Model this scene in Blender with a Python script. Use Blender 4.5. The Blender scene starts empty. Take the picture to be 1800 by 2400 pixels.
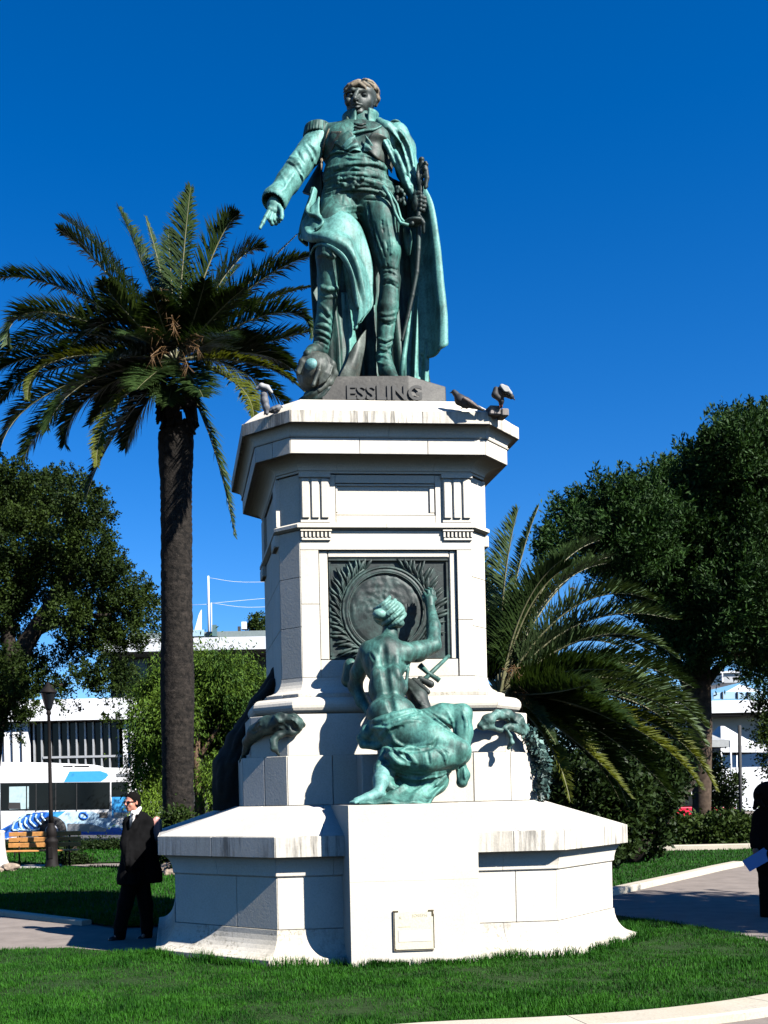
import bpy, bmesh, math, random
import numpy as np
from mathutils import Vector, Matrix, noise
random.seed(7)
RNG = np.random.default_rng(11)
SC = bpy.context.scene
COL = SC.collection
rad = math.radians

# ------------------------------------------------------------------ camera
FOC = 2533.0                 # focal length in pixels of the 1800x2400 photograph
PPX, PPY = 650.0, 1868.0     # where the optical axis meets the picture (shifted lens)
ROLL = rad(1.25)
CZ = 1.68
cR, sR = math.cos(ROLL), math.sin(ROLL)
cam_d = bpy.data.cameras.new('camera')
cam_d.sensor_fit = 'AUTO'; cam_d.sensor_width = 36.0
cam_d.lens = FOC / 2400.0 * 36.0
cam_d.shift_x = (900 - PPX) / 2400.0
cam_d.shift_y = (PPY - 1200) / 2400.0
cam_d.clip_end = 2000; cam_d.clip_start = 0.1
cam = bpy.data.objects.new('camera', cam_d); COL.objects.link(cam)
cam.matrix_world = Matrix(((cR, sR, 0, 0), (0, 0, -1, 0), (-sR, cR, 0, CZ), (0, 0, 0, 1)))
SC.camera = cam

# ------------------------------------------------------------------ light
SUN_AZ, SUN_EL = rad(48), rad(38)     # azimuth to the right of the line back towards the viewer
sdir = Vector((math.sin(SUN_AZ) * math.cos(SUN_EL), -math.cos(SUN_AZ) * math.cos(SUN_EL), math.sin(SUN_EL)))
world = bpy.data.worlds.new('World'); SC.world = world; world.use_nodes = True
wn = world.node_tree.nodes; wl = world.node_tree.links
bg = wn['Background']
sky = wn.new('ShaderNodeTexSky'); sky.sky_type = 'NISHITA'; sky.sun_disc = False
sky.sun_elevation = SUN_EL; sky.sun_rotation = math.atan2(sdir.x, sdir.y)
sky.altitude = 900; sky.air_density = 1.0; sky.dust_density = 0.05; sky.ozone_density = 6.0
hs = wn.new('ShaderNodeHueSaturation'); hs.inputs['Saturation'].default_value = 1.3; hs.inputs['Hue'].default_value = 0.508
wl.new(sky.outputs[0], hs.inputs['Color']); wl.new(hs.outputs[0], bg.inputs['Color'])
bg.inputs['Strength'].default_value = 0.053
sun_d = bpy.data.lights.new('sun', 'SUN'); sun_d.energy = 5.0; sun_d.angle = rad(0.53)
sun_d.color = (1.0, 0.965, 0.91)
sun = bpy.data.objects.new('sun', sun_d); COL.objects.link(sun)
sun.rotation_euler = sdir.to_track_quat('Z', 'Y').to_euler()
vs = SC.view_settings
vs.view_transform = 'Standard'; vs.look = 'None'; vs.gamma = 1.0; vs.use_curve_mapping = False
vs.exposure = 1.7
SC.render.engine = 'CYCLES'
SC.cycles.max_bounces = 6; SC.cycles.diffuse_bounces = 0; SC.cycles.glossy_bounces = 2
SC.cycles.transparent_max_bounces = 4; SC.cycles.caustics_reflective = False; SC.cycles.caustics_refractive = False

# ------------------------------------------------------------------ survey: a point of the photograph at a distance -> the world
def P(px, py, d):
    xc = (px - PPX) / FOC * d; yc = (PPY - py) / FOC * d
    return Vector((xc * cR + yc * sR, d, -xc * sR + yc * cR + CZ))
def G(px, py, z=0.0):
    a = P(px, py, 1.0); r = a - Vector((0, 0, CZ))
    t = (z - CZ) / r.z
    return Vector((r.x * t, t, z))
TH = rad(5.5); MC = Vector((1.16, 13.2, 0))
cT, sT = math.cos(TH), math.sin(TH)
def M(lx, ly, z): return Vector((MC.x + lx * cT - ly * sT, MC.y + lx * sT + ly * cT, z))   # monument axes -> world

# ------------------------------------------------------------------ object helpers
def link_mesh(name, me, mats, parent=None, smooth=False):
    o = bpy.data.objects.new(name, me); COL.objects.link(o)
    for m in (mats if isinstance(mats, (list, tuple)) else [mats]): me.materials.append(m)
    if smooth: me.polygons.foreach_set('use_smooth', [True] * len(me.polygons))
    if parent is not None:
        o.parent = parent; o.matrix_parent_inverse = parent.matrix_basis.inverted()
    return o
def mesh_np(verts, quads=None, tris=None, mat_idx=None):
    """fast mesh from arrays"""
    me = bpy.data.meshes.new('mesh')
    verts = np.asarray(verts, np.float32)
    me.vertices.add(len(verts)); me.vertices.foreach_set('co', verts.ravel())
    loops = []; starts = []; tot = 0
    if quads is not None and len(quads):
        q = np.asarray(quads, np.int32); loops.append(q.ravel()); starts.append(np.arange(len(q)) * 4); tot = q.size
    if tris is not None and len(tris):
        t = np.asarray(tris, np.int32); loops.append(t.ravel()); starts.append(np.arange(len(t)) * 3 + tot)
    lp = np.concatenate(loops); st = np.concatenate(starts)
    me.loops.add(len(lp)); me.loops.foreach_set('vertex_index', lp.astype(np.int32))
    me.polygons.add(len(st)); me.polygons.foreach_set('loop_start', st.astype(np.int32))
    if mat_idx is not None: me.polygons.foreach_set('material_index', np.asarray(mat_idx, np.int32))
    me.update(calc_edges=True); me.validate()
    return me
def obj_np(name, verts, quads, mat, parent=None, smooth=False, tris=None, mat_idx=None):
    return link_mesh(name, mesh_np(verts, quads, tris, mat_idx), mat, parent, smooth)
def obj_bm(name, bm, mat, parent=None, smooth=False):
    me = bpy.data.meshes.new(name); bmesh.ops.recalc_face_normals(bm, faces=bm.faces); bm.to_mesh(me); bm.free()
    return link_mesh(name, me, mat, parent, smooth)
def thing(name, label, cat, loc, rz=0, group=None):
    o = bpy.data.objects.new(name, None); COL.objects.link(o)
    o.location = loc; o.rotation_euler = (0, 0, rz); o.empty_display_size = 0.2
    o.matrix_basis = Matrix.Translation(Vector(loc)) @ Matrix.Rotation(rz, 4, 'Z')
    return tag(o, label, cat, group)
def tag(o, label, cat, group=None):
    o['label'] = label; o['category'] = cat
    if group: o['group'] = group
    return o
def structure(o): o['kind'] = 'structure'; return o
def stuff(o): o['kind'] = 'stuff'; return o
def add_box(bm, c, s, rz=0, rx=0, bev=0.0):
    m = Matrix.Translation(Vector(c)) @ Matrix.Rotation(rz, 4, 'Z') @ Matrix.Rotation(rx, 4, 'X') @ Matrix.Diagonal((s[0], s[1], s[2], 1))
    r = bmesh.ops.create_cube(bm, size=1.0, matrix=m)
    if bev > 0:
        es = list({e for v in r['verts'] for e in v.link_edges})
        bmesh.ops.bevel(bm, geom=es, offset=bev, segments=1, affect='EDGES', profile=0.5)
def box(name, c, s, mat, parent=None, rz=0, bev=0.0, rx=0):
    bm = bmesh.new(); add_box(bm, c, s, rz, rx, bev); return obj_bm(name, bm, mat, parent)
def mbox(name, x0, x1, y0, y1, z0, z1, mat, parent, bev=0.006):
    """box in monument axes"""
    c = M((x0 + x1) / 2, (y0 + y1) / 2, (z0 + z1) / 2)
    return box(name, c, (x1 - x0, y1 - y0, z1 - z0), mat, parent, TH, bev)
def tube_arrays(pts, rads, n=8, cap=True, base=0):
    pts = [Vector(p) for p in pts]; V = []; Q = []; T = []
    for i, p in enumerate(pts):
        a = pts[max(i - 1, 0)]; b = pts[min(i + 1, len(pts) - 1)]
        d = (b - a).normalized()
        u = d.cross(Vector((0, 0, 1))) if abs(d.z) < 0.95 else d.cross(Vector((0, 1, 0)))
        u.normalize(); w = d.cross(u)
        for k in range(n):
            t = 2 * math.pi * k / n
            V.append(p + (u * math.cos(t) + w * math.sin(t)) * rads[i])
    for i in range(len(pts) - 1):
        for k in range(n):
            k2 = (k + 1) % n
            Q.append((base + i * n + k, base + i * n + k2, base + (i + 1) * n + k2, base + (i + 1) * n + k))
    if cap:
        c0 = base + len(V); V.append(pts[0]); c1 = base + len(V); V.append(pts[-1]); m = (len(pts) - 1) * n
        for k in range(n):
            k2 = (k + 1) % n
            T.append((c0, base + k2, base + k)); T.append((c1, base + m + k, base + m + k2))
    return V, Q, T
def tube(name, pts, rads, mat, parent=None, n=8, smooth=True):
    if not isinstance(rads, (list, tuple)): rads = [rads] * len(pts)
    V, Q, T = tube_arrays(pts, rads, n)
    return obj_np(name, V, Q, mat, parent, smooth, tris=T)
def tubes(name, lst, mat, parent=None, n=6, smooth=True):
    V = []; Q = []; T = []
    for pts, rads in lst:
        if not isinstance(rads, (list, tuple)): rads = [rads] * len(pts)
        v, q, t = tube_arrays(pts, rads, n, True, len(V)); V += v; Q += q; T += t
    return obj_np(name, V, Q, mat, parent, smooth, tris=T)
def lathe(name, c, prof, mat, parent=None, n=20, smooth=True):
    """prof: (radius, z) from the bottom up"""
    V = []; Q = []
    for r, z in prof:
        for k in range(n):
            t = 2 * math.pi * k / n; V.append((c[0] + r * math.cos(t), c[1] + r * math.sin(t), c[2] + z))
    for i in range(len(prof) - 1):
        for k in range(n):
            k2 = (k + 1) % n; Q.append((i * n + k, i * n + k2, (i + 1) * n + k2, (i + 1) * n + k))
    T = []; a = len(V); V.append((c[0], c[1], c[2] + prof[0][1])); b = len(V); V.append((c[0], c[1], c[2] + prof[-1][1])); m = (len(prof) - 1) * n
    for k in range(n):
        k2 = (k + 1) % n; T.append((a, k2, k)); T.append((b, m + k, m + k2))
    return obj_np(name, V, Q, mat, parent, smooth, tris=T)
def cr(pts, n):
    """Catmull-Rom through pts, n samples"""
    p = np.asarray([list(x) for x in pts], float); p = np.vstack([2 * p[0] - p[1], p, 2 * p[-1] - p[-2]])
    m = len(p) - 3; out = []
    for s in np.linspace(0, m - 1e-6, n):
        i = int(s); t = s - i; a, b, c, d = p[i], p[i + 1], p[i + 2], p[i + 3]
        out.append(0.5 * ((2 * b) + (c - a) * t + (2 * a - 5 * b + 4 * c - d) * t * t + (3 * b - a - 3 * c + d) * t ** 3))
    return np.array(out)

# ------------------------------------------------------------------ materials
def new_mat(name):
    m = bpy.data.materials.new(name); m.use_nodes = True
    return m, m.node_tree.nodes, m.node_tree.links, m.node_tree.nodes['Principled BSDF']
def texco(nt, l, scale=(1, 1, 1), out='Object'):
    tc = nt.new('ShaderNodeTexCoord'); mp = nt.new('ShaderNodeMapping'); mp.inputs['Scale'].default_value = scale
    l.new(tc.outputs[out], mp.inputs['Vector']); return mp.outputs['Vector']
def nz(nt, l, vec, scale, detail=4, rough=0.6, dist=0.0):
    n = nt.new('ShaderNodeTexNoise'); n.inputs['Scale'].default_value = scale; n.inputs['Detail'].default_value = detail
    n.inputs['Roughness'].default_value = rough; n.inputs['Distortion'].default_value = dist
    l.new(vec, n.inputs['Vector']); return n.outputs['Fac']
def ramp(nt, l, fac, stops):
    r = nt.new('ShaderNodeValToRGB'); e = r.color_ramp.elements
    while len(e) < len(stops): e.new(0.5)
    for i, (p, c) in enumerate(stops): e[i].position = p; e[i].color = (*c, 1) if len(c) == 3 else c
    l.new(fac, r.inputs['Fac']); return r.outputs['Color']
def mixc(nt, l, fac, a, b, mode='MIX'):
    m = nt.new('ShaderNodeMix'); m.data_type = 'RGBA'; m.blend_type = mode
    if isinstance(fac, (int, float)): m.inputs[0].default_value = fac
    else: l.new(fac, m.inputs[0])
    for i, v in ((6, a), (7, b)):
        if isinstance(v, tuple): m.inputs[i].default_value = (*v, 1)
        else: l.new(v, m.inputs[i])
    return m.outputs[2]
def bump(nt, l, b, h, strength, dist=0.01):
    n = nt.new('ShaderNodeBump'); n.inputs['Strength'].default_value = strength; n.inputs['Distance'].default_value = dist
    l.new(h, n.inputs['Height']); l.new(n.outputs[0], b.inputs['Normal'])
def plain(name, col, rough=0.6, metal=0.0, var=0.12, scale=6, bmp=0.0, spec=0.4):
    col = tuple(c * 0.68 for c in col)
    m, nt, l, b = new_mat(name); v = texco(nt, l)
    f = nz(nt, l, v, scale)
    lo = tuple(c * (1 - var) for c in col); hi = tuple(min(1, c * (1 + var)) for c in col)
    l.new(ramp(nt, l, f, [(0.3, lo), (0.7, hi)]), b.inputs['Base Color'])
    b.inputs['Roughness'].default_value = rough; b.inputs['Metallic'].default_value = metal
    b.inputs['Specular IOR Level'].default_value = spec
    if bmp: bump(nt, l, b, nz(nt, l, v, scale * 8), bmp)
    return m
def stone(name, col=(0.66, 0.63, 0.57), stain=0.0, stain_col=(0.16, 0.15, 0.13), speck=0.0):
    col = tuple(c * 0.76 for c in col); stain_col = tuple(c * 0.6 for c in stain_col)
    m, nt, l, b = new_mat(name); v = texco(nt, l)
    base = ramp(nt, l, nz(nt, l, v, 1.7, 6), [(0.3, tuple(c * 0.86 for c in col)), (0.65, col)])
    warm = nz(nt, l, v, 0.9, 3)
    base = mixc(nt, l, ramp(nt, l, warm, [(0.45, (0, 0, 0)), (0.75, (0.35, 0.35, 0.35))]), base, (col[0] * 0.98, col[1] * 0.88, col[2] * 0.68))
    grain = ramp(nt, l, nz(nt, l, v, 60, 2), [(0.35, (0.88, 0.88, 0.88)), (0.6, (1, 1, 1))])
    base = mixc(nt, l, 1.0, base, grain, 'MULTIPLY')
    if stain:
        v2 = texco(nt, l, (9, 9, 0.8))
        f = nz(nt, l, v2, 1.6, 5, 0.7)
        big = nz(nt, l, v, 1.3, 2)
        mx = nt.new('ShaderNodeMath'); mx.operation = 'MULTIPLY'
        l.new(ramp(nt, l, f, [(0.46, (0, 0, 0)), (0.62, (1, 1, 1))]), mx.inputs[0])
        l.new(ramp(nt, l, big, [(0.36, (0, 0, 0)), (0.55, (stain,) * 3)]), mx.inputs[1])
        base = mixc(nt, l, mx.outputs[0], base, stain_col)
    if speck:
        f = nz(nt, l, v, 26, 5, 0.75)
        big = nz(nt, l, v, 2.2, 3)
        mx = nt.new('ShaderNodeMath'); mx.operation = 'MULTIPLY'
        l.new(ramp(nt, l, f, [(0.52, (0, 0, 0)), (0.6, (1, 1, 1))]), mx.inputs[0])
        l.new(ramp(nt, l, big, [(0.45, (0, 0, 0)), (0.6, (speck,) * 3)]), mx.inputs[1])
        base = mixc(nt, l, mx.outputs[0], base, (0.2, 0.18, 0.14))
    oi = nt.new('ShaderNodeObjectInfo')
    base = mixc(nt, l, 1.0, base, ramp(nt, l, oi.outputs['Random'], [(0.0, (0.91, 0.905, 0.89)), (1.0, (1, 1, 1))]), 'MULTIPLY')
    dirt = nz(nt, l, v, 5.0, 7, 0.75); base = mixc(nt, l, ramp(nt, l, dirt, [(0.56, (0, 0, 0)), (0.74, (0.3, 0.3, 0.3))]), base, tuple(c * 0.55 for c in col))
    l.new(base, b.inputs['Base Color']); b.inputs['Roughness'].default_value = 0.75
    b.inputs['Specular IOR Level'].default_value = 0.25
    bump(nt, l, b, nz(nt, l, v, 45, 4), 0.25, 0.006)
    return m
def bronze(name, verd=0.5, dark=(0.018, 0.045, 0.038), green=(0.15, 0.34, 0.29), streak=True, brown=0.0, rough=0.5):
    dark = tuple(c * 0.42 for c in dark); green = tuple(c * 0.58 for c in green)
    m, nt, l, b = new_mat(name); v = texco(nt, l); v2 = texco(nt, l, (9, 9, 1.5) if streak else (4, 4, 4))
    f1 = nz(nt, l, v2, 1.5, 8, 0.7, 0.4); f2 = nz(nt, l, v, 3.2, 4, 0.6)
    ad = nt.new('ShaderNodeMath'); ad.operation = 'ADD'; l.new(f1, ad.inputs[0]); l.new(f2, ad.inputs[1])
    hf = nt.new('ShaderNodeMath'); hf.operation = 'MULTIPLY'; hf.inputs[1].default_value = 0.5; l.new(ad.outputs[0], hf.inputs[0])
    c0 = 0.5 + (0.5 - verd) * 0.4
    mid = tuple(d * 0.68 + g * 0.32 for d, g in zip(dark, green))
    base = ramp(nt, l, hf.outputs[0], [(c0 - 0.1, dark), (c0, mid), (c0 + 0.12, green)])
    if brown:
        base = mixc(nt, l, ramp(nt, l, nz(nt, l, v, 4.5, 5), [(0.6 - brown * 0.4, (0, 0, 0)), (0.75 - brown * 0.3, (1, 1, 1))]), base, (0.05, 0.034, 0.022))
    pits = ramp(nt, l, nz(nt, l, v, 40, 3), [(0.38, (0.6, 0.6, 0.6)), (0.55, (1, 1, 1))])
    base = mixc(nt, l, 0.7, base, pits, 'MULTIPLY')
    l.new(base, b.inputs['Base Color'])
    b.inputs['Roughness'].default_value = rough + 0.08; b.inputs['Metallic'].default_value = 0.1
    b.inputs['Specular IOR Level'].default_value = 0.35
    bump(nt, l, b, nz(nt, l, v, 30, 4), 0.25, 0.008)
    return m
def leafmat(name, lo, hi, scale=1.2, rough=0.5, trans=0.25):
    lo = tuple(c * 0.60 for c in lo); hi = tuple(c * 0.60 for c in hi)
    m, nt, l, b = new_mat(name); v = texco(nt, l)
    f = nz(nt, l, v, scale, 3); f2 = nz(nt, l, v, scale * 14, 2)
    ad = nt.new('ShaderNodeMath'); ad.operation = 'ADD'; l.new(f, ad.inputs[0]); l.new(f2, ad.inputs[1])
    hf = nt.new('ShaderNodeMath'); hf.operation = 'MULTIPLY'; hf.inputs[1].default_value = 0.5; l.new(ad.outputs[0], hf.inputs[0])
    c = ramp(nt, l, hf.outputs[0], [(0.38, lo), (0.62, hi)])
    l.new(c, b.inputs['Base Color']); b.inputs['Roughness'].default_value = rough; b.inputs['Specular IOR Level'].default_value = 0.08
    if trans:
        tr = nt.new('ShaderNodeBsdfTranslucent'); l.new(mixc(nt, l, 1.0, c, (1.0, 1.0, 0.45), 'MULTIPLY'), tr.inputs['Color'])
        mx = nt.new('ShaderNodeMixShader'); mx.inputs[0].default_value = trans
        l.new(b.outputs[0], mx.inputs[1]); l.new(tr.outputs[0], mx.inputs[2])
        l.new(mx.outputs[0], nt['Material Output'].inputs['Surface'])
    return m

# ------------------------------------------------------------------ modelling in clay: signed distance volumes meshed by surface nets
class Clay:
    def __init__(s, lo, hi, res):
        s.res = res; s.lo = np.array(lo, float); n = np.ceil((np.array(hi, float) - s.lo) / res).astype(int) + 1
        s.D = np.full(n, 0.5, np.float32)
        s.ax = [(s.lo[i] + res * np.arange(n[i])).astype(np.float32) for i in range(3)]
    def _sl(s, lo, hi):
        a = np.maximum(np.floor((np.array(lo) - s.lo) / s.res).astype(int), 0)
        b = np.minimum(np.ceil((np.array(hi) - s.lo) / s.res).astype(int) + 1, s.D.shape)
        if np.any(b <= a): return None
        sl = tuple(slice(a[i], b[i]) for i in range(3))
        X = s.ax[0][sl[0]][:, None, None]; Y = s.ax[1][sl[1]][None, :, None]; Z = s.ax[2][sl[2]][None, None, :]
        return sl, X, Y, Z
    def put(s, f, lo, hi, k, cut=False):
        m = k + 3 * s.res
        r = s._sl(np.array(lo) - m, np.array(hi) + m)
        if r is None: return
        sl, X, Y, Z = r; d = f(X, Y, Z); A = s.D[sl]
        if cut:
            h = np.maximum(k - np.abs(A + d), 0) / k; s.D[sl] = np.maximum(A, -d) + h * h * k * 0.25
        else:
            h = np.maximum(k - np.abs(A - d), 0) / k; s.D[sl] = np.minimum(A, d) - h * h * k * 0.25
    def cone(s, a, b, ra, rb, k=0.03, cut=False):
        a = np.array(a, float); b = np.array(b, float); ba = b - a; L = max(float(ba @ ba), 1e-9)
        def f(X, Y, Z):
            x = X - a[0]; y = Y - a[1]; z = Z - a[2]
            t = np.clip((x * ba[0] + y * ba[1] + z * ba[2]) / L, 0, 1)
            return np.sqrt((x - t * ba[0]) ** 2 + (y - t * ba[1]) ** 2 + (z - t * ba[2]) ** 2) - (ra + (rb - ra) * t)
        r = max(ra, rb); s.put(f, np.minimum(a, b) - r, np.maximum(a, b) + r, k, cut)
    def chain(s, pts, rr, k=0.03, cut=False):
        for i in range(len(pts) - 1): s.cone(pts[i], pts[i + 1], rr[i], rr[i + 1], k, cut)
    def ell(s, c, r, k=0.03, rot=None, cut=False):
        c = np.array(c, float); r = np.array(r, float); R = None if rot is None else np.array(rot, float).T
        def f(X, Y, Z):
            x = X - c[0]; y = Y - c[1]; z = Z - c[2]
            if R is not None:
                x, y, z = (R[0, 0] * x + R[0, 1] * y + R[0, 2] * z, R[1, 0] * x + R[1, 1] * y + R[1, 2] * z, R[2, 0] * x + R[2, 1] * y + R[2, 2] * z)
            k0 = np.sqrt((x / r[0]) ** 2 + (y / r[1]) ** 2 + (z / r[2]) ** 2) + 1e-6
            k1 = np.sqrt((x / r[0] ** 2) ** 2 + (y / r[1] ** 2) ** 2 + (z / r[2] ** 2) ** 2) + 1e-6
            return k0 * (k0 - 1) / k1
        R_ = r.max() if rot is not None else r
        s.put(f, c - R_, c + R_, k, cut)
    def rbox(s, c, h, rnd, k=0.02, rot=None, cut=False):
        c = np.array(c, float); h = np.array(h, float) - rnd; R = None if rot is None else np.array(rot, float).T
        def f(X, Y, Z):
            x = X - c[0]; y = Y - c[1]; z = Z - c[2]
            if R is not None:
                x, y, z = (R[0, 0] * x + R[0, 1] * y + R[0, 2] * z, R[1, 0] * x + R[1, 1] * y + R[1, 2] * z, R[2, 0] * x + R[2, 1] * y + R[2, 2] * z)
            qx, qy, qz = np.abs(x) - h[0], np.abs(y) - h[1], np.abs(z) - h[2]
            return np.sqrt(np.maximum(qx, 0) ** 2 + np.maximum(qy, 0) ** 2 + np.maximum(qz, 0) ** 2) + np.minimum(np.maximum(qx, np.maximum(qy, qz)), 0) - rnd
        e = np.linalg.norm(h) + rnd
        s.put(f, c - e, c + e, k, cut)
    def hit(s, px, py, d0, d1):
        """first surface met when looking at pixel (px,py) between distances d0 and d1"""
        n = int((d1 - d0) / (s.res * 0.6)) + 2; ds = np.linspace(d0, d1, n)
        a = np.array(P(px, py, 1.0)); r = a - np.array((0, 0, CZ))
        p = np.array((0, 0, CZ))[None] + ds[:, None] * r[None]
        i = np.rint((p - s.lo) / s.res).astype(int)
        ok = np.all((i >= 0) & (i < np.array(s.D.shape)), axis=1)
        v = np.full(n, 1.0); v[ok] = s.D[i[ok, 0], i[ok, 1], i[ok, 2]]
        w = np.nonzero(v < 0)[0]
        return None if len(w) == 0 else Vector(p[w[0]])
    def stroke(s, pts, r, d0, d1, up=0.25, k=None, cut=False, conv=None, taper=True):
        """a ridge (or a groove) drawn over the surface along pixels pts"""
        c = cr(pts, max(4, len(pts) * 5)); L = []
        for x, y in c:
            if conv: x, y = conv(x, y)
            h = s.hit(x, y, d0, d1)
            if h is not None: L.append(h)
        if len(L) < 2: return
        k = k or r * 1.2
        P0 = [np.array(h) + np.array((0, r * (1 - 2 * up) if not cut else -r * (1 - 2 * up), 0)) for h in L]
        m = len(P0)
        rr = [r * (0.35 + 0.65 * math.sin(math.pi * (i + 0.5) / m)) if taper else r for i in range(m)]
        for i in range(m - 1):
            if np.linalg.norm(P0[i + 1] - P0[i]) < 0.35: s.cone(P0[i], P0[i + 1], rr[i], rr[i + 1], k, cut)
    def rough(s, amp, scale):
        """uneven cast surface"""
        n = s.D.shape; acc = np.zeros(n, np.float32)
        for f, a in ((1.0, 1.0), (2.3, 0.5)):
            g = [max(2, int(n[i] * s.res * scale * f) + 2) for i in range(3)]
            N = RNG.standard_normal(g).astype(np.float32)
            idx = [np.linspace(0, g[i] - 1.001, n[i]) for i in range(3)]
            A = N
            for i in range(3):
                i0 = idx[i].astype(int); t = (idx[i] - i0).astype(np.float32); t = t * t * (3 - 2 * t)
                sh = [1, 1, 1]; sh[i] = -1
                A = np.take(A, i0, axis=i) * (1 - t.reshape(sh)) + np.take(A, i0 + 1, axis=i) * t.reshape(sh)
            acc += A * a
        s.D += acc * amp
    def mesh(s):
        D = s.D.copy(); D[[0, -1]] = 0.5; D[:, [0, -1]] = 0.5; D[:, :, [0, -1]] = 0.5
        S = D < 0
        c = [(i, j, k) for i in (0, 1) for j in (0, 1) for k in (0, 1)]
        n = np.array(D.shape) - 1
        cnt = np.zeros(n, np.int8)
        for i, j, k in c: cnt += S[i:i + n[0], j:j + n[1], k:k + n[2]]
        act = (cnt > 0) & (cnt < 8)
        I = np.argwhere(act); vid = np.full(n, -1, np.int64); vid[act] = np.arange(len(I))
        val = np.stack([D[I[:, 0] + i, I[:, 1] + j, I[:, 2] + k] for i, j, k in c], 1)
        acc = np.zeros((len(I), 3)); w = np.zeros(len(I))
        for a in range(8):
            for b in range(a + 1, 8):
                if sum(abs(c[a][q] - c[b][q]) for q in range(3)) != 1: continue
                va, vb = val[:, a], val[:, b]; m = (va < 0) != (vb < 0)
                t = np.where(m, va / np.where(m, va - vb, 1), 0)
                p = np.array(c[a])[None] + t[:, None] * (np.array(c[b]) - np.array(c[a]))[None]
                acc[m] += p[m]; w[m] += 1
        V = (I + acc / w[:, None]) * s.res + s.lo
        Q = []
        for ax in range(3):
            u, v = (ax + 1) % 3, (ax + 2) % 3
            sa = [slice(None)] * 3; sb = [slice(None)] * 3; sa[ax] = slice(0, -1); sb[ax] = slice(1, None)
            A, B = S[tuple(sa)], S[tuple(sb)]
            E = np.argwhere(A != B)
            E = E[(E[:, u] > 0) & (E[:, v] > 0)]
            ins = A[E[:, 0], E[:, 1], E[:, 2]]
            def g(du, dv):
                q = E.copy(); q[:, u] -= du; q[:, v] -= dv; return vid[q[:, 0], q[:, 1], q[:, 2]]
            a, b, cc, d = g(1, 1), g(0, 1), g(0, 0), g(1, 0)
            q = np.stack([a, b, cc, d], 1); q[~ins] = q[~ins][:, ::-1]
            Q.append(q)
        Q = np.concatenate(Q); Q = Q[(Q >= 0).all(1)]
        return V, Q
    def obj(s, name, mat, parent=None, relax=1):
        V, Q = s.mesh()
        for _ in range(relax):
            acc = np.zeros_like(V); ct = np.zeros(len(V))
            for a, b in ((0, 1), (1, 2), (2, 3), (3, 0)):
                np.add.at(acc, Q[:, a], V[Q[:, b]]); np.add.at(acc, Q[:, b], V[Q[:, a]])
                np.add.at(ct, Q[:, a], 1); np.add.at(ct, Q[:, b], 1)
            V = V * 0.5 + 0.5 * acc / np.maximum(ct, 1)[:, None]
        return obj_np(name, V, Q, mat, parent, True)
def clay_for(pts, pad, res):
    p = np.array([list(q) for q in pts]); return Clay(p.min(0) - pad, p.max(0) + pad, res)
def sheet(name, rows, mat, parent=None, nu=40, nv=16, fold=None, thick=0.03, smooth=True):
    """cloth through rows of control points; fold(u,v) pushes it along its normal"""
    R = [cr(r, nu) for r in rows]; R = np.stack(R)                      # rows x nu x 3
    Gd = np.stack([cr(R[:, i], nv) for i in range(nu)], 1)              # nv x nu x 3
    du = np.gradient(Gd, axis=1); dv = np.gradient(Gd, axis=0)
    N = np.cross(du, dv); N /= np.linalg.norm(N, axis=2, keepdims=True) + 1e-9
    if N[:, :, 1].mean() > 0: N = -N
    if fold is not None:
        U, W = np.meshgrid(np.linspace(0, 1, nu), np.linspace(0, 1, nv)); Gd = Gd + N * fold(U, W)[:, :, None]
        du = np.gradient(Gd, axis=1); dv = np.gradient(Gd, axis=0)
        N2 = np.cross(du, dv); N2 /= np.linalg.norm(N2, axis=2, keepdims=True) + 1e-9
        if N2[:, :, 1].mean() > 0: N2 = -N2
        N = N2
    F = Gd.reshape(-1, 3); B = (Gd - N * thick).reshape(-1, 3); n = len(F)
    V = np.vstack([F, B]); Q = []
    id_ = np.arange(n).reshape(nv, nu)
    q = np.stack([id_[:-1, :-1], id_[:-1, 1:], id_[1:, 1:], id_[1:, :-1]], -1).reshape(-1, 4)
    Q = [q, q[:, ::-1] + n]
    for e in (id_[0], id_[-1][::-1], id_[:, 0][::-1], id_[:, -1]):
        Q.append(np.stack([e[1:], e[:-1], e[:-1] + n, e[1:] + n], 1))
    o = obj_np(name, V, np.concatenate(Q), mat, parent, smooth)
    bm = bmesh.new(); bm.from_mesh(o.data); bmesh.ops.recalc_face_normals(bm, faces=bm.faces); bm.to_mesh(o.data); bm.free()
    return o

# ------------------------------------------------------------------ materials in use
m_path = plain('path_asphalt', (0.225, 0.19, 0.165), 0.9, var=0.18, scale=3, bmp=0.25, spec=0.2)
m_soil = plain('lawn_soil', (0.022, 0.045, 0.012), 0.95, var=0.4, scale=14, spec=0.1)
m_kerb = stone('kerb_stone', (0.52, 0.47, 0.38), speck=0.5)
m_road = plain('road_asphalt', (0.08, 0.08, 0.085), 0.9, var=0.2, scale=2, spec=0.2)
m_st = stone('white_stone', (0.66, 0.615, 0.53))
m_st_edge = stone('streaked_stone', (0.62, 0.58, 0.505), stain=0.85)
m_st_low = stone('lichen_stone', (0.64, 0.595, 0.51), stain=0.35, speck=0.9)
m_st_soft = stone('stone_soft_stain', (0.64, 0.60, 0.53), stain=0.25, stain_col=(0.4, 0.39, 0.38))
m_joint = plain('joint_mortar', (0.30, 0.275, 0.23), 0.9, spec=0.1)
m_grass = leafmat('grass_blades', (0.008, 0.052, 0.005), (0.046, 0.18, 0.014), 2.2, 0.6, 0.25)
m_grass2 = leafmat('far_grass_blades', (0.010, 0.062, 0.005), (0.034, 0.15, 0.011), 0.6, 0.55, 0.25)

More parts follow.
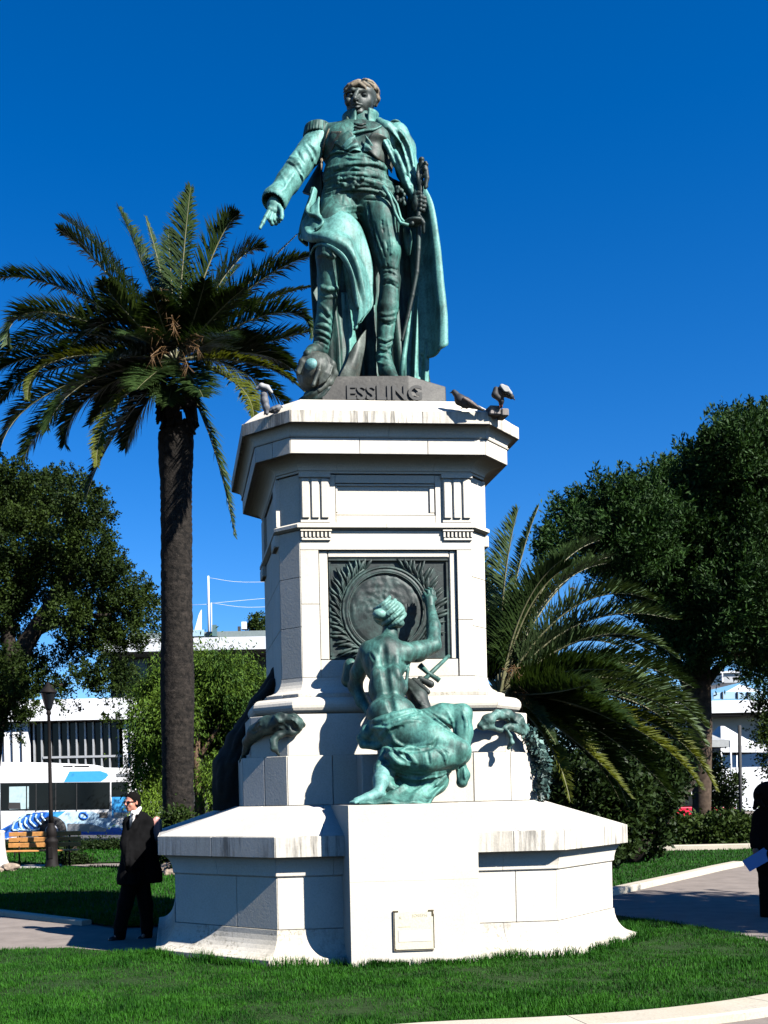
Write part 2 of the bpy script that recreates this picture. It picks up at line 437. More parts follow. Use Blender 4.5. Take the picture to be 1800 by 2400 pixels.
# ------------------------------------------------------------------ ground
bm = bmesh.new()
v = [bm.verts.new(p) for p in ((-600, -60, 0), (600, -60, 0), (600, 900, 0), (-600, 900, 0))]; bm.faces.new(v)
structure(obj_bm('ground', bm, m_path))
def flat(name, pts, z, mat):
    bm = bmesh.new(); bm.faces.new([bm.verts.new((p[0], p[1], z)) for p in pts]); return structure(obj_bm(name, bm, mat))
flat('road', [(-90, 41, 0), (14, 41, 0), (14, 56, 0), (-90, 56, 0)], 0.004, m_road)

def island_r(a):                     # radius of the lawn round the monument, angle from the line towards the viewer (+ to the right)
    ks = [(-180, 3.3), (-120, 3.7), (-90, 4.15), (-75, 4.5), (-60, 5.5), (-45, 6.2), (-30, 6.35), (-15, 5.95), (0, 5.53), (15, 5.52), (30, 5.46), (45, 5.2), (60, 4.6), (80, 3.9), (100, 3.4), (130, 3.3), (180, 3.3)]
    return np.interp(a, [k[0] for k in ks], [k[1] for k in ks])
def island_z(x, y):
    return 0.04 + 0.012 * np.sin(x * 1.7 + 1) * np.sin(y * 2.1)
isl = [(MC.x + float(island_r(a)) * math.sin(rad(a)), MC.y - float(island_r(a)) * math.cos(rad(a))) for a in np.arange(176, -24, -4)]
isl += [(-1.9, 7.55), (-3.6, 7.2), (-6.5, 7.4), (-10, 9), (-10, 12.15), (-5, 12.1), (-3.2, 12.08), (-2.4, 12.15), (-1.85, 11.8), (-1.3, 11.75), (-0.6, 12.6), (0.3, 14.4)]
bm = bmesh.new(); lo_ = [bm.verts.new((x, y, 0.0)) for x, y in isl]; hi_ = [bm.verts.new((x, y, 0.04)) for x, y in isl]
bm.faces.new(hi_)
for i in range(len(isl)): bm.faces.new((lo_[i], lo_[(i + 1) % len(isl)], hi_[(i + 1) % len(isl)], hi_[i]))
structure(obj_bm('lawn', bm, m_soil))
def in_poly(x, y, poly):
    r = np.zeros(len(x), bool); n = len(poly)
    for i in range(n):
        (x1, y1), (x2, y2) = poly[i], poly[(i + 1) % n]
        if y1 == y2: continue
        c = ((y1 > y) != (y2 > y)) & (x < (x2 - x1) * (y - y1) / (y2 - y1) + x1); r ^= c
    return r
def grass(name, n, sampler, h, w, mat, lean=0.5):
    xy, z = sampler(n); n = len(xy)
    az = RNG.uniform(0, 2 * np.pi, n); hh = h * RNG.uniform(0.55, 1.25, n) * (1 + 0.35 * np.sin(xy[:, 0] * 6.3 + 1.7 * np.sin(xy[:, 1] * 4.1)) * np.sin(xy[:, 1] * 7.7 + 1.3 * np.sin(xy[:, 0] * 3.7))); ln = RNG.uniform(0.1, 1.0, n) * lean * hh
    d = np.stack([np.cos(az), np.sin(az)], 1); s = np.stack([-np.sin(az), np.cos(az)], 1) * (w * RNG.uniform(0.6, 1.3, n))[:, None]
    b = np.column_stack([xy, z]); A = b.copy(); A[:, :2] -= s; B = b.copy(); B[:, :2] += s
    Mi = b.copy(); Mi[:, :2] += d * ln[:, None] * 0.35; Mi[:, 2] += hh * 0.6
    C1 = Mi.copy(); C1[:, :2] -= s * 0.7; C2 = Mi.copy(); C2[:, :2] += s * 0.7
    Tp = b.copy(); Tp[:, :2] += d * ln[:, None]; Tp[:, 2] += hh
    Vv = np.stack([A, B, C2, C1, Tp], 1).reshape(-1, 3); o = np.arange(n) * 5
    return stuff(obj_np(name, Vv, np.stack([o, o + 1, o + 2, o + 3], 1), mat, None, False, tris=np.stack([o + 3, o + 2, o + 4], 1)))
def oct_inside(lx, ly, a, b):
    ax, ay = np.abs(lx), np.abs(ly); return (ax < b) & (ay < b) & (ax + ay < a + b)
def isl_sample(n):
    y = 7.4 + 6.6 * RNG.uniform(0, 1, n) ** 1.25; x = RNG.uniform(-0.27, 0.47, n) * (y + 0.6)
    k = in_poly(x, y, isl); x, y = x[k], y[k]
    lx = (x - MC.x) * cT + (y - MC.y) * sT; ly = -(x - MC.x) * sT + (y - MC.y) * cT
    k = ~oct_inside(lx, ly, 1.54, 2.66) & ~((lx > -0.78) & (lx < 0.5) & (ly > -2.86) & (ly < 0))
    pat = np.sin(x * 2.1 + 0.7 * np.sin(y * 1.9)) * np.sin(y * 2.7 + x)
    pat = 0.5 * pat + 0.5 * np.sin(x * 9.1 + 2 * np.sin(y * 5.3)) * np.sin(y * 11.0 + 2 * np.sin(x * 6.1))
    k &= RNG.uniform(0, 1, len(x)) < 0.68 + 0.4 * pat
    x, y = x[k], y[k]
    return np.column_stack([x, y]), island_z(x, y) - 0.01
o = grass('grass', 340000, isl_sample, 0.040, 0.0034, m_grass); o.name = 'lawn_grass'
def rim_sample(n):                   # longer tufts along the foot of the plinth
    t = RNG.uniform(0, 1, n); seg = RNG.integers(0, 4, n); a, b = 1.56, 2.68
    c = np.array([(-b, -a), (-a, -b), (a, -b), (b, -a), (b, 0.5)]); p = c[seg] * (1 - t[:, None]) + c[seg + 1] * t[:, None]
    clump = np.sin(p[:, 0] * 9) * np.sin(p[:, 0] * 3.1 + p[:, 1] * 5)
    k = clump > RNG.uniform(-1.2, 0.9, n); p = p[k]; m = len(p)
    p = p * (1 + np.abs(RNG.normal(0, 0.02, m)))[:, None]
    k = ~((p[:, 0] > -0.77) & (p[:, 0] < 0.5) & (p[:, 1] > -2.86)); p = p[k]
    x = MC.x + p[:, 0] * cT - p[:, 1] * sT; y = MC.y + p[:, 0] * sT + p[:, 1] * cT
    return np.column_stack([x, y]), island_z(x, y) - 0.01
o = grass('tall_grass', 9000, rim_sample, 0.10, 0.004, m_grass, 0.7)
def blk_sample(n):
    x = RNG.uniform(-0.8, 0.55, n); y = -2.86 - np.abs(RNG.normal(0, 0.03, n)); k = np.sin(x * 11) > RNG.uniform(-1.3, 0.6, n); x, y = x[k], y[k]
    X = MC.x + x * cT - y * sT; Y = MC.y + x * sT + y * cT
    return np.column_stack([X, Y]), island_z(X, Y) - 0.01
grass('tall_grass', 2500, blk_sample, 0.08, 0.004, m_grass, 0.7)

# kerb round the front of the island, one stone at a time
def kerb_run(pts, w, h, L, mat, name='kerb_stone', label=None, root=None):
    """stones of length L along a polyline of world points (inner edge), width w to the right-hand side"""
    pts = [Vector((p[0], p[1], 0)) for p in pts]; acc = [0]
    for a, b in zip(pts[:-1], pts[1:]): acc.append(acc[-1] + (b - a).length)
    def at(s):
        i = min(max(np.searchsorted(acc, s) - 1, 0), len(pts) - 2); return pts[i].lerp(pts[i + 1], (s - acc[i]) / (acc[i + 1] - acc[i]))
    s = 0
    while s < acc[-1] - 0.05:
        e = min(s + L, acc[-1]); n = max(2, int((e - s) / 0.25) + 1); bm = bmesh.new(); rows = []
        for i in range(n):
            q = s + 0.004 + (e - s - 0.008) * i / (n - 1); p = at(q); d = (at(min(q + 0.05, acc[-1])) - at(max(q - 0.05, 0))).normalized(); r = Vector((d.y, -d.x, 0))
            rows.append([bm.verts.new(p + r * x + Vector((0, 0, z))) for x, z in ((0, -0.02), (0, h - 0.01), (0.012, h), (w - 0.015, h), (w, h - 0.015), (w, -0.02))])
        for a, b in zip(rows[:-1], rows[1:]):
            for k in range(5): bm.faces.new((a[k], a[k + 1], b[k + 1], b[k]))
        bm.faces.new(rows[0]); bm.faces.new(rows[-1][::-1])
        obj_bm(name, bm, mat, root); s = e
kr = thing('kerb', 'pale stone kerb curving along the front edge of the monument lawn', 'kerb', (MC.x, MC.y - 5.4, 0))
kp = []
for a in np.arange(-22, 62, 3.0):
    r = float(island_r(a)) - 0.01; kp.append((MC.x + r * math.sin(rad(a)), MC.y - r * math.cos(rad(a))))
kerb_run(kp, 0.36, 0.07, 1.6, m_kerb, root=kr)

def poly_lawn(name, px, z=0.03, mat=m_soil, world=None):
    pts = [G(*p) for p in px] if world is None else [Vector((*p, 0)) for p in world]
    bm = bmesh.new(); bm.faces.new([bm.verts.new((p.x, p.y, z)) for p in pts]); structure(obj_bm(name, bm, mat)); return [(p.x, p.y) for p in pts]
def poly_sample(poly, power=1.0):
    p = np.array(poly); lo, hi = p.min(0), p.max(0)
    def f(n):
        x = RNG.uniform(lo[0], hi[0], n); u = RNG.uniform(0, 1, n) ** power; y = lo[1] + (hi[1] - lo[1]) * u
        k = in_poly(x, y, poly); return np.column_stack([x[k], y[k]]), np.full(k.sum(), 0.025)
    return f
left_front = [(-160, 2122), (0, 2141), (215, 2167), (268, 2177), (360, 2173), (560, 2165)]
gl = [G(*p) for p in left_front]
pl = poly_lawn('back_lawn', None, world=[(p.x, p.y) for p in gl] + [(0.6, 27.2), (-11.0, 27.2)])
grass('back_lawn_grass', 90000, poly_sample(pl, 1.6), 0.06, 0.008, m_grass2)
pl2 = poly_lawn('verge_lawn', None, world=[(-16, 28.9), (2.0, 28.9), (3, 40.6), (-18, 40.6)])
grass('verge_grass', 25000, poly_sample(pl2), 0.07, 0.02, m_grass2)
kl = thing('kerb', 'dark shaded stone kerb between the left path and the back lawn', 'kerb', gl[1])
kerb_run([(p.x, p.y) for p in gl[:3]], 0.16, 0.07, 1.3, m_kerb, root=kl)
right_front = [(1300, 2122), (1430, 2093), (1520, 2073), (1600, 2055), (1660, 2041), (1718, 2029)]
gr = [G(*p) for p in right_front]
pr = poly_lawn('side_lawn', None, world=[(p.x, p.y) for p in gr] + [(12.6, 26.5), (14.5, 28.6), (3.0, 28.6), (3.0, 17.0)])
grass('side_lawn_grass', 60000, poly_sample(pr, 1.3), 0.05, 0.009, m_grass2)
kk = thing('kerb', 'pale stone kerb between the right path and the side lawn', 'kerb', gr[2])
kerb_run([(p.x, p.y) for p in gr], 0.22, 0.10, 2.6, m_kerb, root=kk)
k2 = thing('kerb', 'low pale kerb in front of the clipped hedge', 'kerb', (10, 28.7, 0))
kerb_run([(6.5, 29.15), (18, 29.0)], 0.35, 0.16, 3.0, m_kerb, root=k2)
flat('hedge_bed', [(3, 29.2, 0), (20, 29.2, 0), (20, 34, 0), (3, 34, 0)], 0.008, m_soil)

# ------------------------------------------------------------------ the monument
mon = thing('monument_pedestal', 'tall white stone pedestal in the middle of the lawn carrying the bronze soldier', 'pedestal', (MC.x, MC.y, 0), TH)
def octv(a, b):
    return [(-a, -b), (a, -b), (b, -a), (b, a), (a, b), (-a, b), (-b, a), (-b, -a)]
def course(prof, joints, mat, depth=0.45, gap=0.002, name='stone_block', bevel=0.004, mats=None, skip=()):
    """one course of stones round the octagon; prof = (a, b, z) from the bottom up, joints[k] = cuts along face k"""
    for k in range(8):
        if k in skip: continue
        js = [0.0] + list(joints.get(k, ())) + [1.0]
        for t0, t1 in zip(js[:-1], js[1:]):
            bm = bmesh.new(); ends = []
            for t, sg in ((t0, 1), (t1, -1)):
                loop = []
                full = list(prof) + [(prof[-1][0] * (1 - depth / prof[-1][1]), prof[-1][1] - depth, prof[-1][2]), (prof[0][0] * (1 - depth / prof[0][1]), prof[0][1] - depth, prof[0][2])]
                for a, b, z in full:
                    o = octv(a, b); p, q = Vector(o[k]), Vector(o[(k + 1) % 8]); L = (q - p).length
                    s = p.lerp(q, t) + (q - p).normalized() * (sg * gap)
                    loop.append(bm.verts.new(M(s.x, s.y, z)))
                ends.append(loop)
            A, B = ends; n = len(A)
            for i in range(n): bm.faces.new((A[i], A[(i + 1) % n], B[(i + 1) % n], B[i]))
            bm.faces.new(A[::-1]); bm.faces.new(B)
            bmesh.ops.recalc_face_normals(bm, faces=bm.faces)
            if bevel and len(prof) <= 4:
                bmesh.ops.bevel(bm, geom=list(bm.edges), offset=bevel, segments=1, affect='EDGES', profile=0.5)
            obj_bm(name, bm, (mats or {}).get(k, mat), mon)
def core(name, lst):
    for i, (a, b, z0, z1) in enumerate(lst):
        bm = bmesh.new(); lo = [bm.verts.new(M(x, y, z0)) for x, y in octv(a, b)]; hi = [bm.verts.new(M(x, y, z1)) for x, y in octv(a, b)]
        for k in range(8): bm.faces.new((lo[k], lo[(k + 1) % 8], hi[(k + 1) % 8], hi[k]))
        bm.faces.new(hi); bm.faces.new(lo[::-1]); obj_bm(name, bm, m_joint, mon)
def cav(a0, b0, z0, a1, b1, z1, n=8, bulge=1):
    """quarter hollow (bulge>0) from (b0,z0) to (b1,z1)"""
    out = []
    for i in range(n + 1):
        t = math.pi / 2 * i / n
        u, w = (1 - math.cos(t), math.sin(t)) if bulge > 0 else (math.sin(t), 1 - math.cos(t))
        out.append((a0 + (a1 - a0) * u, b0 + (b1 - b0) * u, z0 + (z1 - z0) * w))
    return out
core('core', [(1.30, 2.33, 0, 1.28), (1.05, 1.45, 1.285, 2.5), (0.90, 1.25, 2.505, 2.75), (0.88, 1.085, 2.755, 4.62), (0.88, 1.09, 4.625, 5.9)])
# plinth, die, slab, slope
J0 = {0: (0.31, 0.52, 0.8), 1: (0.45,), 7: (0.35,), 2: (0.33, 0.66), 6: (0.33, 0.66)}
course([(1.54, 2.64, -0.05), (1.54, 2.64, 0.10)] + cav(1.54, 2.63, 0.105, 1.43, 2.43, 0.365, 8, -1), J0, m_st_low, 0.5)
J1 = {0: (0.3, 0.55, 0.85), 1: (0.75,), 7: (0.62,), 2: (0.33, 0.66), 6: (0.33, 0.66)}
course([(1.42, 2.42, 0.369), (1.42, 2.42, 0.885)], J1, m_st)
course([(1.425, 2.43, 0.888)] + cav(1.43, 2.44, 0.90, 1.44, 2.565, 1.085, 8, 1), {0: (0.2, 0.5, 0.8), 1: (0.6,), 7: (0.45,)}, m_st, 0.4)
course([(1.45, 2.595, 1.088), (1.45, 2.595, 1.29)], {0: (0.24, 0.5, 0.82), 1: (0.35,), 7: (0.48,), 2: (0.5,), 6: (0.5,)}, m_st_edge, 0.5)
course([(1.45, 2.58, 1.292), (1.24, 1.70, 1.583)], {0: (0.16, 0.5, 0.84), 1: (0.5,), 7: (0.5,), 2: (0.5,), 6: (0.5,)}, m_st_soft, 0.3, gap=0.002)
# projecting block in front, in two stones
mbox('stone_block', -0.766, 0.492, -2.85, -1.5, -0.05, 0.85, m_st, mon, 0.002)
mbox('stone_block', -0.766, 0.492, -2.85, -1.5, 0.851, 1.585, m_st, mon, 0.002)
# steps under the shaft
course([(1.215, 1.66, 1.587), (1.215, 1.66, 2.112)], {0: (0.2, 0.83), 1: (0.5,), 7: (0.5,), 2: (0.5,), 6: (0.5,)}, m_st, gap=0.004)
course([(1.19, 1.56, 2.115), (1.19, 1.56, 2.56)], {0: (0.5,), 2: (0.5,), 6: (0.5,)}, m_st)
mbox('stone_block', -0.47, 0.62, -1.98, -1.6, 1.587, 2.10, m_st, mon)
# torus and hollow
tor = [(1.06, 1.44, 2.562)] + [(1.06 + 0.07 * math.cos(t), 1.43 + 0.09 * math.cos(t), 2.66 + 0.09 * math.sin(t)) for t in np.linspace(-1.3, 1.35, 9)] + [(1.05, 1.40, 2.755)]
course(tor, {0: (0.5,)}, m_st, 0.4)
course([(1.04, 1.36, 2.757), (1.04, 1.36, 2.80)], {0: (0.4,), 7: (0.5,)}, m_st_low, 0.3)
course([(1.03, 1.34, 2.803)] + cav(1.03, 1.33, 2.81, 0.97, 1.185, 2.99, 7, -1), {0: (0.3, 0.7)}, m_st, 0.3)
# shaft: plain on seven sides, framed on the front
J2 = {1: (), 7: (), 2: (0.5,), 6: (0.5,)}
for z0, z1 in ((2.993, 3.55), (3.553, 4.10), (4.103, 4.617)):
    course([(0.97, 1.18, z0), (0.97, 1.18, z1)], J2, m_st, 0.12, skip=(0,))
mbox('stone_block', -0.968, -0.765, -1.18, -1.02, 2.993, 3.80, m_st, mon, 0.004); mbox('stone_block', -0.968, -0.765, -1.18, -1.02, 3.803, 4.40, m_st, mon, 0.004)
mbox('stone_block', 0.80, 0.968, -1.18, -1.02, 2.993, 3.62, m_st, mon, 0.004); mbox('stone_block', 0.80, 0.968, -1.18, -1.02, 3.623, 4.40, m_st, mon, 0.004)
mbox('stone_block', -0.968, 0.968, -1.18, -1.02, 4.403, 4.617, m_st, mon, 0.004)
mbox('stone_block', -0.762, 0.797, -1.165, -1.02, 2.993, 3.185, m_st, mon, 0.004)
mbox('frame_moulding', -0.762, -0.66, -1.145, -1.02, 3.188, 4.40, m_st, mon, 0.01)
mbox('frame_moulding', 0.72, 0.797, -1.145, -1.02, 3.188, 4.40, m_st, mon, 0.01)
mbox('frame_moulding', -0.657, 0.717, -1.145, -1.02, 4.325, 4.40, m_st, mon, 0.01)
# band with brackets and teeth
course([(0.985, 1.19, 4.62), (1.0, 1.235, 4.64), (1.0, 1.235, 4.675), (0.985, 1.19, 4.70)], {0: (0.5,)}, m_st, 0.2, bevel=0)
for sx in (-0.79, 0.81):
    mbox('bracket', sx - 0.175, sx + 0.175, -1.225, -1.17, 4.60, 4.619, m_st, mon, 0.003)
    mbox('bracket', sx - 0.165, sx + 0.165, -1.205, -1.17, 4.50, 4.535, m_st, mon, 0.008)
    for i in range(8):
        x = sx - 0.155 + 0.31 * i / 7; mbox('bracket_tooth', x - 0.012, x + 0.012, -1.215, -1.17, 4.537, 4.598, m_st, mon, 0.002)
# upper shaft with pilasters and a sunk panel
course([(0.955, 1.165, 4.703), (0.955, 1.165, 5.24)], {2: (0.5,), 6: (0.5,)}, m_st, 0.12, skip=(0,))
mbox('stone_block', -0.955, -0.56, -1.165, -1.04, 4.703, 5.24, m_st, mon, 0.003); mbox('stone_block', 0.572, 0.955, -1.165, -1.04, 4.703, 5.24, m_st, mon, 0.003)
mbox('stone_block', -0.557, 0.569, -1.165, -1.04, 4.703, 4.79, m_st, mon, 0.003); mbox('stone_block', -0.557, 0.569, -1.165, -1.04, 5.15, 5.24, m_st, mon, 0.003)
mbox('panel', -0.557, 0.569, -1.13, -1.05, 4.793, 5.147, m_st, mon, 0.003)
mbox('frame_moulding', -0.555, 0.567, -1.15, -1.128, 4.795, 4.82, m_st, mon, 0.005); mbox('frame_moulding', -0.555, 0.567, -1.15, -1.128, 5.12, 5.145, m_st, mon, 0.005)
mbox('frame_moulding', -0.555, -0.53, -1.15, -1.128, 4.823, 5.117, m_st, mon, 0.005); mbox('frame_moulding', 0.51, 0.567, -1.15, -1.128, 4.823, 5.117, m_st, mon, 0.005)
for sx in (-0.79, 0.81):
    mbox('pilaster', sx - 0.165, sx + 0.165, -1.185, -1.16, 4.705, 5.235, m_st, mon, 0.004)
    for i in range(3):
        x = sx - 0.108 + 0.108 * i; mbox('pilaster_fillet', x - 0.046, x + 0.046, -1.207, -1.18, 4.745, 5.19, m_st, mon, 0.012)
    mbox('pilaster_cap', sx - 0.178, sx + 0.178, -1.215, -1.16, 5.195, 5.245, m_st, mon, 0.006)
for fx in (-1.115, 1.115):
    for f in (-0.8, 0.8):
        mbox('pilaster', fx - 0.09, fx + 0.09, f - 0.16, f + 0.16, 4.705, 5.235, m_st, mon, 0.004)
        mbox('bracket', fx - 0.12, fx + 0.12, f - 0.17, f + 0.17, 4.48, 4.615, m_st, mon, 0.01)
# cornice
course([(0.965, 1.19, 5.248), (0.965, 1.19, 5.27)] + cav(0.975, 1.20, 5.275, 1.05, 1.40, 5.385, 8, 1), {0: (0.22, 0.78)}, m_st, 0.3)
course([(1.08, 1.435, 5.388), (1.08, 1.435, 5.56)], {0: (0.35, 0.7), 1: (0.6,), 7: (0.5,), 2: (0.5,), 6: (0.5,)}, m_st_soft, 0.4)
course([(1.085, 1.445, 5.562), (1.085, 1.455, 5.575)] + cav(1.08, 1.44, 5.58, 1.09, 1.54, 5.675, 6, 1), {0: (0.5,)}, m_st, 0.3)
course([(1.09, 1.575, 5.678), (1.09, 1.575, 5.812)], {0: (0.33, 0.66), 1: (0.4,), 7: (0.55,), 2: (0.5,), 6: (0.5,)}, m_st_edge, 0.5)
course([(1.08, 1.55, 5.814)] + [(1.08 - 0.2 * t, 1.55 - 0.36 * t, 5.82 + 0.225 * math.sin(t * math.pi / 2)) for t in np.linspace(0.05, 1, 7)], {0: (0.5,)}, m_st, 0.25)
core('core', [(0.86, 1.15, 5.905, 6.04)])
# inscription plate on the front block
mbox('inscription_plate', -0.348, 0.037, -2.862, -2.84, 0.188, 0.565, stone('plate_stone', (0.66, 0.62, 0.46), speck=0.3), mon, 0.008)
m_ltr = plain('faded_lettering', (0.40, 0.36, 0.28), 0.8, var=0.35, scale=60)
m_pl = plain('plate_edge', (0.16, 0.13, 0.09), 0.8, var=0.4, scale=30)
for x0, x1, z0, z1 in ((-0.356, -0.350, 0.184, 0.566), (0.0385, 0.041, 0.2, 0.53), (-0.348, 0.037, 0.182, 0.187)): mbox('plate_edge', x0, x1, -2.866, -2.845, z0, z1, m_pl, mon, 0)
mbox('plate_band', -0.31, 0.012, -2.8655, -2.8625, 0.27, 0.38, plain('plate_patch', (0.56, 0.53, 0.47), 0.8), mon, 0)
def text_mesh(name, s, size, ext, mat, parent, origin, xdir, zdir, spacing=1.0, bold=0.0):
    cu = bpy.data.curves.new(name, 'FONT'); cu.body = s; cu.size = size; cu.extrude = ext; cu.space_character = spacing; cu.offset = bold; cu.resolution_u = 3
    t = bpy.data.objects.new(name, cu); COL.objects.link(t)
    me = bpy.data.meshes.new_from_object(t.evaluated_get(bpy.context.evaluated_depsgraph_get()))
    bpy.data.objects.remove(t)
    xd, zd = Vector(xdir).normalized(), Vector(zdir).normalized(); yd = zd.cross(xd)
    xs = [v.co.x for v in me.vertices]; ys = [v.co.y for v in me.vertices]; cx, cy = (min(xs) + max(xs)) / 2, (min(ys) + max(ys)) / 2
    for v in me.vertices: v.co = Vector(origin) + xd * (v.co.x - cx) + yd * (v.co.y - cy) + zd * v.co.z
    return link_mesh(name, me, mat, parent), max(xs) - min(xs), max(ys) - min(ys)
EX = Vector((cT, sT, 0)); EZ = Vector((sT, -cT, 0))     # along the front, and out of it
text_mesh('inscription', 'JOSEPH', 0.040, 0.0006, m_ltr, mon, M(-0.10, -2.8635, 0.513), EX, EZ, 1.15)
text_mesh('inscription', 'K', 0.045, 0.0006, m_ltr, mon, M(-0.285, -2.8635, 0.502), EX, EZ)
mbox('inscription', -0.31, -0.19, -2.8645, -2.8625, 0.411, 0.4145, m_ltr, mon, 0)
for x, z, w, h in ((-0.33, 0.562, 0.05, 0.014), (0.012, 0.562, 0.055, 0.014), (0.028, 0.535, 0.014, 0.05), (-0.34, 0.196, 0.015, 0.02)):
    mbox('rust_clip', x - w / 2, x + w / 2, -2.869, -2.861, z - h / 2, z + h / 2, plain('rusty_clip', (0.08, 0.06, 0.025), 0.8), mon, 0.002)

# ------------------------------------------------------------------ bronze soldier
DS = 12.62; KZ = 0.3617; KM = KZ * DS / FOC           # metres per unit of the enlarged tracing
def S(x, y, dd=0.0): return P(550 + x * KZ, 150 + y * KZ, DS + dd)
def zc(x, y): return 550 + x * KZ, 150 + y * KZ
b_body = bronze('bronze_body', 0.50, (0.010, 0.038, 0.032), (0.085, 0.29, 0.24), brown=0.0, rough=0.55)
b_head = bronze('bronze_head', 0.35, (0.05, 0.066, 0.058), (0.13, 0.17, 0.148), False, brown=0.0, rough=0.45)
b_teal_shade = bronze('bronze_teal_shade', 0.4, (0.012, 0.04, 0.034), (0.07, 0.22, 0.18))  # darker copy of the cape bronze, shade behind the legs put into the colour
b_hair = bronze('bronze_hair', 0.6, (0.05, 0.042, 0.03), (0.36, 0.29, 0.19), False, rough=0.6)
b_chest = bronze('bronze_coat_front', 0.45, (0.03, 0.045, 0.038), (0.12, 0.17, 0.14), brown=0.25)
b_cape = bronze('bronze_cape', 0.66, (0.022, 0.078, 0.065), (0.13, 0.38, 0.32))
b_mint = bronze('bronze_mint', 0.72, (0.030, 0.11, 0.094), (0.145, 0.40, 0.35))
b_dark = bronze('bronze_dark', 0.25, (0.010, 0.030, 0.025), (0.06, 0.18, 0.15))
b_grey = bronze('bronze_grey', 0.5, (0.045, 0.058, 0.048), (0.15, 0.185, 0.155), brown=0.1)
sol = thing('soldier_statue', 'green bronze soldier in a cape pointing down, standing on top of the white pedestal', 'statue', S(830, 2080))

c = Clay(S(380, 2140, -0.72) + Vector((-0.05, 0, -0.1)), S(1190, 330, 0.5) + Vector((0.1, 0, 0.1)), 0.0098)
def ellS(x, y, dd, rx, ry, rd, k=0.05, **kw): c.ell(S(x, y, dd), (rx * KM, rd, ry * KM), k, **kw)
def chS(pts, rr, k=0.04, **kw): c.chain([S(*p) for p in pts], [r * KM for r in rr], k, **kw)
# trunk
ellS(790, 545, -0.02, 238, 165, 0.27, 0.05); ellS(700, 500, -0.12, 125, 95, 0.17); ellS(890, 500, -0.12, 125, 95, 0.17)
ellS(785, 730, -0.06, 212, 190, 0.27, 0.08); ellS(800, 880, -0.01, 232, 140, 0.27, 0.08)
ellS(790, 800, -0.16, 140, 90, 0.18, 0.06)
chS([(560, 468, 0), (815, 450, 0), (1050, 462, 0.02)], [70, 78, 70], 0.06)
chS([(815, 470, 0.0), (815, 385, -0.01)], [92, 84], 0.03)
# legs
chS([(925, 870, 0), (945, 1020, -0.04), (985, 1220, -0.06), (1008, 1390, -0.04)], [128, 118, 86, 60], 0.05)
chS([(1008, 1390, -0.04), (1005, 1440, -0.04), (992, 1580, -0.02), (980, 1740, 0), (968, 1890, 0)], [62, 66, 70, 58, 50], 0.02)
chS([(1010, 1400, -0.04), (1008, 1440, -0.04)], [68, 62], 0.012)
chS([(965, 1900, 0), (985, 1985, -0.06), (1035, 2050, -0.26)], [50, 52, 34], 0.03)
chS([(690, 890, 0), (650, 1050, -0.22), (612, 1225, -0.42)], [130, 110, 84], 0.05)
chS([(612, 1225, -0.42), (608, 1400, -0.36), (598, 1560, -0.30), (572, 1740, -0.25), (556, 1850, -0.24)], [84, 70, 60, 58, 50], 0.03)
chS([(610, 1440, -0.35), (606, 1475, -0.34)], [70, 66], 0.01)
chS([(556, 1845, -0.24), (505, 1865, -0.38), (470, 1880, -0.50)], [50, 42, 28], 0.03)
# arms
chS([(548, 475, 0), (480, 580, -0.06), (415, 665, -0.12)], [76, 66, 60], 0.03)
chS([(415, 665, -0.12), (345, 765, -0.22), (292, 838, -0.29)], [60, 58, 46], 0.02)
chS([(1050, 480, 0.04), (1110, 690, 0.06), (1150, 780, 0.0)], [70, 62, 56], 0.04)
chS([(1145, 770, 0.0), (1195, 890, -0.14)], [62, 46], 0.03)
# collar, lapels, epaulettes
chS([(735, 440, -0.16), (728, 345, -0.13)], [14, 10], 0.01); chS([(748, 440, -0.17), (775, 420, -0.2)], [14, 12], 0.01)
for a in np.linspace(-1.2, 1.2, 9):
    pass
def ringS(x, y, dd, rx, rd, r, a0, a1, n=12, k=0.01, tilt=0):
    pts = []
    for t in np.linspace(a0, a1, n): pts.append(S(x, y, dd) + Vector((rx * KM * math.sin(t), -rd * math.cos(t), tilt * KM * math.cos(t))))
    c.chain(pts, [r * KM] * n, k)
ellS(536, 408, -0.02, 84, 13, 0.14, 0.008)
for t in np.linspace(0, 2 * math.pi, 26)[:-1]:
    q = S(530, 416, -.02) + Vector((68 * KM * math.sin(t), -0.13 * math.cos(t), 0)); c.cone(q, q + Vector((-0.012 + 0.008 * math.sin(t), -0.012 * math.cos(t), -0.09)), 0.020, 0.018, 0.006)
ellS(1035, 402, 0.02, 45, 18, 0.12, 0.01); chS([(1040, 400, 0.0), (1066, 388, -0.02)], [12, 14], 0.01)
D0, D1 = DS - 0.75, DS + 0.5
def st(pts, r, up=0.45, cut=False, **kw):
    kw.setdefault('k', r * KM * 0.55); c.stroke(pts, r * KM, D0, D1, up, cut=cut, conv=zc, **kw)
# open coat fronts, shirt frill, cord
def on(x, y, off=0.0):
    h = c.hit(*zc(x, y), D0, D1)
    return (h if h is not None else S(x, y, -0.2)) - Vector((0, off, 0))
def onr(*p): return [on(x, y, o) for x, y, o in p]
HUG = []
def hug_tube(name, pts, r, mat): HUG.append(lambda q=[on(x, y, r * 0.5) for x, y in cr(pts, 14)]: tube(name, q, [r * (0.5 + 0.5 * math.sin(math.pi * (i + 0.7) / 14.4)) for i in range(14)], mat, sol, 6))
def hug_sheet(name, rows, mat, nu=16, nv=10, fold=None, th=0.014): HUG.append(lambda q=[onr(*r) for r in rows]: sheet(name, q, mat, sol, nu, nv, fold, th))
hug_tube('coat_edge', [(612, 425), (585, 500), (566, 600), (560, 690)], 0.016, b_hair)
hug_tube('cape_cord', [(648, 516), (700, 484), (760, 456), (840, 437), (905, 428), (950, 405)], 0.019, b_cape)
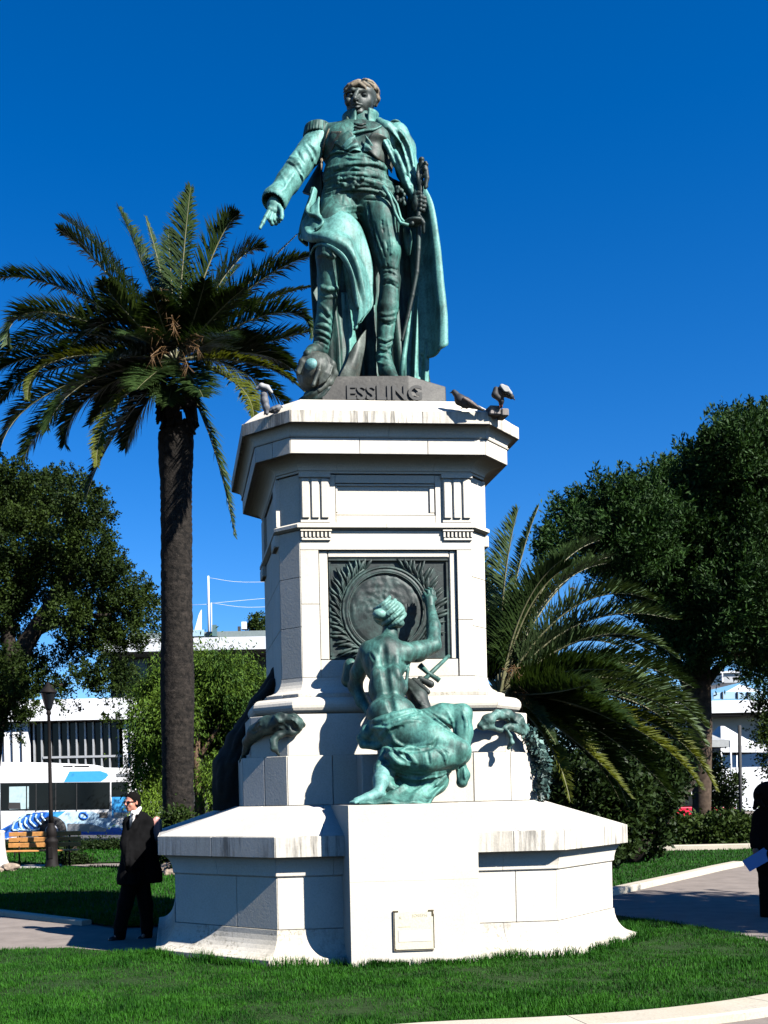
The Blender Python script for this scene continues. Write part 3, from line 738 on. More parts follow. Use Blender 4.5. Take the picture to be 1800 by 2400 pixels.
hug_sheet('lapel', [((735, 436, .02), (690, 470, .02), (645, 520, .02)), ((770, 470, .04), (725, 520, .06), (690, 560, .05)), ((812, 545, .03), (770, 560, .05), (720, 575, .03))], b_body, fold=lambda U, V: 0.01 * np.sin(V * 9))
hug_sheet('shirt_frill', [((775, 470, .03), (790, 520, .05), (822, 570, .03)), ((735, 500, .05), (755, 545, .07), (775, 568, .05)), ((690, 548, .03), (715, 568, .05), (740, 580, .03))], b_mint, fold=lambda U, V: 0.012 * np.sin(U * 12))
hug_sheet('shirt_frill', [((848, 470, .03), (842, 520, .05), (830, 572, .03)), ((872, 510, .05), (872, 550, .06), (862, 578, .04)), ((892, 540, .03), (898, 570, .03), (892, 592, .02))], b_mint, fold=lambda U, V: 0.012 * np.sin(U * 11))
hug_sheet('lapel', [((890, 450, .02), (860, 500, .03), (850, 560, .02)), ((950, 470, .04), (930, 540, .05), (915, 620, .04)), ((1000, 500, .02), (1000, 590, .04), (985, 660, .02)), ((1026, 560, .0), (1030, 640, .01), (1024, 700, .0))], b_chest, 16, 16, fold=lambda U, V: 0.008 * np.sin(U * 8 + V * 4))
hug_sheet('coat_front', [((625, 440, .012), (600, 520, .012), (575, 620, .012)), ((690, 440, .014), (650, 520, .014), (600, 620, .012))], b_chest)
for y in (395, 415, 435): hug_tube('cravat_fold', [(775, y - 8), (812, y + 3), (850, y - 6)], 0.016, b_dark)
st([(575, 620), (660, 575), (760, 603), (900, 622), (1010, 695)], 17); st([(600, 600), (700, 588), (830, 596), (930, 640)], 12, cut=True)
# sash wound round the waist
for y0, b, r in ((655, 12, 15), (690, -10, 13), (722, 6, 15), (757, -8, 14), (790, 8, 13), (822, 4, 12)):
    st([(572, y0 + 30), (680, y0 - 5 + b), (800, y0 - 8), (920, y0 + 8 - b), (1025, y0 + 50)], r)
    st([(580, y0 + 46), (690, y0 + 12 + b), (800, y0 + 10), (910, y0 + 26 - b), (1020, y0 + 66)], 8, cut=True)
for i in range(26):
    x = 660 + 170 * random.random(); y = 735 + 75 * random.random(); h = c.hit(*zc(x, y), D0, D1)
    if h: c.ell(h, (0.024, 0.024, 0.018), 0.008)
# trouser creases, flap and knees
st([(640, 960), (740, 935), (830, 925)], 8); st([(650, 985), (740, 970), (830, 965)], 8, cut=True); st([(690, 1000), (780, 1005), (830, 1020)], 7)
st([(760, 870), (790, 900), (800, 960)], 7, cut=True); st([(700, 850), (695, 910)], 6, cut=True); st([(840, 880), (960, 885)], 6, cut=True)
st([(860, 900), (880, 1020), (920, 1180), (965, 1330)], 9, cut=True); st([(985, 1000), (1010, 1150), (1020, 1330)], 9)
for p in (((960, 1360), (1000, 1350), (1050, 1372)), ((950, 1330), (1000, 1322), (1050, 1335)), ((900, 1030), (940, 1150), (975, 1250))): st(p, 7, cut=True)
for i in range(16):
    x = random.uniform(870, 1010); y = random.uniform(960, 1280); st([(x, y), (x + random.uniform(-5, 14), y + 40), (x + random.uniform(0, 26), y + 85)], random.uniform(3, 5), cut=random.random() < .6)
for p in (((640, 945), (740, 925), (820, 918)), ((670, 1015), (750, 1000), (815, 1000))): st(p, 9)
# boots
st([(955, 1405), (1000, 1388), (1062, 1420)], 11)
st([(945, 1440), (1000, 1420), (1058, 1455)], 7, cut=True)
for p in (((925, 1610), (990, 1625), (1060, 1600)), ((925, 1640), (990, 1660), (1058, 1640)), ((920, 1770), (970, 1795), (1035, 1770)), ((915, 1800), (980, 1835), (1030, 1805)),
          ((912, 1850), (960, 1850), (1020, 1875)), ((910, 1900), (960, 1890), (1015, 1925)), ((915, 1930), (960, 1945), (1010, 1950))): st(p, 10)
for p in (((930, 1780), (980, 1812), (1030, 1788)), ((915, 1830), (960, 1868), (1025, 1840)), ((930, 1660), (1000, 1690), (1055, 1665))): st(p, 7, cut=True)
st([(535, 1245), (580, 1230), (620, 1245), (665, 1250)], 12); st([(560, 1445), (610, 1462), (668, 1452)], 13, taper=False); st([(556, 1500), (610, 1512), (665, 1500)], 9, taper=False)
for p in (((555, 1550), (600, 1600), (645, 1680)), ((545, 1630), (600, 1660), (640, 1700)), ((530, 1690), (590, 1700), (640, 1740)), ((515, 1720), (580, 1745), (632, 1780)),
          ((515, 1770), (570, 1780), (625, 1820)), ((515, 1800), (560, 1815), (620, 1850))): st(p, 11)
for p in (((550, 1580), (600, 1640), (640, 1700)), ((520, 1705), (580, 1722), (636, 1762)), ((515, 1745), (575, 1762), (628, 1802)), ((512, 1790), (565, 1800), (622, 1838))): st(p, 8, cut=True)
# sleeves
for p in (((345, 628), (390, 655), (440, 745)), ((365, 600), (410, 640), (440, 690))): st(p, 11)
for p in (((350, 642), (395, 672), (432, 740)), ((470, 520), (520, 560), (530, 640)), ((470, 490), (510, 530), (540, 590))): st(p, 8, cut=True)
st([(300, 700), (330, 790), (290, 830)], 6); st([(440, 560), (400, 640)], 7)
c.rough(0.0018, 9)
c.obj('body', b_body, sol)
for f_ in HUG: f_()
Qc = []
for y, rx, rd in ((452, 108, .20), (400, 98, .185), (338, 108, .20)):
    Qc.append([S(815, y + 16 * math.cos(t) * (1 if y < 400 else 0.4), 0.0) + Vector((rx * KM * math.sin(t), -rd * math.cos(t), 0)) for t in np.linspace(0.38, 5.95, 14)])
sheet('collar', Qc, b_cape, sol, 40, 10, None, 0.022)

# right sleeve and cuff are paler with verdigris: a thin skin of their own
def hand(name, wrist, palm, fingers, thumb, mat, res=0.006, r0=15):
    pts = [S(*wrist), S(*palm)] + [S(*p) for f in fingers for p in f] + [S(*p) for p in thumb]
    h = clay_for(pts, 0.09, res)
    h.cone(S(*wrist), S(*palm), 34 * KM, 40 * KM, 0.02)
    n = len(fingers); a = Vector(S(*fingers[0][0])); b = Vector(S(*fingers[-1][0]))
    h.cone(a, b, 20 * KM, 18 * KM, 0.03); h.cone(S(*palm), (a + b) / 2, 38 * KM, 22 * KM, 0.03)
    for i, f in enumerate(fingers):
        m = len(f); rr = [r0 * KM * (1.0 - 0.1 * i * (i > 1)) * (1 - 0.38 * j / (m - 1)) for j in range(m)]
        h.chain([S(*p) for p in f], rr, 0.004)
        for p in f[1:-1]: h.ell(S(*p), (r0 * KM * 0.95,) * 3, 0.006)
    m = len(thumb); h.chain([S(*p) for p in thumb], [r0 * 1.15 * KM * (1 - 0.3 * j / (m - 1)) for j in range(m)], 0.008)
    return h.obj(name, mat, sol)
hand('hand', (270, 862, -0.32), (252, 915, -0.37),
     [[(228, 945, -0.41), (200, 995, -0.45), (182, 1030, -0.47), (164, 1064, -0.49)],
      [(244, 962, -0.40), (228, 1010, -0.44), (242, 1035, -0.41), (262, 1030, -0.37)],
      [(262, 966, -0.385), (255, 1012, -0.42), (268, 1032, -0.385), (280, 1020, -0.35)],
      [(279, 960, -0.37), (280, 1002, -0.395), (286, 1018, -0.37), (292, 1006, -0.34)]],
     [(274, 905, -0.39), (302, 948, -0.42), (306, 985, -0.43), (302, 1004, -0.435)], b_mint)
hand('hand', (1192, 880, -0.13), (1188, 915, -0.16),
     [[(1172, 872, -0.20), (1205, 862, -0.23), (1232, 872, -0.20), (1228, 884, -0.16)],
      [(1170, 897, -0.20), (1206, 888, -0.235), (1234, 898, -0.20), (1228, 908, -0.16)],
      [(1172, 922, -0.20), (1205, 915, -0.23), (1230, 924, -0.20), (1224, 934, -0.16)],
      [(1178, 945, -0.19), (1203, 942, -0.22), (1222, 949, -0.19), (1216, 956, -0.16)]],
     [(1176, 868, -0.17), (1172, 848, -0.2), (1190, 836, -0.22), (1205, 838, -0.23)], b_dark)
# sleeve overlay
sv = Clay(S(150, 1000, -0.6), S(620, 430, 0.25), 0.011)
def chV(v, pts, rr, k=0.02, **kw): v.chain([S(*p) for p in pts], [r * KM for r in rr], k, **kw)
chV(sv, [(535, 500, -0.01), (480, 580, -0.06), (415, 665, -0.12)], [84, 84, 79]); chV(sv, [(415, 665, -0.12), (345, 765, -0.22), (290, 842, -0.295)], [80, 78, 66])
chV(sv, [(300, 832, -0.285), (262, 880, -0.335)], [72, 84], 0.008); chV(sv, [(268, 876, -0.33), (246, 906, -0.36)], [56, 74], 0.006, cut=True)
for p, r in ((((345, 628), (395, 655), (442, 745)), 12), (((360, 600), (412, 640), (445, 700)), 12), (((300, 700), (332, 790), (292, 830)), 8), (((455, 520), (500, 600), (525, 650)), 10), (((390, 700), (330, 790)), 9)):
    sv.stroke(list(p), r * KM, D0, D1, 0.3, conv=zc)
for p, r in ((((350, 645), (395, 675), (434, 745)), 9), (((470, 520), (515, 570), (525, 640)), 9), (((370, 620), (410, 660), (440, 715)), 8), (((400, 560), (450, 640)), 8)):
    sv.stroke(list(p), r * KM, D0, D1, 0.3, cut=True, conv=zc)
sv.rough(0.002, 8)
sv.obj('sleeve', b_mint, sol)

# head
hc = Clay(S(690, 420, -0.36), S(950, 80, 0.26), 0.0062)
def eh(x, y, dd, rx, ry, rd, k=0.02, **kw): hc.ell(S(x, y, dd), (rx * KM, rd, ry * KM), k, **kw)
def chh(pts, rr, k=0.012, **kw): hc.chain([S(*p) for p in pts], [r * KM for r in rr], k, **kw)
chh([(818, 420, 0.02), (820, 320, 0.0)], [66, 62], 0.03)
eh(824, 224, 0.0, 96, 92, 0.20, 0.02); eh(806, 276, -0.05, 80, 78, 0.15, 0.04); eh(800, 322, -0.12, 38, 22, 0.06, 0.03)
chh([(800, 168, -0.19), (782, 205, -0.225), (776, 226, -0.245)], [13, 13, 17], 0.014); eh(766, 230, -0.215, 12, 9, 0.02, 0.008); eh(794, 232, -0.215, 12, 9, 0.02, 0.008)
chh([(728, 178, -0.14), (765, 168, -0.19), (800, 172, -0.195)], [12, 14, 13], 0.015); chh([(800, 172, -0.195), (845, 172, -0.175), (885, 190, -0.12)], [13, 14, 11], 0.015)
eh(752, 196, -0.195, 20, 11, 0.022, 0.012, cut=True); eh(840, 200, -0.19, 24, 12, 0.026, 0.012, cut=True)
eh(754, 198, -0.172, 16, 10, 0.022, 0.004); eh(840, 201, -0.166, 18, 10, 0.022, 0.004)
chh([(762, 262, -0.195), (790, 257, -0.215), (822, 264, -0.19)], [8, 10, 7], 0.008); chh([(768, 276, -0.19), (790, 279, -0.205), (815, 274, -0.185)], [8, 10, 7], 0.008)
chh([(760, 269, -0.205), (790, 268, -0.225), (822, 269, -0.2)], [3, 4, 3], 0.006, cut=True)
eh(735, 240, -0.12, 24, 30, 0.05, 0.03); eh(862, 245, -0.11, 30, 32, 0.06, 0.03)
chh([(906, 215, -0.02), (912, 240, -0.03), (902, 268, -0.03)], [11, 13, 9], 0.01)
hc.rough(0.0018, 10)
hc.obj('head', b_head, sol)
hr = Clay(S(680, 300, -0.36), S(960, 70, 0.28), 0.0075)
hr.ell(S(828, 205, 0.03), (102 * KM, 0.195, 64 * KM), 0.02)
hr.ell(S(796, 252, -0.20), (90 * KM, 0.17, 78 * KM), 0.015, cut=True)
hr.chain([S(908, 185, -0.02), S(924, 228, 0.0), S(914, 268, 0.02)], [24 * KM, 20 * KM, 12 * KM], 0.012)
rh = random.Random(5)
for i in range(120):
    t = rh.uniform(-2.0, 1.8); e = rh.uniform(0.05, 1.45)
    pts = []
    for j in range(4):
        tt = t + 0.16 * j * (1 if t > -0.2 else -1); ee = e - 0.10 * j + 0.05 * math.sin(j * 2 + i)
        pts.append(S(828, 205, 0.03) + Vector((106 * KM * math.sin(tt) * math.cos(ee), -0.205 * math.cos(tt) * math.cos(ee), 70 * KM * math.sin(ee))))
    if pts[-1].y < DS - 0.10 and pts[-1].z < S(0, 190).z: continue
    hr.chain(pts, [0.012, 0.018, 0.017, 0.009], 0.004)
for q, r0 in (([(800, 128, -.19), (760, 140, -.19), (722, 168, -.16), (702, 186, -.13)], 20), ([(790, 120, -.16), (740, 138, -.15), (712, 165, -.1)], 18), ([(835, 128, -.19), (868, 146, -.17), (895, 178, -.11)], 18), ([(725, 178, -.11), (716, 202, -.1), (713, 226, -.09)], 15), ([(812, 130, -.2), (840, 150, -.2), (852, 168, -.19)], 15)):
    hr.chain([S(*p) for p in q], [r0 * KM * (1 - 0.25 * j) for j in range(len(q))], 0.006)
hr.rough(0.002, 16)
hr.obj('hair', b_hair, sol)

# ---- cape: sheets of bronze
def R(*p): return [S(*q) for q in p]
def vfold(n, amp, ph=0.0, sharp=1.0, grow=0.6):
    return lambda U, V: amp * (1 - grow + grow * V) * (np.sin(U * n * 2 * np.pi + ph + 0.6 * np.sin(V * 3)) + 0.35 * np.sin(U * n * 4.7 * np.pi + 1.3 + V))
# behind everything
sheet('cape', [R((520, 700, .22), (700, 700, .26), (900, 700, .26), (1080, 760, .20)),
               R((478, 1000, .20), (680, 1000, .28), (900, 1000, .30), (1130, 1000, .22)),
               R((480, 1200, .16), (690, 1200, .28), (900, 1250, .32), (1160, 1300, .24)),
               R((496, 1520, .12), (690, 1500, .24), (900, 1600, .30), (1190, 1650, .24)),
               R((520, 1800, .08), (720, 1800, .20), (920, 1900, .26), (1230, 1900, .22)),
               R((560, 2080, .05), (720, 2080, .18), (920, 2080, .22), (1258, 2075, .18))], b_teal_shade, sol, 70, 40, vfold(5, 0.045))
# right-hand fall with the pale outer fold
sheet('cape', [R((1150, 720, .16), (1180, 760, .04), (1212, 800, -.02), (1225, 830, .02)),
               R((1120, 900, .20), (1190, 920, .04), (1255, 930, -.06), (1290, 960, .03)),
               R((1130, 1150, .22), (1200, 1180, .06), (1290, 1180, -.08), (1325, 1190, .03)),
               R((1150, 1400, .22), (1215, 1430, .06), (1310, 1420, -.10), (1347, 1410, .03)),
               R((1165, 1640, .20), (1230, 1660, .05), (1330, 1640, -.12), (1368, 1620, .02)),
               R((1160, 1840, .18), (1235, 1900, .05), (1325, 1850, -.12), (1388, 1812, .01))], b_mint, sol, 40, 50,
      lambda U, V: 0.035 * np.sin(U * 9 + 0.5) * (0.4 + 0.6 * V) + 0.03 * np.exp(-((U - 0.78) / 0.07) ** 2))
sheet('cape', [R((1130, 1500, .20), (1190, 1500, .10), (1235, 1500, .10)), R((1105, 1800, .20), (1180, 1800, .08), (1262, 1800, .08)),
               R((1085, 2090, .16), (1170, 2090, .05), (1256, 2090, .06))], b_cape, sol, 30, 20, vfold(2.5, 0.03))
# mantle over the left shoulder and arm
mt = Clay(S(880, 900, -0.45), S(1240, 320, 0.3), 0.0095)
def chm(pts, rr, k=0.03, **kw): mt.chain([S(*p) for p in pts], [r * KM for r in rr], k, **kw)
chm([(1045, 475, .03), (1085, 560, .02), (1120, 680, .02), (1155, 800, -.04), (1180, 850, -.1)], [86, 84, 66, 44, 26], 0.04)
chm([(935, 372, -.14), (985, 420, -.17), (1040, 480, -.12)], [24, 40, 60], 0.03)
chm([(925, 425, -.22), (985, 520, -.24), (1050, 640, -.20), (1110, 760, -.16), (1165, 860, -.14)], [18, 22, 26, 24, 16], 0.03)
chm([(960, 400, -.10), (945, 352, -.10)], [16, 8], 0.02)
for p, r in ((((960, 430), (1020, 520), (1080, 660), (1130, 800)), 13), (((1010, 430), (1080, 530), (1120, 660), (1150, 790)), 14), (((1060, 420), (1120, 520), (1150, 640), (1168, 780)), 12)):
    mt.stroke(list(p), r * KM, D0, D1, 0.35, conv=zc)
for p, r in ((((985, 430), (1050, 520), (1100, 650), (1140, 790)), 12), (((940, 410), (1000, 520), (1060, 660)), 9), (((1040, 430), (1100, 520), (1135, 650), (1160, 760)), 11)):
    mt.stroke(list(p), r * KM, D0, D1, 0.3, cut=True, conv=zc)
mt.rough(0.0022, 8)
mt.obj('cape', b_mint, sol)
# coat tail on the left, dark
sheet('coat_tail', [R((560, 610, .05), (545, 640, .1), (535, 660, .18)), R((560, 720, -.02), (500, 740, .06), (470, 770, .16)), R((565, 860, -.05), (490, 850, .04), (438, 828, .14))], b_dark, sol, 20, 20)
# over the raised thigh
sheet('cape', [R((548, 860, -.30), (560, 990, -.33), (690, 965, -.40), (785, 1030, -.36), (838, 1140, -.34), (884, 1300, -.36), (893, 1460, -.38), (890, 1562, -.40)),
               R((490, 930, -.26), (520, 1050, -.42), (650, 1040, -.52), (760, 1100, -.52), (815, 1220, -.48), (855, 1360, -.46), (868, 1490, -.46), (868, 1600, -.44)),
               R((440, 1020, -.20), (480, 1100, -.42), (610, 1100, -.58), (730, 1170, -.58), (790, 1290, -.55), (822, 1420, -.52), (840, 1530, -.50), (835, 1640, -.46)),
               R((420, 1128, -.16), (500, 1158, -.40), (600, 1160, -.60), (710, 1230, -.60), (768, 1345, -.57), (795, 1470, -.54), (806, 1572, -.52), (790, 1690, -.46))], b_mint, sol, 80, 30,
      lambda U, V: 0.034 * np.sin(V * 9 + U * 3 + 0.4) * np.sin(np.pi * np.clip(U * 1.1, 0, 1)) + 0.006 * np.sin(V * 19 + U * 9 + 1), 0.028)
# hem turned back over the knee
sheet('cape', [R((500, 1210, -.36), (520, 1172, -.48), (570, 1158, -.56), (640, 1180, -.62), (715, 1240, -.63), (765, 1345, -.60), (790, 1470, -.56), (806, 1578, -.54)),
               R((492, 1240, -.34), (520, 1195, -.46), (575, 1185, -.53), (640, 1215, -.58), (700, 1280, -.58), (742, 1380, -.54), (762, 1490, -.50), (790, 1590, -.50))], b_mint, sol, 60, 10, lambda U, V: 0.014 * np.sin(V * 3.1) * np.ones_like(U), 0.03)
sheet('cape', [R((700, 1290, -.50), (745, 1400, -.48), (762, 1500, -.46)), R((720, 1420, -.40), (765, 1500, -.42), (790, 1600, -.44)), R((745, 1560, -.34), (770, 1640, -.38), (775, 1725, -.42))], b_cape, sol, 24, 20, vfold(2, 0.012))
sheet('cape', [R((895, 1470, -.36), (860, 1490, -.42), (815, 1430, -.46)), R((893, 1565, -.38), (850, 1600, -.42), (805, 1580, -.46)), R((830, 1650, -.40), (800, 1690, -.42), (768, 1722, -.42))], b_cape, sol, 24, 20, vfold(1.5, 0.012))
# curled fold at the hip
sheet('cape', [R((515, 795, -.20), (490, 880, -.26), (466, 925, -.30), (480, 955, -.36), (530, 968, -.42), (572, 1005, -.46), (570, 1035, -.48), (525, 1062, -.48)),
               R((535, 830, -.10), (520, 920, -.16), (500, 985, -.22), (505, 1010, -.28), (545, 1015, -.34), (565, 1030, -.38), (560, 1060, -.42), (520, 1085, -.44))], b_mint, sol, 50, 10, lambda U, V: 0.012 * np.sin(V * 3.1) * np.ones_like(U), 0.03)
sheet('cape', [R((515, 800, -.12), (480, 930, -.16), (440, 1060, -.14)), R((500, 880, -.1), (450, 1010, -.14), (424, 1130, -.12)), R((540, 900, .0), (480, 1050, .0), (478, 1180, .02))], b_cape, sol, 24, 14)
# lower folds between the legs and the fallen cuirass plate
sheet('cape', [R((690, 1480, -.12), (715, 1480, -.18), (740, 1490, -.10)), R((700, 1700, -.14), (735, 1690, -.22), (775, 1700, -.12)), R((720, 1880, -.16), (745, 1870, -.22), (790, 1840, -.14)), R((650, 2060, -.16), (690, 2050, -.22), (760, 2050, -.14))], b_cape, sol, 20, 30)
sheet('cuirass_plate', [R((852, 1722, -.20), (845, 1830, -.24), (825, 1940, -.26), (800, 2075, -.24)), R((800, 1790, -.30), (790, 1880, -.34), (765, 1970, -.36), (730, 2075, -.34)), R((742, 1870, -.30), (725, 1930, -.36), (695, 1990, -.38), (655, 2075, -.34))], b_grey, sol, 30, 20)
# sword, scabbard, belts
def cz(pts): return [S(*p) for p in pts]
sw = Clay(S(1060, 2120, -0.45), S(1290, 570, 0.3), 0.0085)
def chw(pts, rr, k=0.01, **kw): sw.chain(cz(pts), [r * KM for r in rr], k, **kw)
chw([(1188, 1000, -.20), (1205, 820, -.20), (1212, 640, -.18)], [16, 17, 15]); sw.ell(S(1210, 622, -.18), (20 * KM, .04, 18 * KM), 0.01)
chw([(1212, 640, -.18), (1240, 680, -.22), (1246, 740, -.24), (1236, 800, -.24)], [12, 14, 16, 12]); chw([(1190, 650, -.16), (1184, 720, -.2), (1196, 790, -.2)], [9, 10, 9])
for i in range(12):
    y = 640 + 14 * i; sw.ell(S(1236 + 8 * math.sin(i * 1.9), y, -.23), (13 * KM, .025, 10 * KM), 0.006)
sw.ell(S(1165, 1025, -.22), (66 * KM, .10, 22 * KM), 0.02); chw([(1225, 1090, -.24), (1222, 1030, -.27), (1200, 990, -.26)], [9, 13, 12]); chw([(1100, 1045, -.22), (1150, 1035, -.28)], [10, 14])
chw([(1193, 1050, -.20), (1190, 1200, -.19), (1180, 1350, -.18), (1152, 1500, -.17), (1122, 1640, -.16), (1084, 1790, -.15)], [17, 16, 15, 14, 13, 10])
sw.obj('sword', b_dark, sol)
tube('cape_cord', cz([(1140, 1600, .02), (1118, 1750, .0), (1095, 1900, -.02), (1078, 2060, -.04)]), [0.012, 0.026, 0.034, 0.04], b_cape, sol, 8)
tube('sword_belt', cz([(960, 790, -.30), (1005, 860, -.28), (1040, 970, -.24), (1075, 1030, -.24), (1125, 1045, -.28)]), 0.020, b_cape, sol, 6)
tube('sword_belt', cz([(1000, 830, -.26), (1050, 910, -.22), (1075, 1000, -.2), (1110, 1040, -.22)]), 0.018, b_cape, sol, 6)
ta = Clay(S(1020, 940, -.4), S(1130, 780, .1), 0.009)
for i in range(16): ta.ell(S(1040 + 60 * random.random(), 800 + 110 * random.random(), -.2 + .06 * random.random()), (0.022, 0.022, 0.03), 0.006)
ta.obj('sash_tassel', b_dark, sol)
tube('strap_end', cz([(1112, 1060, -.05), (1118, 1150, -.06), (1128, 1240, -.06)]), [0.05, 0.06, 0.02], b_body, sol, 8)
# helmet under the raised foot
hm = Clay(S(380, 2200, -0.72), S(690, 1840, 0.1), 0.009)
hm.ell(S(520, 2000, -.34), (118 * KM, .24, 125 * KM), 0.02)
hm.chain(cz([(480, 1890, -.46), (440, 1940, -.5), (412, 2000, -.5)]), [34 * KM, 26 * KM, 18 * KM], 0.03)
hm.chain(cz([(580, 1890, -.44), (630, 1950, -.46), (648, 2010, -.42), (610, 2070, -.42), (545, 2115, -.46)]), [16 * KM, 22 * KM, 22 * KM, 26 * KM, 18 * KM], 0.02)
hm.chain(cz([(560, 1905, -.5), (545, 1990, -.6), (510, 2080, -.62)]), [12 * KM] * 3, 0.01)
for i in range(5): hm.chain(cz([(580 + 12 * i, 1910 + 14 * i, -.5), (560 + 14 * i, 1990 + 6 * i, -.52), (545 + 10 * i, 2080 - 6 * i, -.52)]), [7 * KM, 9 * KM, 6 * KM], 0.012)
hm.rough(0.004, 9)
hl = hm.obj('helmet', b_grey, sol)
bs = Clay(S(440, 2030, -.75), S(560, 1880, -.35), 0.007); bs.ell(S(500, 1955, -.52), (47 * KM, .08, 44 * KM), 0.01)
bs.obj('helmet_boss', bronze('bronze_boss', 0.9, (0.08, 0.2, 0.19), (0.14, 0.34, 0.33), False), hl)

dr = Clay(S(380, 2260, -.62), S(660, 2060, .2), 0.011)
dr.chain([S(440, 2190, -.36), S(520, 2150, -.38), S(600, 2110, -.36)], [30 * KM, 42 * KM, 50 * KM], 0.03); dr.chain([S(470, 2210, -.30), S(560, 2180, -.34), S(640, 2180, -.30)], [36 * KM, 44 * KM, 40 * KM], 0.03); dr.ell(S(540, 2170, -.1), (100 * KM, .3, 60 * KM), 0.03)
for p in (((450, 2160), (520, 2130), (590, 2080)), ((500, 2180), (570, 2150), (610, 2100))): dr.stroke(list(p), 10 * KM, DS - .8, DS + .2, 0.4, conv=zc)
dr.obj('fallen_drapery', b_dark, sol)
# plinth with the raised letters
b_plinth = bronze('bronze_plinth', 0.4, (0.055, 0.052, 0.044), (0.10, 0.095, 0.08), False)
zt, zb = 6.43, 6.05
pf = 0.99
l0, l1 = -0.60, 0.63
bm = bmesh.new()
loop = [(-0.66, -0.985), (0.34, -1.0), (0.80, -0.88), (0.84, 0.85), (-0.80, 0.85)]
lo = [bm.verts.new(M(x, y, zb)) for x, y in loop]; hi = [bm.verts.new(M(x, y + 0.02, zt - dz)) for (x, y), dz in zip(loop, (0.02, 0.0, 0.075, 0.06, 0.0))]
n = len(loop)
for i in range(n): bm.faces.new((lo[i], lo[(i + 1) % n], hi[(i + 1) % n], hi[i]))
bm.faces.new(hi)
bmesh.ops.recalc_face_normals(bm, faces=bm.faces); bmesh.ops.bevel(bm, geom=list(bm.edges), offset=0.012, segments=2, affect='EDGES', profile=0.5)
obj_bm('plinth', bm, b_plinth, sol)

text_mesh('lettering', 'ESSLING', 0.235, 0.006, plain('letter_bronze', (0.022, 0.022, 0.019), 0.6, var=0.3, scale=20), sol, M(0.055, -0.998, 6.222), Vector((math.cos(TH - 0.02), math.sin(TH - 0.02), 0)), Vector((math.sin(TH), -math.cos(TH), 0.08)), 1.02, 0.006)

# ------------------------------------------------------------------ bronze relief in the frame
m_rel = bronze('bronze_relief', 0.34, (0.014, 0.028, 0.026), (0.085, 0.17, 0.15), False)
m_rel_l = bronze('bronze_leaf', 0.4, (0.02, 0.04, 0.036), (0.11, 0.20, 0.175), False)
rl = thing('bronze_relief', 'square dark bronze relief with a round medallion and palm branches, set in the white shaft', 'relief', M(0.03, -1.1, 3.2), TH)
mbox('back_plate', -0.655, 0.712, -1.105, -1.086, 3.19, 4.322, m_rel, rl, 0.004)
for x0, x1, z0, z1 in ((-0.655, 0.712, 4.285, 4.322), (-0.655, 0.712, 3.19, 3.225), (-0.655, -0.62, 3.228, 4.282), (0.677, 0.712, 3.228, 4.282)):
    mbox('border', x0, x1, -1.135, -1.102, z0, z1, m_rel, rl, 0.01)
mcx, mcz, mr = -0.01, 3.735, 0.475
Vd = []; Qd = []; NRr, NTt = 26, 72
for j in range(NRr + 1):
    r = mr * j / NRr
    for i in range(NTt):
        t = 2 * math.pi * i / NTt; x, z = mcx + r * math.cos(t), mcz + r * math.sin(t)
        e = 0.0
        if r < 0.40:
            n1 = noise.noise(Vector((x * 22, 3.1, z * 14))); n2 = noise.noise(Vector((x * 45, 8.1, z * 40)))
            w = min(1, max(0, (z - 3.62) / 0.1)); e = (0.022 * abs(n1) + 0.012 * n2) * w
        elif r < 0.425: e = -0.008
        elif r < 0.455: e = 0.03
        else: e = 0.012
        Vd.append(M(x, -1.118 - e - 0.02 * (1 - (r / mr) ** 2), z))
for j in range(NRr):
    for i in range(NTt):
        a = j * NTt + i; b = j * NTt + (i + 1) % NTt; Qd.append((a, b, b + NTt, a + NTt))
obj_np('medallion', Vd, Qd, m_rel, rl, True)
tubes('medallion_rim', [([M(mcx + (mr + 0.01) * math.cos(t), -1.125, mcz + (mr + 0.01) * math.sin(t)) for t in np.linspace(0, 2 * math.pi, 49)], 0.018),
                        ([M(mcx + (mr - 0.05) * math.cos(t), -1.135, mcz + (mr - 0.05) * math.sin(t)) for t in np.linspace(0, 2 * math.pi, 49)], 0.010)], m_rel_l, rl)
def relief_leaf(x, z, ang, L, w):
    V = []; 
    for t, ww in ((0, 0.15), (0.3, 0.8), (0.6, 1.0), (0.85, 0.55), (1, 0.0)):
        for s, e in ((-1, 0.0), (0, 0.028), (1, 0.0)):
            lx = x + math.cos(ang) * L * t - math.sin(ang) * w * ww * s; lz = z + math.sin(ang) * L * t + math.cos(ang) * w * ww * s
            V.append(M(max(-0.645, min(0.70, lx)), -1.106 - e * (0.4 + ww) - 0.02 * t, max(3.2, min(4.31, lz))))
    Q = []
    for i in range(4):
        for k in range(2): a = i * 3 + k; Q.append((a, a + 1, a + 4, a + 3))
    return V, Q
for side in (-1, 1):
    for i in range(26):
        t = i / 25; a0 = -1.95 + 3.1 * t                       # up along the medallion
        r0 = 0.50
        ang = math.pi / 2 - side * a0 if False else None
        th = -math.pi / 2 + (0.35 + t * 2.3) * 1.0
        bx = mcx + side * (r0 * math.cos(th)); bz = mcz + r0 * math.sin(th) * 1.02
        out = math.atan2(math.sin(th), side * math.cos(th))
        for sgn, L in ((0.55, 0.24), (1.1, 0.17)):
            an = out + side * sgn * (1 if i % 2 else 0.8)
            v, q = relief_leaf(bx, bz, an, L * random.uniform(0.75, 1.15), 0.022)
            obj_np('leaf', v, q, m_rel_l, rl, False)
    tube('stem', [M(mcx + side * 0.515 * math.cos(th), -1.115, mcz + 0.52 * math.sin(th)) for th in np.linspace(-1.2, 1.1, 14)], 0.014, m_rel_l, rl, 6)

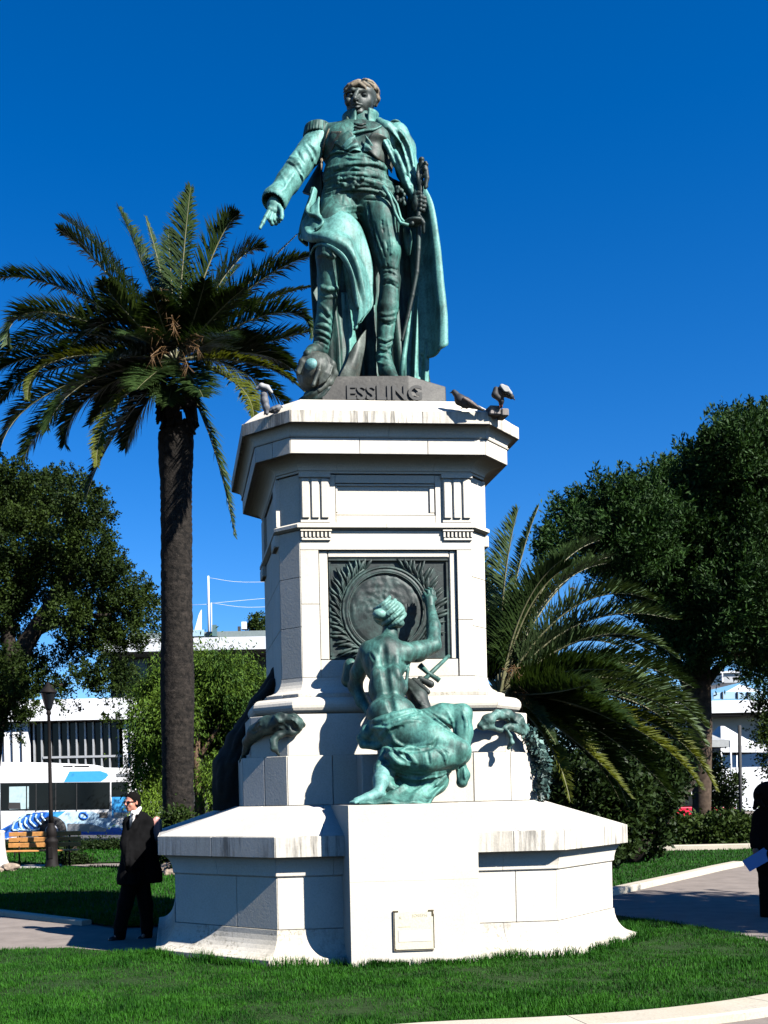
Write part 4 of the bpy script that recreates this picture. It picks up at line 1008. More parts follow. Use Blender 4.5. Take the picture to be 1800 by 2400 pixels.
# ------------------------------------------------------------------ bronze woman writing on the relief
WK = 0.4521
def W(x, y, d): return P(550 + x * WK, 1260 + y * WK, d)
def wz(x, y): return 550 + x * WK, 1260 + y * WK
WM = WK * 11.0 / FOC
w_skin = bronze('bronze_skin', 0.5, (0.018, 0.055, 0.047), (0.10, 0.30, 0.25), rough=0.48)
w_cloth = bronze('bronze_cloth', 0.66, (0.020, 0.075, 0.062), (0.105, 0.32, 0.265), rough=0.5)
w_hair = bronze('bronze_braids', 0.8, (0.07, 0.15, 0.125), (0.19, 0.40, 0.34), False)
wom = thing('kneeling_woman_statue', 'green bronze half draped woman kneeling at the front and reaching up to the relief', 'statue', W(800, 1380, 10.6))
RS = 0.0095
wc = Clay(W(520, 1400, 10.3), W(1280, 220, 12.1), RS)
wc = Clay(W(520, 1000, 10.55) - Vector((0, 0, .0)), W(1180, 230, 12.08), RS)
def we(x, y, d, rx, ry, rd, k=0.04, cl=None, **kw): (cl or wc).ell(W(x, y, d), (rx * WM, rd, ry * WM), k, **kw)
def wch(pts, rr, k=0.03, cl=None, **kw): (cl or wc).chain([W(*p) for p in pts], [r * WM for r in rr], k, **kw)
we(778, 640, 11.32, 118, 135, 0.165, 0.05); we(790, 780, 11.16, 98, 120, 0.15, 0.06); we(812, 915, 11.02, 130, 100, 0.20, 0.06)
wch([(700, 585, 11.36), (785, 560, 11.40), (872, 600, 11.36)], [52, 56, 56], 0.05)
wch([(800, 560, 11.42), (806, 470, 11.47)], [50, 40], 0.04)
we(805, 402, 11.5, 70, 76, 0.16, 0.02)
# right arm up to the relief
wch([(885, 600, 11.36), (950, 590, 11.45), (1032, 558, 11.55)], [58, 54, 40], 0.04); wch([(1032, 558, 11.55), (1030, 460, 11.70), (1014, 360, 11.86)], [40, 38, 25], 0.03)
# left arm down in the shade
wch([(690, 590, 11.36), (640, 700, 11.50), (625, 770, 11.56)], [48, 42, 38], 0.04); wch([(625, 770, 11.56), (660, 850, 11.5), (700, 905, 11.4)], [38, 32, 24], 0.03)
wch([(600, 660, 11.66), (590, 740, 11.68)], [36, 40], 0.04)
E0, E1 = 10.2, 12.0
def ws(pts, r, up=0.25, cut=False, cl=None, **kw):
    if cl is not None: kw.setdefault('k', r * WM * 0.6); up = max(up, 0.42) if not cut else up
    (cl or wc).stroke(list(pts), r * WM, E0, E1, up, cut=cut, conv=wz, **kw)
ws([(772, 560), (776, 650), (786, 740), (806, 850), (820, 910)], 13, 0.2, cut=True, k=0.04)
ws([(715, 600), (735, 660), (725, 720)], 14, 0.15, k=0.05); ws([(840, 620), (835, 680), (850, 730)], 13, 0.15, k=0.05); ws([(700, 600), (722, 640)], 7, cut=True)
ws([(905, 640), (900, 720), (880, 800)], 10, 0.2, k=0.03)
ws([(870, 640), (905, 660), (940, 640)], 8, cut=True)
wc.rough(0.0014, 8)
wc.obj('body', w_skin, wom)
# writing hand
hw = clay_for([W(1016, 370, 11.86), W(985, 270, 11.97), W(1050, 290, 11.9)], 0.09, 0.006)
hw.cone(W(1014, 370, 11.85), W(1010, 320, 11.89), 25 * WM, 30 * WM, 0.02); hw.cone(W(1002, 322, 11.9), W(1032, 318, 11.9), 20 * WM, 18 * WM, 0.02)
for pts, r in (([(1035, 315, 11.9), (1036, 285, 11.93), (1020, 264, 11.96)], 9), ([(1022, 308, 11.9), (1022, 276, 11.93), (1004, 262, 11.97)], 10), ([(1008, 305, 11.9), (1004, 278, 11.93), (986, 270, 11.97)], 10), ([(996, 310, 11.9), (986, 290, 11.94), (974, 284, 11.97)], 9.5), ([(1000, 345, 11.88), (982, 322, 11.92), (976, 300, 11.96)], 11)):
    hw.chain([W(*p) for p in pts], [r * WM, r * WM * 0.9, r * WM * 0.65], 0.005)
hw.obj('hand', w_skin, wom)
tube('stylus', [W(1008, 330, 11.88), W(985, 292, 11.93), W(962, 268, 11.98)], [0.008, 0.008, 0.004], m_rel, wom, 6)
hw = clay_for([W(690, 895, 11.42), W(730, 935, 11.3)], 0.09, 0.006)
hw.cone(W(690, 890, 11.42), W(705, 915, 11.38), 24 * WM, 26 * WM, 0.02)
for i in range(4): hw.chain([W(700 + 8 * i, 918 - 4 * i, 11.36 + .02 * i), W(712 + 8 * i, 935 - 4 * i, 11.32 + .02 * i), W(718 + 8 * i, 950 - 3 * i, 11.3 + .02 * i)], [9 * WM, 8.5 * WM, 6 * WM], 0.004)
hw.chain([W(690, 905, 11.38), W(694, 925, 11.34), W(702, 938, 11.31)], [10 * WM, 9 * WM, 7 * WM], 0.005)
hw.obj('hand', w_skin, wom)
# braided hair wound round the head
ha = Clay(W(690, 500, 11.15), W(910, 300, 11.8), 0.0075)
ang = rad(-14); Rm = [(math.cos(ang), 0, math.sin(ang)), (0, 1, 0), (-math.sin(ang), 0, math.cos(ang))]
ha.ell(W(800, 392, 11.5), (88 * WM, 0.19, 70 * WM), 0.02, rot=Rm)
for j, o in enumerate((-58, -32, -6, 20, 46)):
    pts = []
    for t in np.linspace(-1.25, 1.25, 12):
        v = Vector(((88 + 2) * WM * (o / 76.0) + 0.03 * math.cos(t), -0.195 * math.cos(t) * math.sqrt(max(0.15, 1 - (o / 84.0) ** 2)), 72 * WM * math.sin(t) * math.sqrt(max(0.15, 1 - (o / 90.0) ** 2))))
        v = Matrix.Rotation(rad(52), 3, 'Y') @ v; pts.append(W(800, 392, 11.5) + v)
    ha.chain(pts, [0.0215] * 12, 0.006)
ha.ell(W(750, 398, 11.36), (38 * WM, 0.07, 30 * WM), 0.012); ha.ell(W(842, 445, 11.42), (40 * WM, 0.08, 26 * WM), 0.02)
ha.rough(0.0015, 12)
ha.obj('hair', w_hair, wom)
# skirt: hips, the two legs under the cloth, folds
sk = Clay(W(560, 1410, 10.25), W(1290, 850, 11.62), 0.0088)
we(830, 985, 10.98, 142, 92, 0.24, 0.05, sk); we(900, 1000, 10.94, 150, 100, 0.24, 0.05, sk)
wch([(850, 1010, 10.92), (1010, 1050, 10.82), (1165, 1105, 10.72)], [112, 100, 62], 0.05, sk)
wch([(950, 980, 11.1), (1080, 930, 11.1), (1178, 915, 11.05)], [84, 70, 52], 0.04, sk); wch([(1178, 915, 11.05), (1185, 1010, 11.0), (1170, 1120, 10.95)], [50, 48, 44], 0.04, sk)
wch([(1165, 1125, 10.75), (1000, 1150, 10.62), (830, 1140, 10.62)], [58, 62, 52], 0.03, sk)
we(930, 1180, 10.82, 195, 60, 0.26, 0.05, sk); we(960, 1255, 10.86, 150, 100, 0.22, 0.05, sk); we(900, 1330, 10.82, 130, 60, 0.2, 0.05, sk)
wch([(790, 1120, 10.75), (770, 1200, 10.68), (800, 1300, 10.65), (900, 1365, 10.62), (1000, 1378, 10.6)], [40, 46, 40, 30, 18], 0.04, sk)
wch([(1170, 1180, 10.8), (1185, 1230, 10.8), (1178, 1268, 10.8)], [30, 34, 30], 0.02, sk)
wch([(690, 1000, 11.0), (655, 1040, 11.0), (665, 1075, 10.98), (730, 1080, 10.92), (800, 1060, 10.88)], [30, 22, 18, 22, 26], 0.02, sk)
wch([(715, 950, 11.02), (690, 1010, 10.98), (740, 1040, 10.92)], [30, 34, 26], 0.03, sk)
for p, r in ((((705, 955), (760, 945), (850, 915), (930, 900), (985, 915)), 15), (((700, 985), (770, 985), (860, 945), (950, 925)), 12), (((745, 1040), (800, 985), (880, 955), (960, 950)), 12),
             (((800, 1045), (850, 1075), (930, 1085), (1010, 1065), (1040, 1035)), 12), (((810, 1010), (830, 1055), (870, 1080)), 11),
             (((770, 1090), (860, 1110), (905, 1090), (960, 1100)), 14), (((800, 1120), (850, 1165), (910, 1180)), 13), (((825, 1100), (870, 1150), (935, 1165)), 11), (((850, 1095), (905, 1130), (945, 1170)), 11),
             (((770, 1170), (880, 1215), (1010, 1225), (1120, 1200), (1190, 1150)), 16), (((790, 1205), (900, 1245), (1020, 1240), (1130, 1215)), 12), (((1020, 1090), (1080, 1120), (1095, 1170)), 10),
             (((990, 905), (1060, 960), (1120, 1000)), 11), (((1010, 900), (1080, 940), (1140, 985)), 9), (((1100, 900), (1130, 960), (1140, 1010)), 8), (((1180, 900), (1200, 960), (1195, 1030)), 10),
             (((800, 1290), (880, 1330), (980, 1300), (1080, 1230)), 14), (((850, 1350), (950, 1340), (1050, 1270), (1120, 1215)), 12), (((760, 1160), (740, 1200), (770, 1260)), 11), (((1155, 1190), (1160, 1260)), 8), (((1190, 1190), (1195, 1255)), 8)):
    ws(p, r, 0.35, cl=sk)
for p, r in ((((730, 970), (800, 970), (870, 935), (950, 915)), 9), (((760, 1060), (820, 1000), (890, 975)), 9), (((830, 1090), (930, 1105), (1020, 1085), (1050, 1050)), 10), (((780, 1190), (890, 1232), (1010, 1240), (1110, 1215)), 12),
             (((800, 1075), (850, 1140), (900, 1165)), 10), (((870, 1110), (910, 1160)), 9), (((820, 1260), (920, 1290), (1040, 1260)), 20), (((850, 1310), (960, 1320), (1060, 1250)), 14), (((1000, 920), (1070, 970), (1130, 1010)), 9), (((1060, 1085), (1110, 1120)), 8),
             (((720, 1000), (700, 1040)), 8), (((760, 1140), (800, 1170)), 9), (((1000, 1110), (1010, 1180)), 8)):
    ws(p, r, 0.3, cut=True, cl=sk)
sk.rough(0.0024, 7)
sk.obj('skirt', w_cloth, wom)
fo = Clay(W(560, 1410, 10.2), W(830, 1160, 10.9), 0.0085)
wch([(770, 1190, 10.68), (758, 1260, 10.55), (745, 1325, 10.48)], [42, 40, 27], 0.03, fo); wch([(745, 1325, 10.48), (690, 1350, 10.44), (630, 1366, 10.40)], [30, 26, 18], 0.02, fo); we(765, 1345, 10.52, 30, 24, 0.05, 0.02, fo)
for i in range(5): wch([(648 - 3 * i, 1358 + 3 * i, 10.42 - .014 * i), (600 + 6 * i, 1374, 10.385 - .012 * i)], [8.5, 7.5], 0.006, fo)
fo.obj('foot', bronze('bronze_foot', 0.9, (0.09, 0.22, 0.2), (0.17, 0.40, 0.36), False), wom)
sheet('skirt_train', [[W(*p) for p in r] for r in (((640, 1376, 10.36), (760, 1372, 10.36), (900, 1376, 10.4), (1010, 1374, 10.45)), ((700, 1340, 10.5), (790, 1330, 10.5), (920, 1330, 10.52), (1040, 1330, 10.58)), ((780, 1300, 10.62), (850, 1290, 10.62), (980, 1285, 10.64), (1090, 1280, 10.70)))], w_cloth, wom, 40, 14, vfold(3, 0.02))
# sword with a cross guard held upright behind her
tube('sword', [W(1112, 612, 11.78), W(1030, 690, 11.7), W(955, 765, 11.6)], [0.02, 0.026, 0.03], w_skin, wom, 8)
tube('sword_guard', [W(958, 660, 11.68), W(1000, 700, 11.66), W(1062, 742, 11.66)], [0.034, 0.022, 0.03], w_skin, wom, 8)
# slab and cloth lying behind her
tb = Clay(W(870, 940, 11.1), W(1060, 700, 11.75), 0.01)
wch([(900, 760, 11.5), (950, 830, 11.4), (985, 900, 11.3)], [34, 52, 40], 0.02, tb); wch([(930, 745, 11.6), (1000, 800, 11.5)], [22, 16], 0.01, tb); wch([(960, 730, 11.6), (1015, 760, 11.6)], [14, 22], 0.01, tb)
for p in (((900, 770), (950, 840), (980, 860)), ((920, 800), (960, 860), (990, 870))): ws(p, 8, 0.3, cl=tb)
tb.obj('bundle', bronze('bronze_bundle', 0.3, (0.022, 0.035, 0.03), (0.09, 0.13, 0.11)), wom)

# ------------------------------------------------------------------ bronze festoons on the corners, figures on the sides
def leaves_on(name, path, width, n, size, mat, parent, inward=None):
    c_ = cr(path, 60); V = []; Q = []
    for i in range(n):
        q = Vector(c_[random.randrange(60)]); d = Vector(np.random.default_rng(i + n).normal(0, 1, 3)).normalized(); d.y = -abs(d.y)
        p = q + d * width * random.uniform(0.7, 1.1); a = Vector((random.uniform(-1, 1), random.uniform(-.6, .1), random.uniform(-1.2, .5))).normalized(); s = a.cross(d).normalized()
        L = size * random.uniform(0.6, 1.2); o = len(V)
        V += [p, p + a * L * .5 + s * L * .3 + d * .012, p + a * L, p + a * L * .5 - s * L * .3 + d * .012]; Q.append((o, o + 1, o + 2, o + 3))
    return obj_np(name, V, Q, mat, parent, False)
FK = 220 / 1659.0
def Fr(x, y, d): return P(1100 + x * FK, 1620 + y * FK, d)
FM = FK * 11.7 / FOC
fr = thing('bronze_festoon', 'green bronze festoon with hanging oak leaves draped over the right corner of the pedestal', 'festoon', Fr(650, 1040, 11.7))
fc = Clay(Fr(80, 1900, 11.3), Fr(1480, 300, 12.6), 0.0095)
def fch(pts, rr, k=0.02, **kw): fc.chain([Fr(*p) for p in pts], [r * FM for r in rr], k, **kw)
fch([(190, 620, 11.5), (330, 520, 11.5), (480, 430, 11.56), (640, 420, 11.62)], [62, 110, 95, 90], 0.03)
fch([(250, 660, 11.46), (380, 640, 11.48), (560, 700, 11.52)], [40, 34, 30], 0.03)
fch([(640, 420, 11.62), (820, 520, 11.72), (980, 680, 11.85)], [90, 120, 90], 0.04); fch([(650, 640, 11.54), (760, 640, 11.6), (960, 740, 11.78)], [36, 60, 50], 0.03)
fch([(980, 680, 11.85), (1110, 840, 11.98), (1200, 1050, 12.05), (1270, 1300, 12.08), (1290, 1560, 12.08), (1260, 1860, 12.06)], [70, 70, 66, 78, 80, 60], 0.03)
fch([(620, 640, 11.52), (720, 790, 11.48), (745, 900, 11.48), (690, 1010, 11.5)], [22, 50, 48, 40], 0.02)
fch([(690, 1000, 11.5), (620, 1040, 11.46)], [22, 10], 0.01)
fc.ell(Fr(540, 560, 11.5), (90 * FM, 0.10, 80 * FM), 0.02, cut=True)
fcz = lambda x, y: (1100 + x * FK, 1620 + y * FK)
for p, r in ((((400, 380), (470, 440), (430, 560)), 18), (((560, 350), (680, 450), (720, 620)), 20), (((760, 430), (860, 560), (880, 660)), 18), (((880, 500), (960, 620), (990, 720)), 16), (((200, 600), (300, 560), (360, 620)), 14), (((650, 700), (760, 690), (960, 760)), 14)):
    fc.stroke(list(p), r * FM, 11.2, 12.5, 0.35, conv=fcz)
for p, r in ((((620, 380), (740, 520), (760, 640)), 14), (((820, 470), (920, 620)), 12), (((260, 540), (340, 600)), 12)): fc.stroke(list(p), r * FM, 11.2, 12.5, 0.3, cut=True, conv=fcz)
fc.rough(0.008, 12)
b_fest = bronze('bronze_festoon', 0.55, (0.014, 0.035, 0.03), (0.15, 0.31, 0.27), False)
fc.obj('garland', b_fest, fr)
stuff(leaves_on('oak_leaves', [Fr(960, 680, 11.82), Fr(1110, 840, 11.95), Fr(1200, 1050, 12.02), Fr(1275, 1300, 12.05), Fr(1290, 1560, 12.05), Fr(1260, 1850, 12.03)], 0.075, 420, 0.075, b_fest, fr))
GK = 260 / 1659.0
def Gl(x, y, d): return P(500 + x * GK, 1620 + y * GK, d)
GM = GK * 11.7 / FOC
gf = thing('bronze_festoon', 'dark bronze festoon with a hanging ribbon draped over the shaded left corner of the pedestal', 'festoon', Gl(900, 960, 11.7))
gc = Clay(Gl(330, 1150, 11.2), Gl(1420, 280, 12.5), 0.0095)
def gch(pts, rr, k=0.02, **kw): gc.chain([Gl(*p) for p in pts], [r * GM for r in rr], k, **kw)
gch([(1330, 500, 11.5), (1200, 470, 11.46), (1000, 460, 11.5), (800, 500, 11.6), (640, 600, 11.75), (520, 760, 11.9), (480, 900, 11.98)], [50, 120, 130, 130, 110, 80, 60], 0.04)
gch([(1290, 560, 11.46), (1150, 620, 11.44), (980, 660, 11.46), (880, 700, 11.5)], [40, 50, 44, 34], 0.03)
gch([(980, 660, 11.46), (900, 740, 11.44), (910, 860, 11.42), (980, 950, 11.42)], [50, 56, 48, 24], 0.02)
gch([(470, 880, 12.0), (430, 980, 12.05), (370, 1085, 12.1)], [40, 24, 10], 0.02)
gcz = lambda x, y: (500 + x * GK, 1620 + y * GK)
for p, r in ((((940, 350), (1100, 350), (1300, 400), (1350, 500)), 18), (((1130, 390), (1230, 470), (1290, 570)), 16), (((900, 360), (980, 440), (960, 560)), 20), (((560, 590), (700, 450), (880, 370)), 16), (((640, 680), (660, 560), (720, 480)), 14), (((700, 700), (740, 560)), 12)):
    gc.stroke(list(p), r * GM, 11.1, 12.4, 0.35, conv=gcz)
for p, r in ((((1050, 480), (1180, 520), (1250, 590)), 34), (((900, 600), (1000, 520), (1100, 560)), 24), (((600, 620), (700, 540)), 12)): gc.stroke(list(p), r * GM, 11.1, 12.4, 0.3, cut=True, conv=gcz)
gc.rough(0.006, 10)
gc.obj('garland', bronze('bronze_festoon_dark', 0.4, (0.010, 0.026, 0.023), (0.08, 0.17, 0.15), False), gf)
# seated winged figure on the left side, in the shade
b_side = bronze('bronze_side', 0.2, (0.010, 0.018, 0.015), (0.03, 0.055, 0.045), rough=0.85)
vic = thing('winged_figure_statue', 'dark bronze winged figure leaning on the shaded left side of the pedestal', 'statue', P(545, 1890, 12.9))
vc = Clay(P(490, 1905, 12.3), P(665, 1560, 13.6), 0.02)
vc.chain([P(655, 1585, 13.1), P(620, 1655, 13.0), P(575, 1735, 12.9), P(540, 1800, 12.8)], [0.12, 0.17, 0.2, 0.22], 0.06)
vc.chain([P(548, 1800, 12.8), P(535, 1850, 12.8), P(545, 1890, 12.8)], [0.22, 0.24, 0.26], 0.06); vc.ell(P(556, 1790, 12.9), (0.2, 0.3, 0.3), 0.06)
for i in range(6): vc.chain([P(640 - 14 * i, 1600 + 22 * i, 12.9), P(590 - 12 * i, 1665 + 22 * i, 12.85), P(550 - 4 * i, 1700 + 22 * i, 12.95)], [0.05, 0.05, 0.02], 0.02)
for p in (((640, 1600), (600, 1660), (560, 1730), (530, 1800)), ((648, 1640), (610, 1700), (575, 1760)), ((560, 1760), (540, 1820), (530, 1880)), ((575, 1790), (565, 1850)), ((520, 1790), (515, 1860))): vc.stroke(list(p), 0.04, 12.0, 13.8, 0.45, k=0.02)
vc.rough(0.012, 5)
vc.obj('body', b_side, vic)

# ------------------------------------------------------------------ palms
m_frond = leafmat('palm_leaflets', (0.010, 0.026, 0.008), (0.050, 0.085, 0.022), 0.8, 0.42, 0.22)
m_frond_lit = leafmat('palm_leaflets_sunlit', (0.045, 0.065, 0.010), (0.17, 0.19, 0.028), 1.0, 0.45, 0.35)  # lit copy of the leaflets: sunlight on the fronds painted as yellow
m_frond_g = leafmat('palm_leaflets_grey', (0.032, 0.058, 0.022), (0.10, 0.15, 0.06), 1.0, 0.45, 0.25)
m_rachis = plain('palm_rachis', (0.15, 0.145, 0.07), 0.5, var=0.3, scale=5)
m_orange = plain('palm_flower_stalks', (0.13, 0.065, 0.015), 0.6, var=0.4, scale=8)
def palm_bark():
    m, nt, l, b = new_mat('palm_bark'); v = texco(nt, l)
    f = nz(nt, l, v, 9, 6, 0.7)
    v2 = texco(nt, l, (2, 2, 16)); f2 = nz(nt, l, v2, 1.0, 3, 0.6, 0.6)
    c = ramp(nt, l, f, [(0.38, (0.004, 0.0035, 0.003)), (0.66, (0.026, 0.021, 0.017))])
    c = mixc(nt, l, 0.7, c, ramp(nt, l, f2, [(0.4, (0.55, 0.55, 0.55)), (0.6, (1, 1, 1))]), 'MULTIPLY')
    sp = nz(nt, l, v, 24, 4, 0.8); c = mixc(nt, l, ramp(nt, l, sp, [(0.62, (0, 0, 0)), (0.7, (0.7, 0.7, 0.7))]), c, (0.075, 0.065, 0.052))
    l.new(c, b.inputs['Base Color']); b.inputs['Roughness'].default_value = 0.9; b.inputs['Specular IOR Level'].default_value = 0.15
    bump(nt, l, b, f, 0.9, 0.04); return m
m_pbark = palm_bark()
def frond(name, p0, p1, p2, L, mat, parent, nl=95, droop=0.35, wid=0.036, vee=0.5, roll=0.0, r=0.03, split=0.13):
    """feather leaf along the curve p0-p1-p2 with drooping leaflets of length L on both sides"""
    p0, p1, p2 = Vector(p0), Vector(p1), Vector(p2)
    V = []; Q = []; T = []; MI = []
    pts = [p0.lerp(p1, t).lerp(p1.lerp(p2, t), t) for t in np.linspace(0, 1, 15)]
    v, q, t_ = tube_arrays(pts, [r * (1 - 0.85 * i / 14) for i in range(15)], 5, False); V += v; Q += q; MI += [1] * len(q)
    rg = np.random.default_rng(abs(hash((round(p2.x, 2), round(p2.z, 2)))) % 99999)
    for i in range(nl):
        t = split + (1 - split) * (i + rg.uniform(-.3, .3)) / nl; t = min(max(t, 0), 1)
        c = p0.lerp(p1, t).lerp(p1.lerp(p2, t), t); d = ((p1 - p0) * (1 - t) + (p2 - p1) * t).normalized()
        s = d.cross(Vector((0, 0, 1)))
        if s.length < 0.15: s = d.cross(Vector((0, 1, 0)))
        s.normalize(); u = s.cross(d).normalized()
        if roll: Rq = Matrix.Rotation(roll, 3, d); s = Rq @ s; u = Rq @ u
        ln = L * (0.45 + 0.55 * math.sin(math.pi * min(1, 0.12 + t * 0.95)) ** 0.7) * (1 - 0.45 * t ** 4)
        fw = 0.55 + 0.65 * t
        for sg in (-1, 1):
            a = (s * sg + d * fw + u * (vee * rg.uniform(0.5, 1.3))).normalized()
            a = (a + Vector(rg.normal(0, 0.10, 3))).normalized()
            l_ = ln * rg.uniform(0.75, 1.1); w = wid * (0.7 + 0.6 * rg.random())
            n = a.cross(d).normalized(); sd = a.cross(n).normalized() * w * 0.5
            m1 = c + a * l_ * 0.5 - Vector((0, 0, droop * l_ * 0.10)); m2 = c + a * l_ - Vector((0, 0, droop * l_ * 0.55))
            o = len(V); V += [c - sd * .6, c + sd * .6, m1 + sd, m1 - sd, m2]
            Q.append((o, o + 1, o + 2, o + 3)); MI.append(0); T.append((o + 3, o + 2, o + 4))
    MI = MI + [0] * len(T)
    return obj_np(name, V, Q, [mat, m_rachis], parent, False, tris=T, mat_idx=MI)
def palm_trunk(name, base, top, r0, r1, parent, seed=0, n=32, rows=150, bulge=()):
    rg = np.random.default_rng(seed); V = []; Q = []; base = Vector(base); top = Vector(top)
    off = rg.uniform(-1, 1, (rows + 1, n))
    for j in range(rows + 1):
        t = j / rows; c = base.lerp(top, t); r = r0 + (r1 - r0) * t
        for bt, bw, ba in bulge: r += ba * math.exp(-((t - bt) / bw) ** 2)
        for k in range(n):
            a = 2 * math.pi * k / n
            ph = (j * 0.9 + k * 2.0) ; sc = 0.016 * abs(math.sin(j * 0.62 + (k % 2) * 1.57)) + 0.010 * off[j, k]
            V.append((c.x + (r + sc) * math.cos(a), c.y + (r + sc) * math.sin(a), c.z))
    for j in range(rows):
        for k in range(n):
            k2 = (k + 1) % n; Q.append((j * n + k, j * n + k2, (j + 1) * n + k2, (j + 1) * n + k))
    return obj_np(name, V, Q, m_pbark, parent, False)
PD = 25.0
def pz(x, y): return x * 0.4581, 400 + y * 0.4581
base = P(418, 2044, PD); base.z = 0.0; hubz = P(416, 990, PD)
pal = thing('palm_tree', 'tall date palm with a thick dark trunk standing left of the monument', 'palm tree', base)
palm_trunk('trunk', base - Vector((0, 0, .1)), P(412, 1015, PD), 0.35, 0.35, pal, 3, bulge=((0.02, 0.06, 0.10), (0.42, 0.10, 0.03), (0.97, 0.06, 0.05)))
def pal_frond(tip, ctl, dd=0.0, cd=None, L=0.86, mat=None, hub=(900, 975), nl=170, **kw):
    h = P(*pz(*hub), PD + dd * 0.08); c_ = P(*pz(*ctl), PD + (dd * 0.5 if cd is None else cd)); e = P(*pz(*tip), PD + dd)
    # control point chosen so that the curve passes through ctl
    c2 = c_ * 2 - (h + e) * 0.5
    frond('frond', h, c2, e, L, mat or m_frond, pal, nl, **kw)
Yl, Gy = m_frond_lit, m_frond_g
for tip, ctl, dd, kw in [
    ((975, 85), (935, 480), -0.5, {}), ((605, 190), (745, 520), 0.6, {}), ((745, 235), (830, 560), 1.2, dict(mat=Gy, L=.3)), ((1215, 230), (1090, 430), -0.4, {}),
    ((320, 240), (570, 480), 0.8, {}), ((300, 300), (540, 520), -0.3, {}), ((1340, 400), (1165, 520), 0.5, {}), ((1522, 325), (1230, 620), 1.5, dict(L=.3)),
    ((1585, 435), (1270, 610), -0.6, {}), ((1590, 595), (1270, 710), 0.8, dict(mat=Gy, L=.45)), ((1602, 850), (1400, 730), -0.8, {}), ((1600, 820), (1300, 890), 0.7, {}),
    ((-60, 560), (340, 610), 0.5, {}), ((35, 890), (250, 725), -0.8, dict(mat=Gy)), ((-60, 1010), (330, 830), 0.9, {}), ((140, 1170), (330, 960), -1.4, dict(mat=Yl, L=.45)),
    ((-40, 1050), (280, 940), 0.3, {}), ((-20, 1200), (290, 1010), 1.2, {}), ((0, 1430), (270, 1130), -0.6, {}), ((110, 1500), (380, 1160), 0.6, {}),
    ((495, 1510), (590, 1210), -1.9, dict(mat=Yl, L=.5)), ((440, 1680), (600, 1330), -0.4, dict(L=.7)), ((1200, 1870), (1080, 1380), -0.3, dict(L=.5)), ((1300, 1265), (1190, 1075), -2.2, dict(mat=Yl, L=.6)),
    ((1555, 1130), (1290, 985), -0.5, dict(mat=Yl, L=.4)), ((1490, 1010), (1250, 930), 1.0, {}), ((640, 1420), (740, 1200), 0.4, {}), ((330, 1400), (480, 1140), 0.2, {}),
    ((520, 560), (660, 740), -1.6, dict(mat=Gy)), ((1250, 600), (1080, 760), -1.8, {}), ((240, 1330), (450, 1080), -1.2, {}), ((780, 620), (830, 780), -2.2, {}),
    ((1050, 560), (990, 760), -2.0, {}), ((640, 840), (760, 880), -2.6, {}), ((1180, 840), (1060, 880), -2.6, {}), ((700, 1120), (790, 1040), -2.4, {}), ((1040, 1160), (980, 1060), -2.4, {}),
    ((500, 1000), (680, 950), -2.0, {}), ((1300, 960), (1120, 930), 2.2, {}), ((560, 700), (700, 800), 2.3, {}), ((1230, 480), (1060, 700), 2.2, {}), ((860, 300), (880, 620), 1.8, {}),
    ((860, 1200), (880, 1090), -1.6, {}), ((500, 1230), (680, 1090), 1.8, {}), ((90, 760), (380, 790), 1.9, {}), ((430, 900), (640, 900), 2.0, {})]:
    pal_frond(tip, ctl, dd, **kw)
fr_r = random.Random(9)
for i in range(18):
    a = fr_r.uniform(0.25, 2 * math.pi - 0.25) + math.pi / 2; R_ = fr_r.uniform(520, 760)
    tx, ty = 900 + R_ * math.cos(a) * 1.05, 930 - R_ * math.sin(a) * 0.85 + 120 * abs(math.cos(a))
    if (abs(math.cos(a)) < 0.5 and ty > 930) or ty < 760: continue
    pal_frond((tx, ty), (900 + 0.5 * R_ * math.cos(a), 930 - 0.55 * R_ * math.sin(a) - 60), fr_r.uniform(-1.2, 2.2), mat=fr_r.choice([m_frond, m_frond, m_frond, m_frond_g]))
def spray(tip_list, hub, mat, parent, D, conv):
    L = []
    for (x, y), dd in tip_list:
        h = P(*conv(*hub), D - 0.3); e = P(*conv(x, y), D + dd)
        L.append(([h, h.lerp(e, .6) + Vector((0, 0, .12)), e], 0.010))
        for _ in range(30):
            q = h.lerp(e, random.uniform(.45, 1)); L.append(([q, q + Vector((random.uniform(-.18, .18), random.uniform(-.15, .05), random.uniform(-.34, .12)))], 0.004))
    return tubes('flower_stalk', L, mat, parent, 4)
spray([((820, 600), -2.0), ((1040, 850), -2.2), ((960, 1000), -2.3), ((740, 800), -2.2), ((880, 740), -2.3), ((1020, 900), -2.4), ((770, 950), -2.3)], (905, 900), m_orange, pal, PD, pz)
# leaf-base boss under the crown
bm = bmesh.new()
for i in range(70):
    a = random.uniform(0, 6.28); z = random.uniform(-0.25, 0.85); r = 0.34 + 0.10 * (z > 0.2)
    add_box(bm, hubz + Vector((r * math.cos(a), r * math.sin(a), z - 0.1)), (0.16, 0.05, 0.34), a + math.pi / 2, random.uniform(-.5, -.1))
obj_bm('leaf_bases', bm, m_pbark, pal)

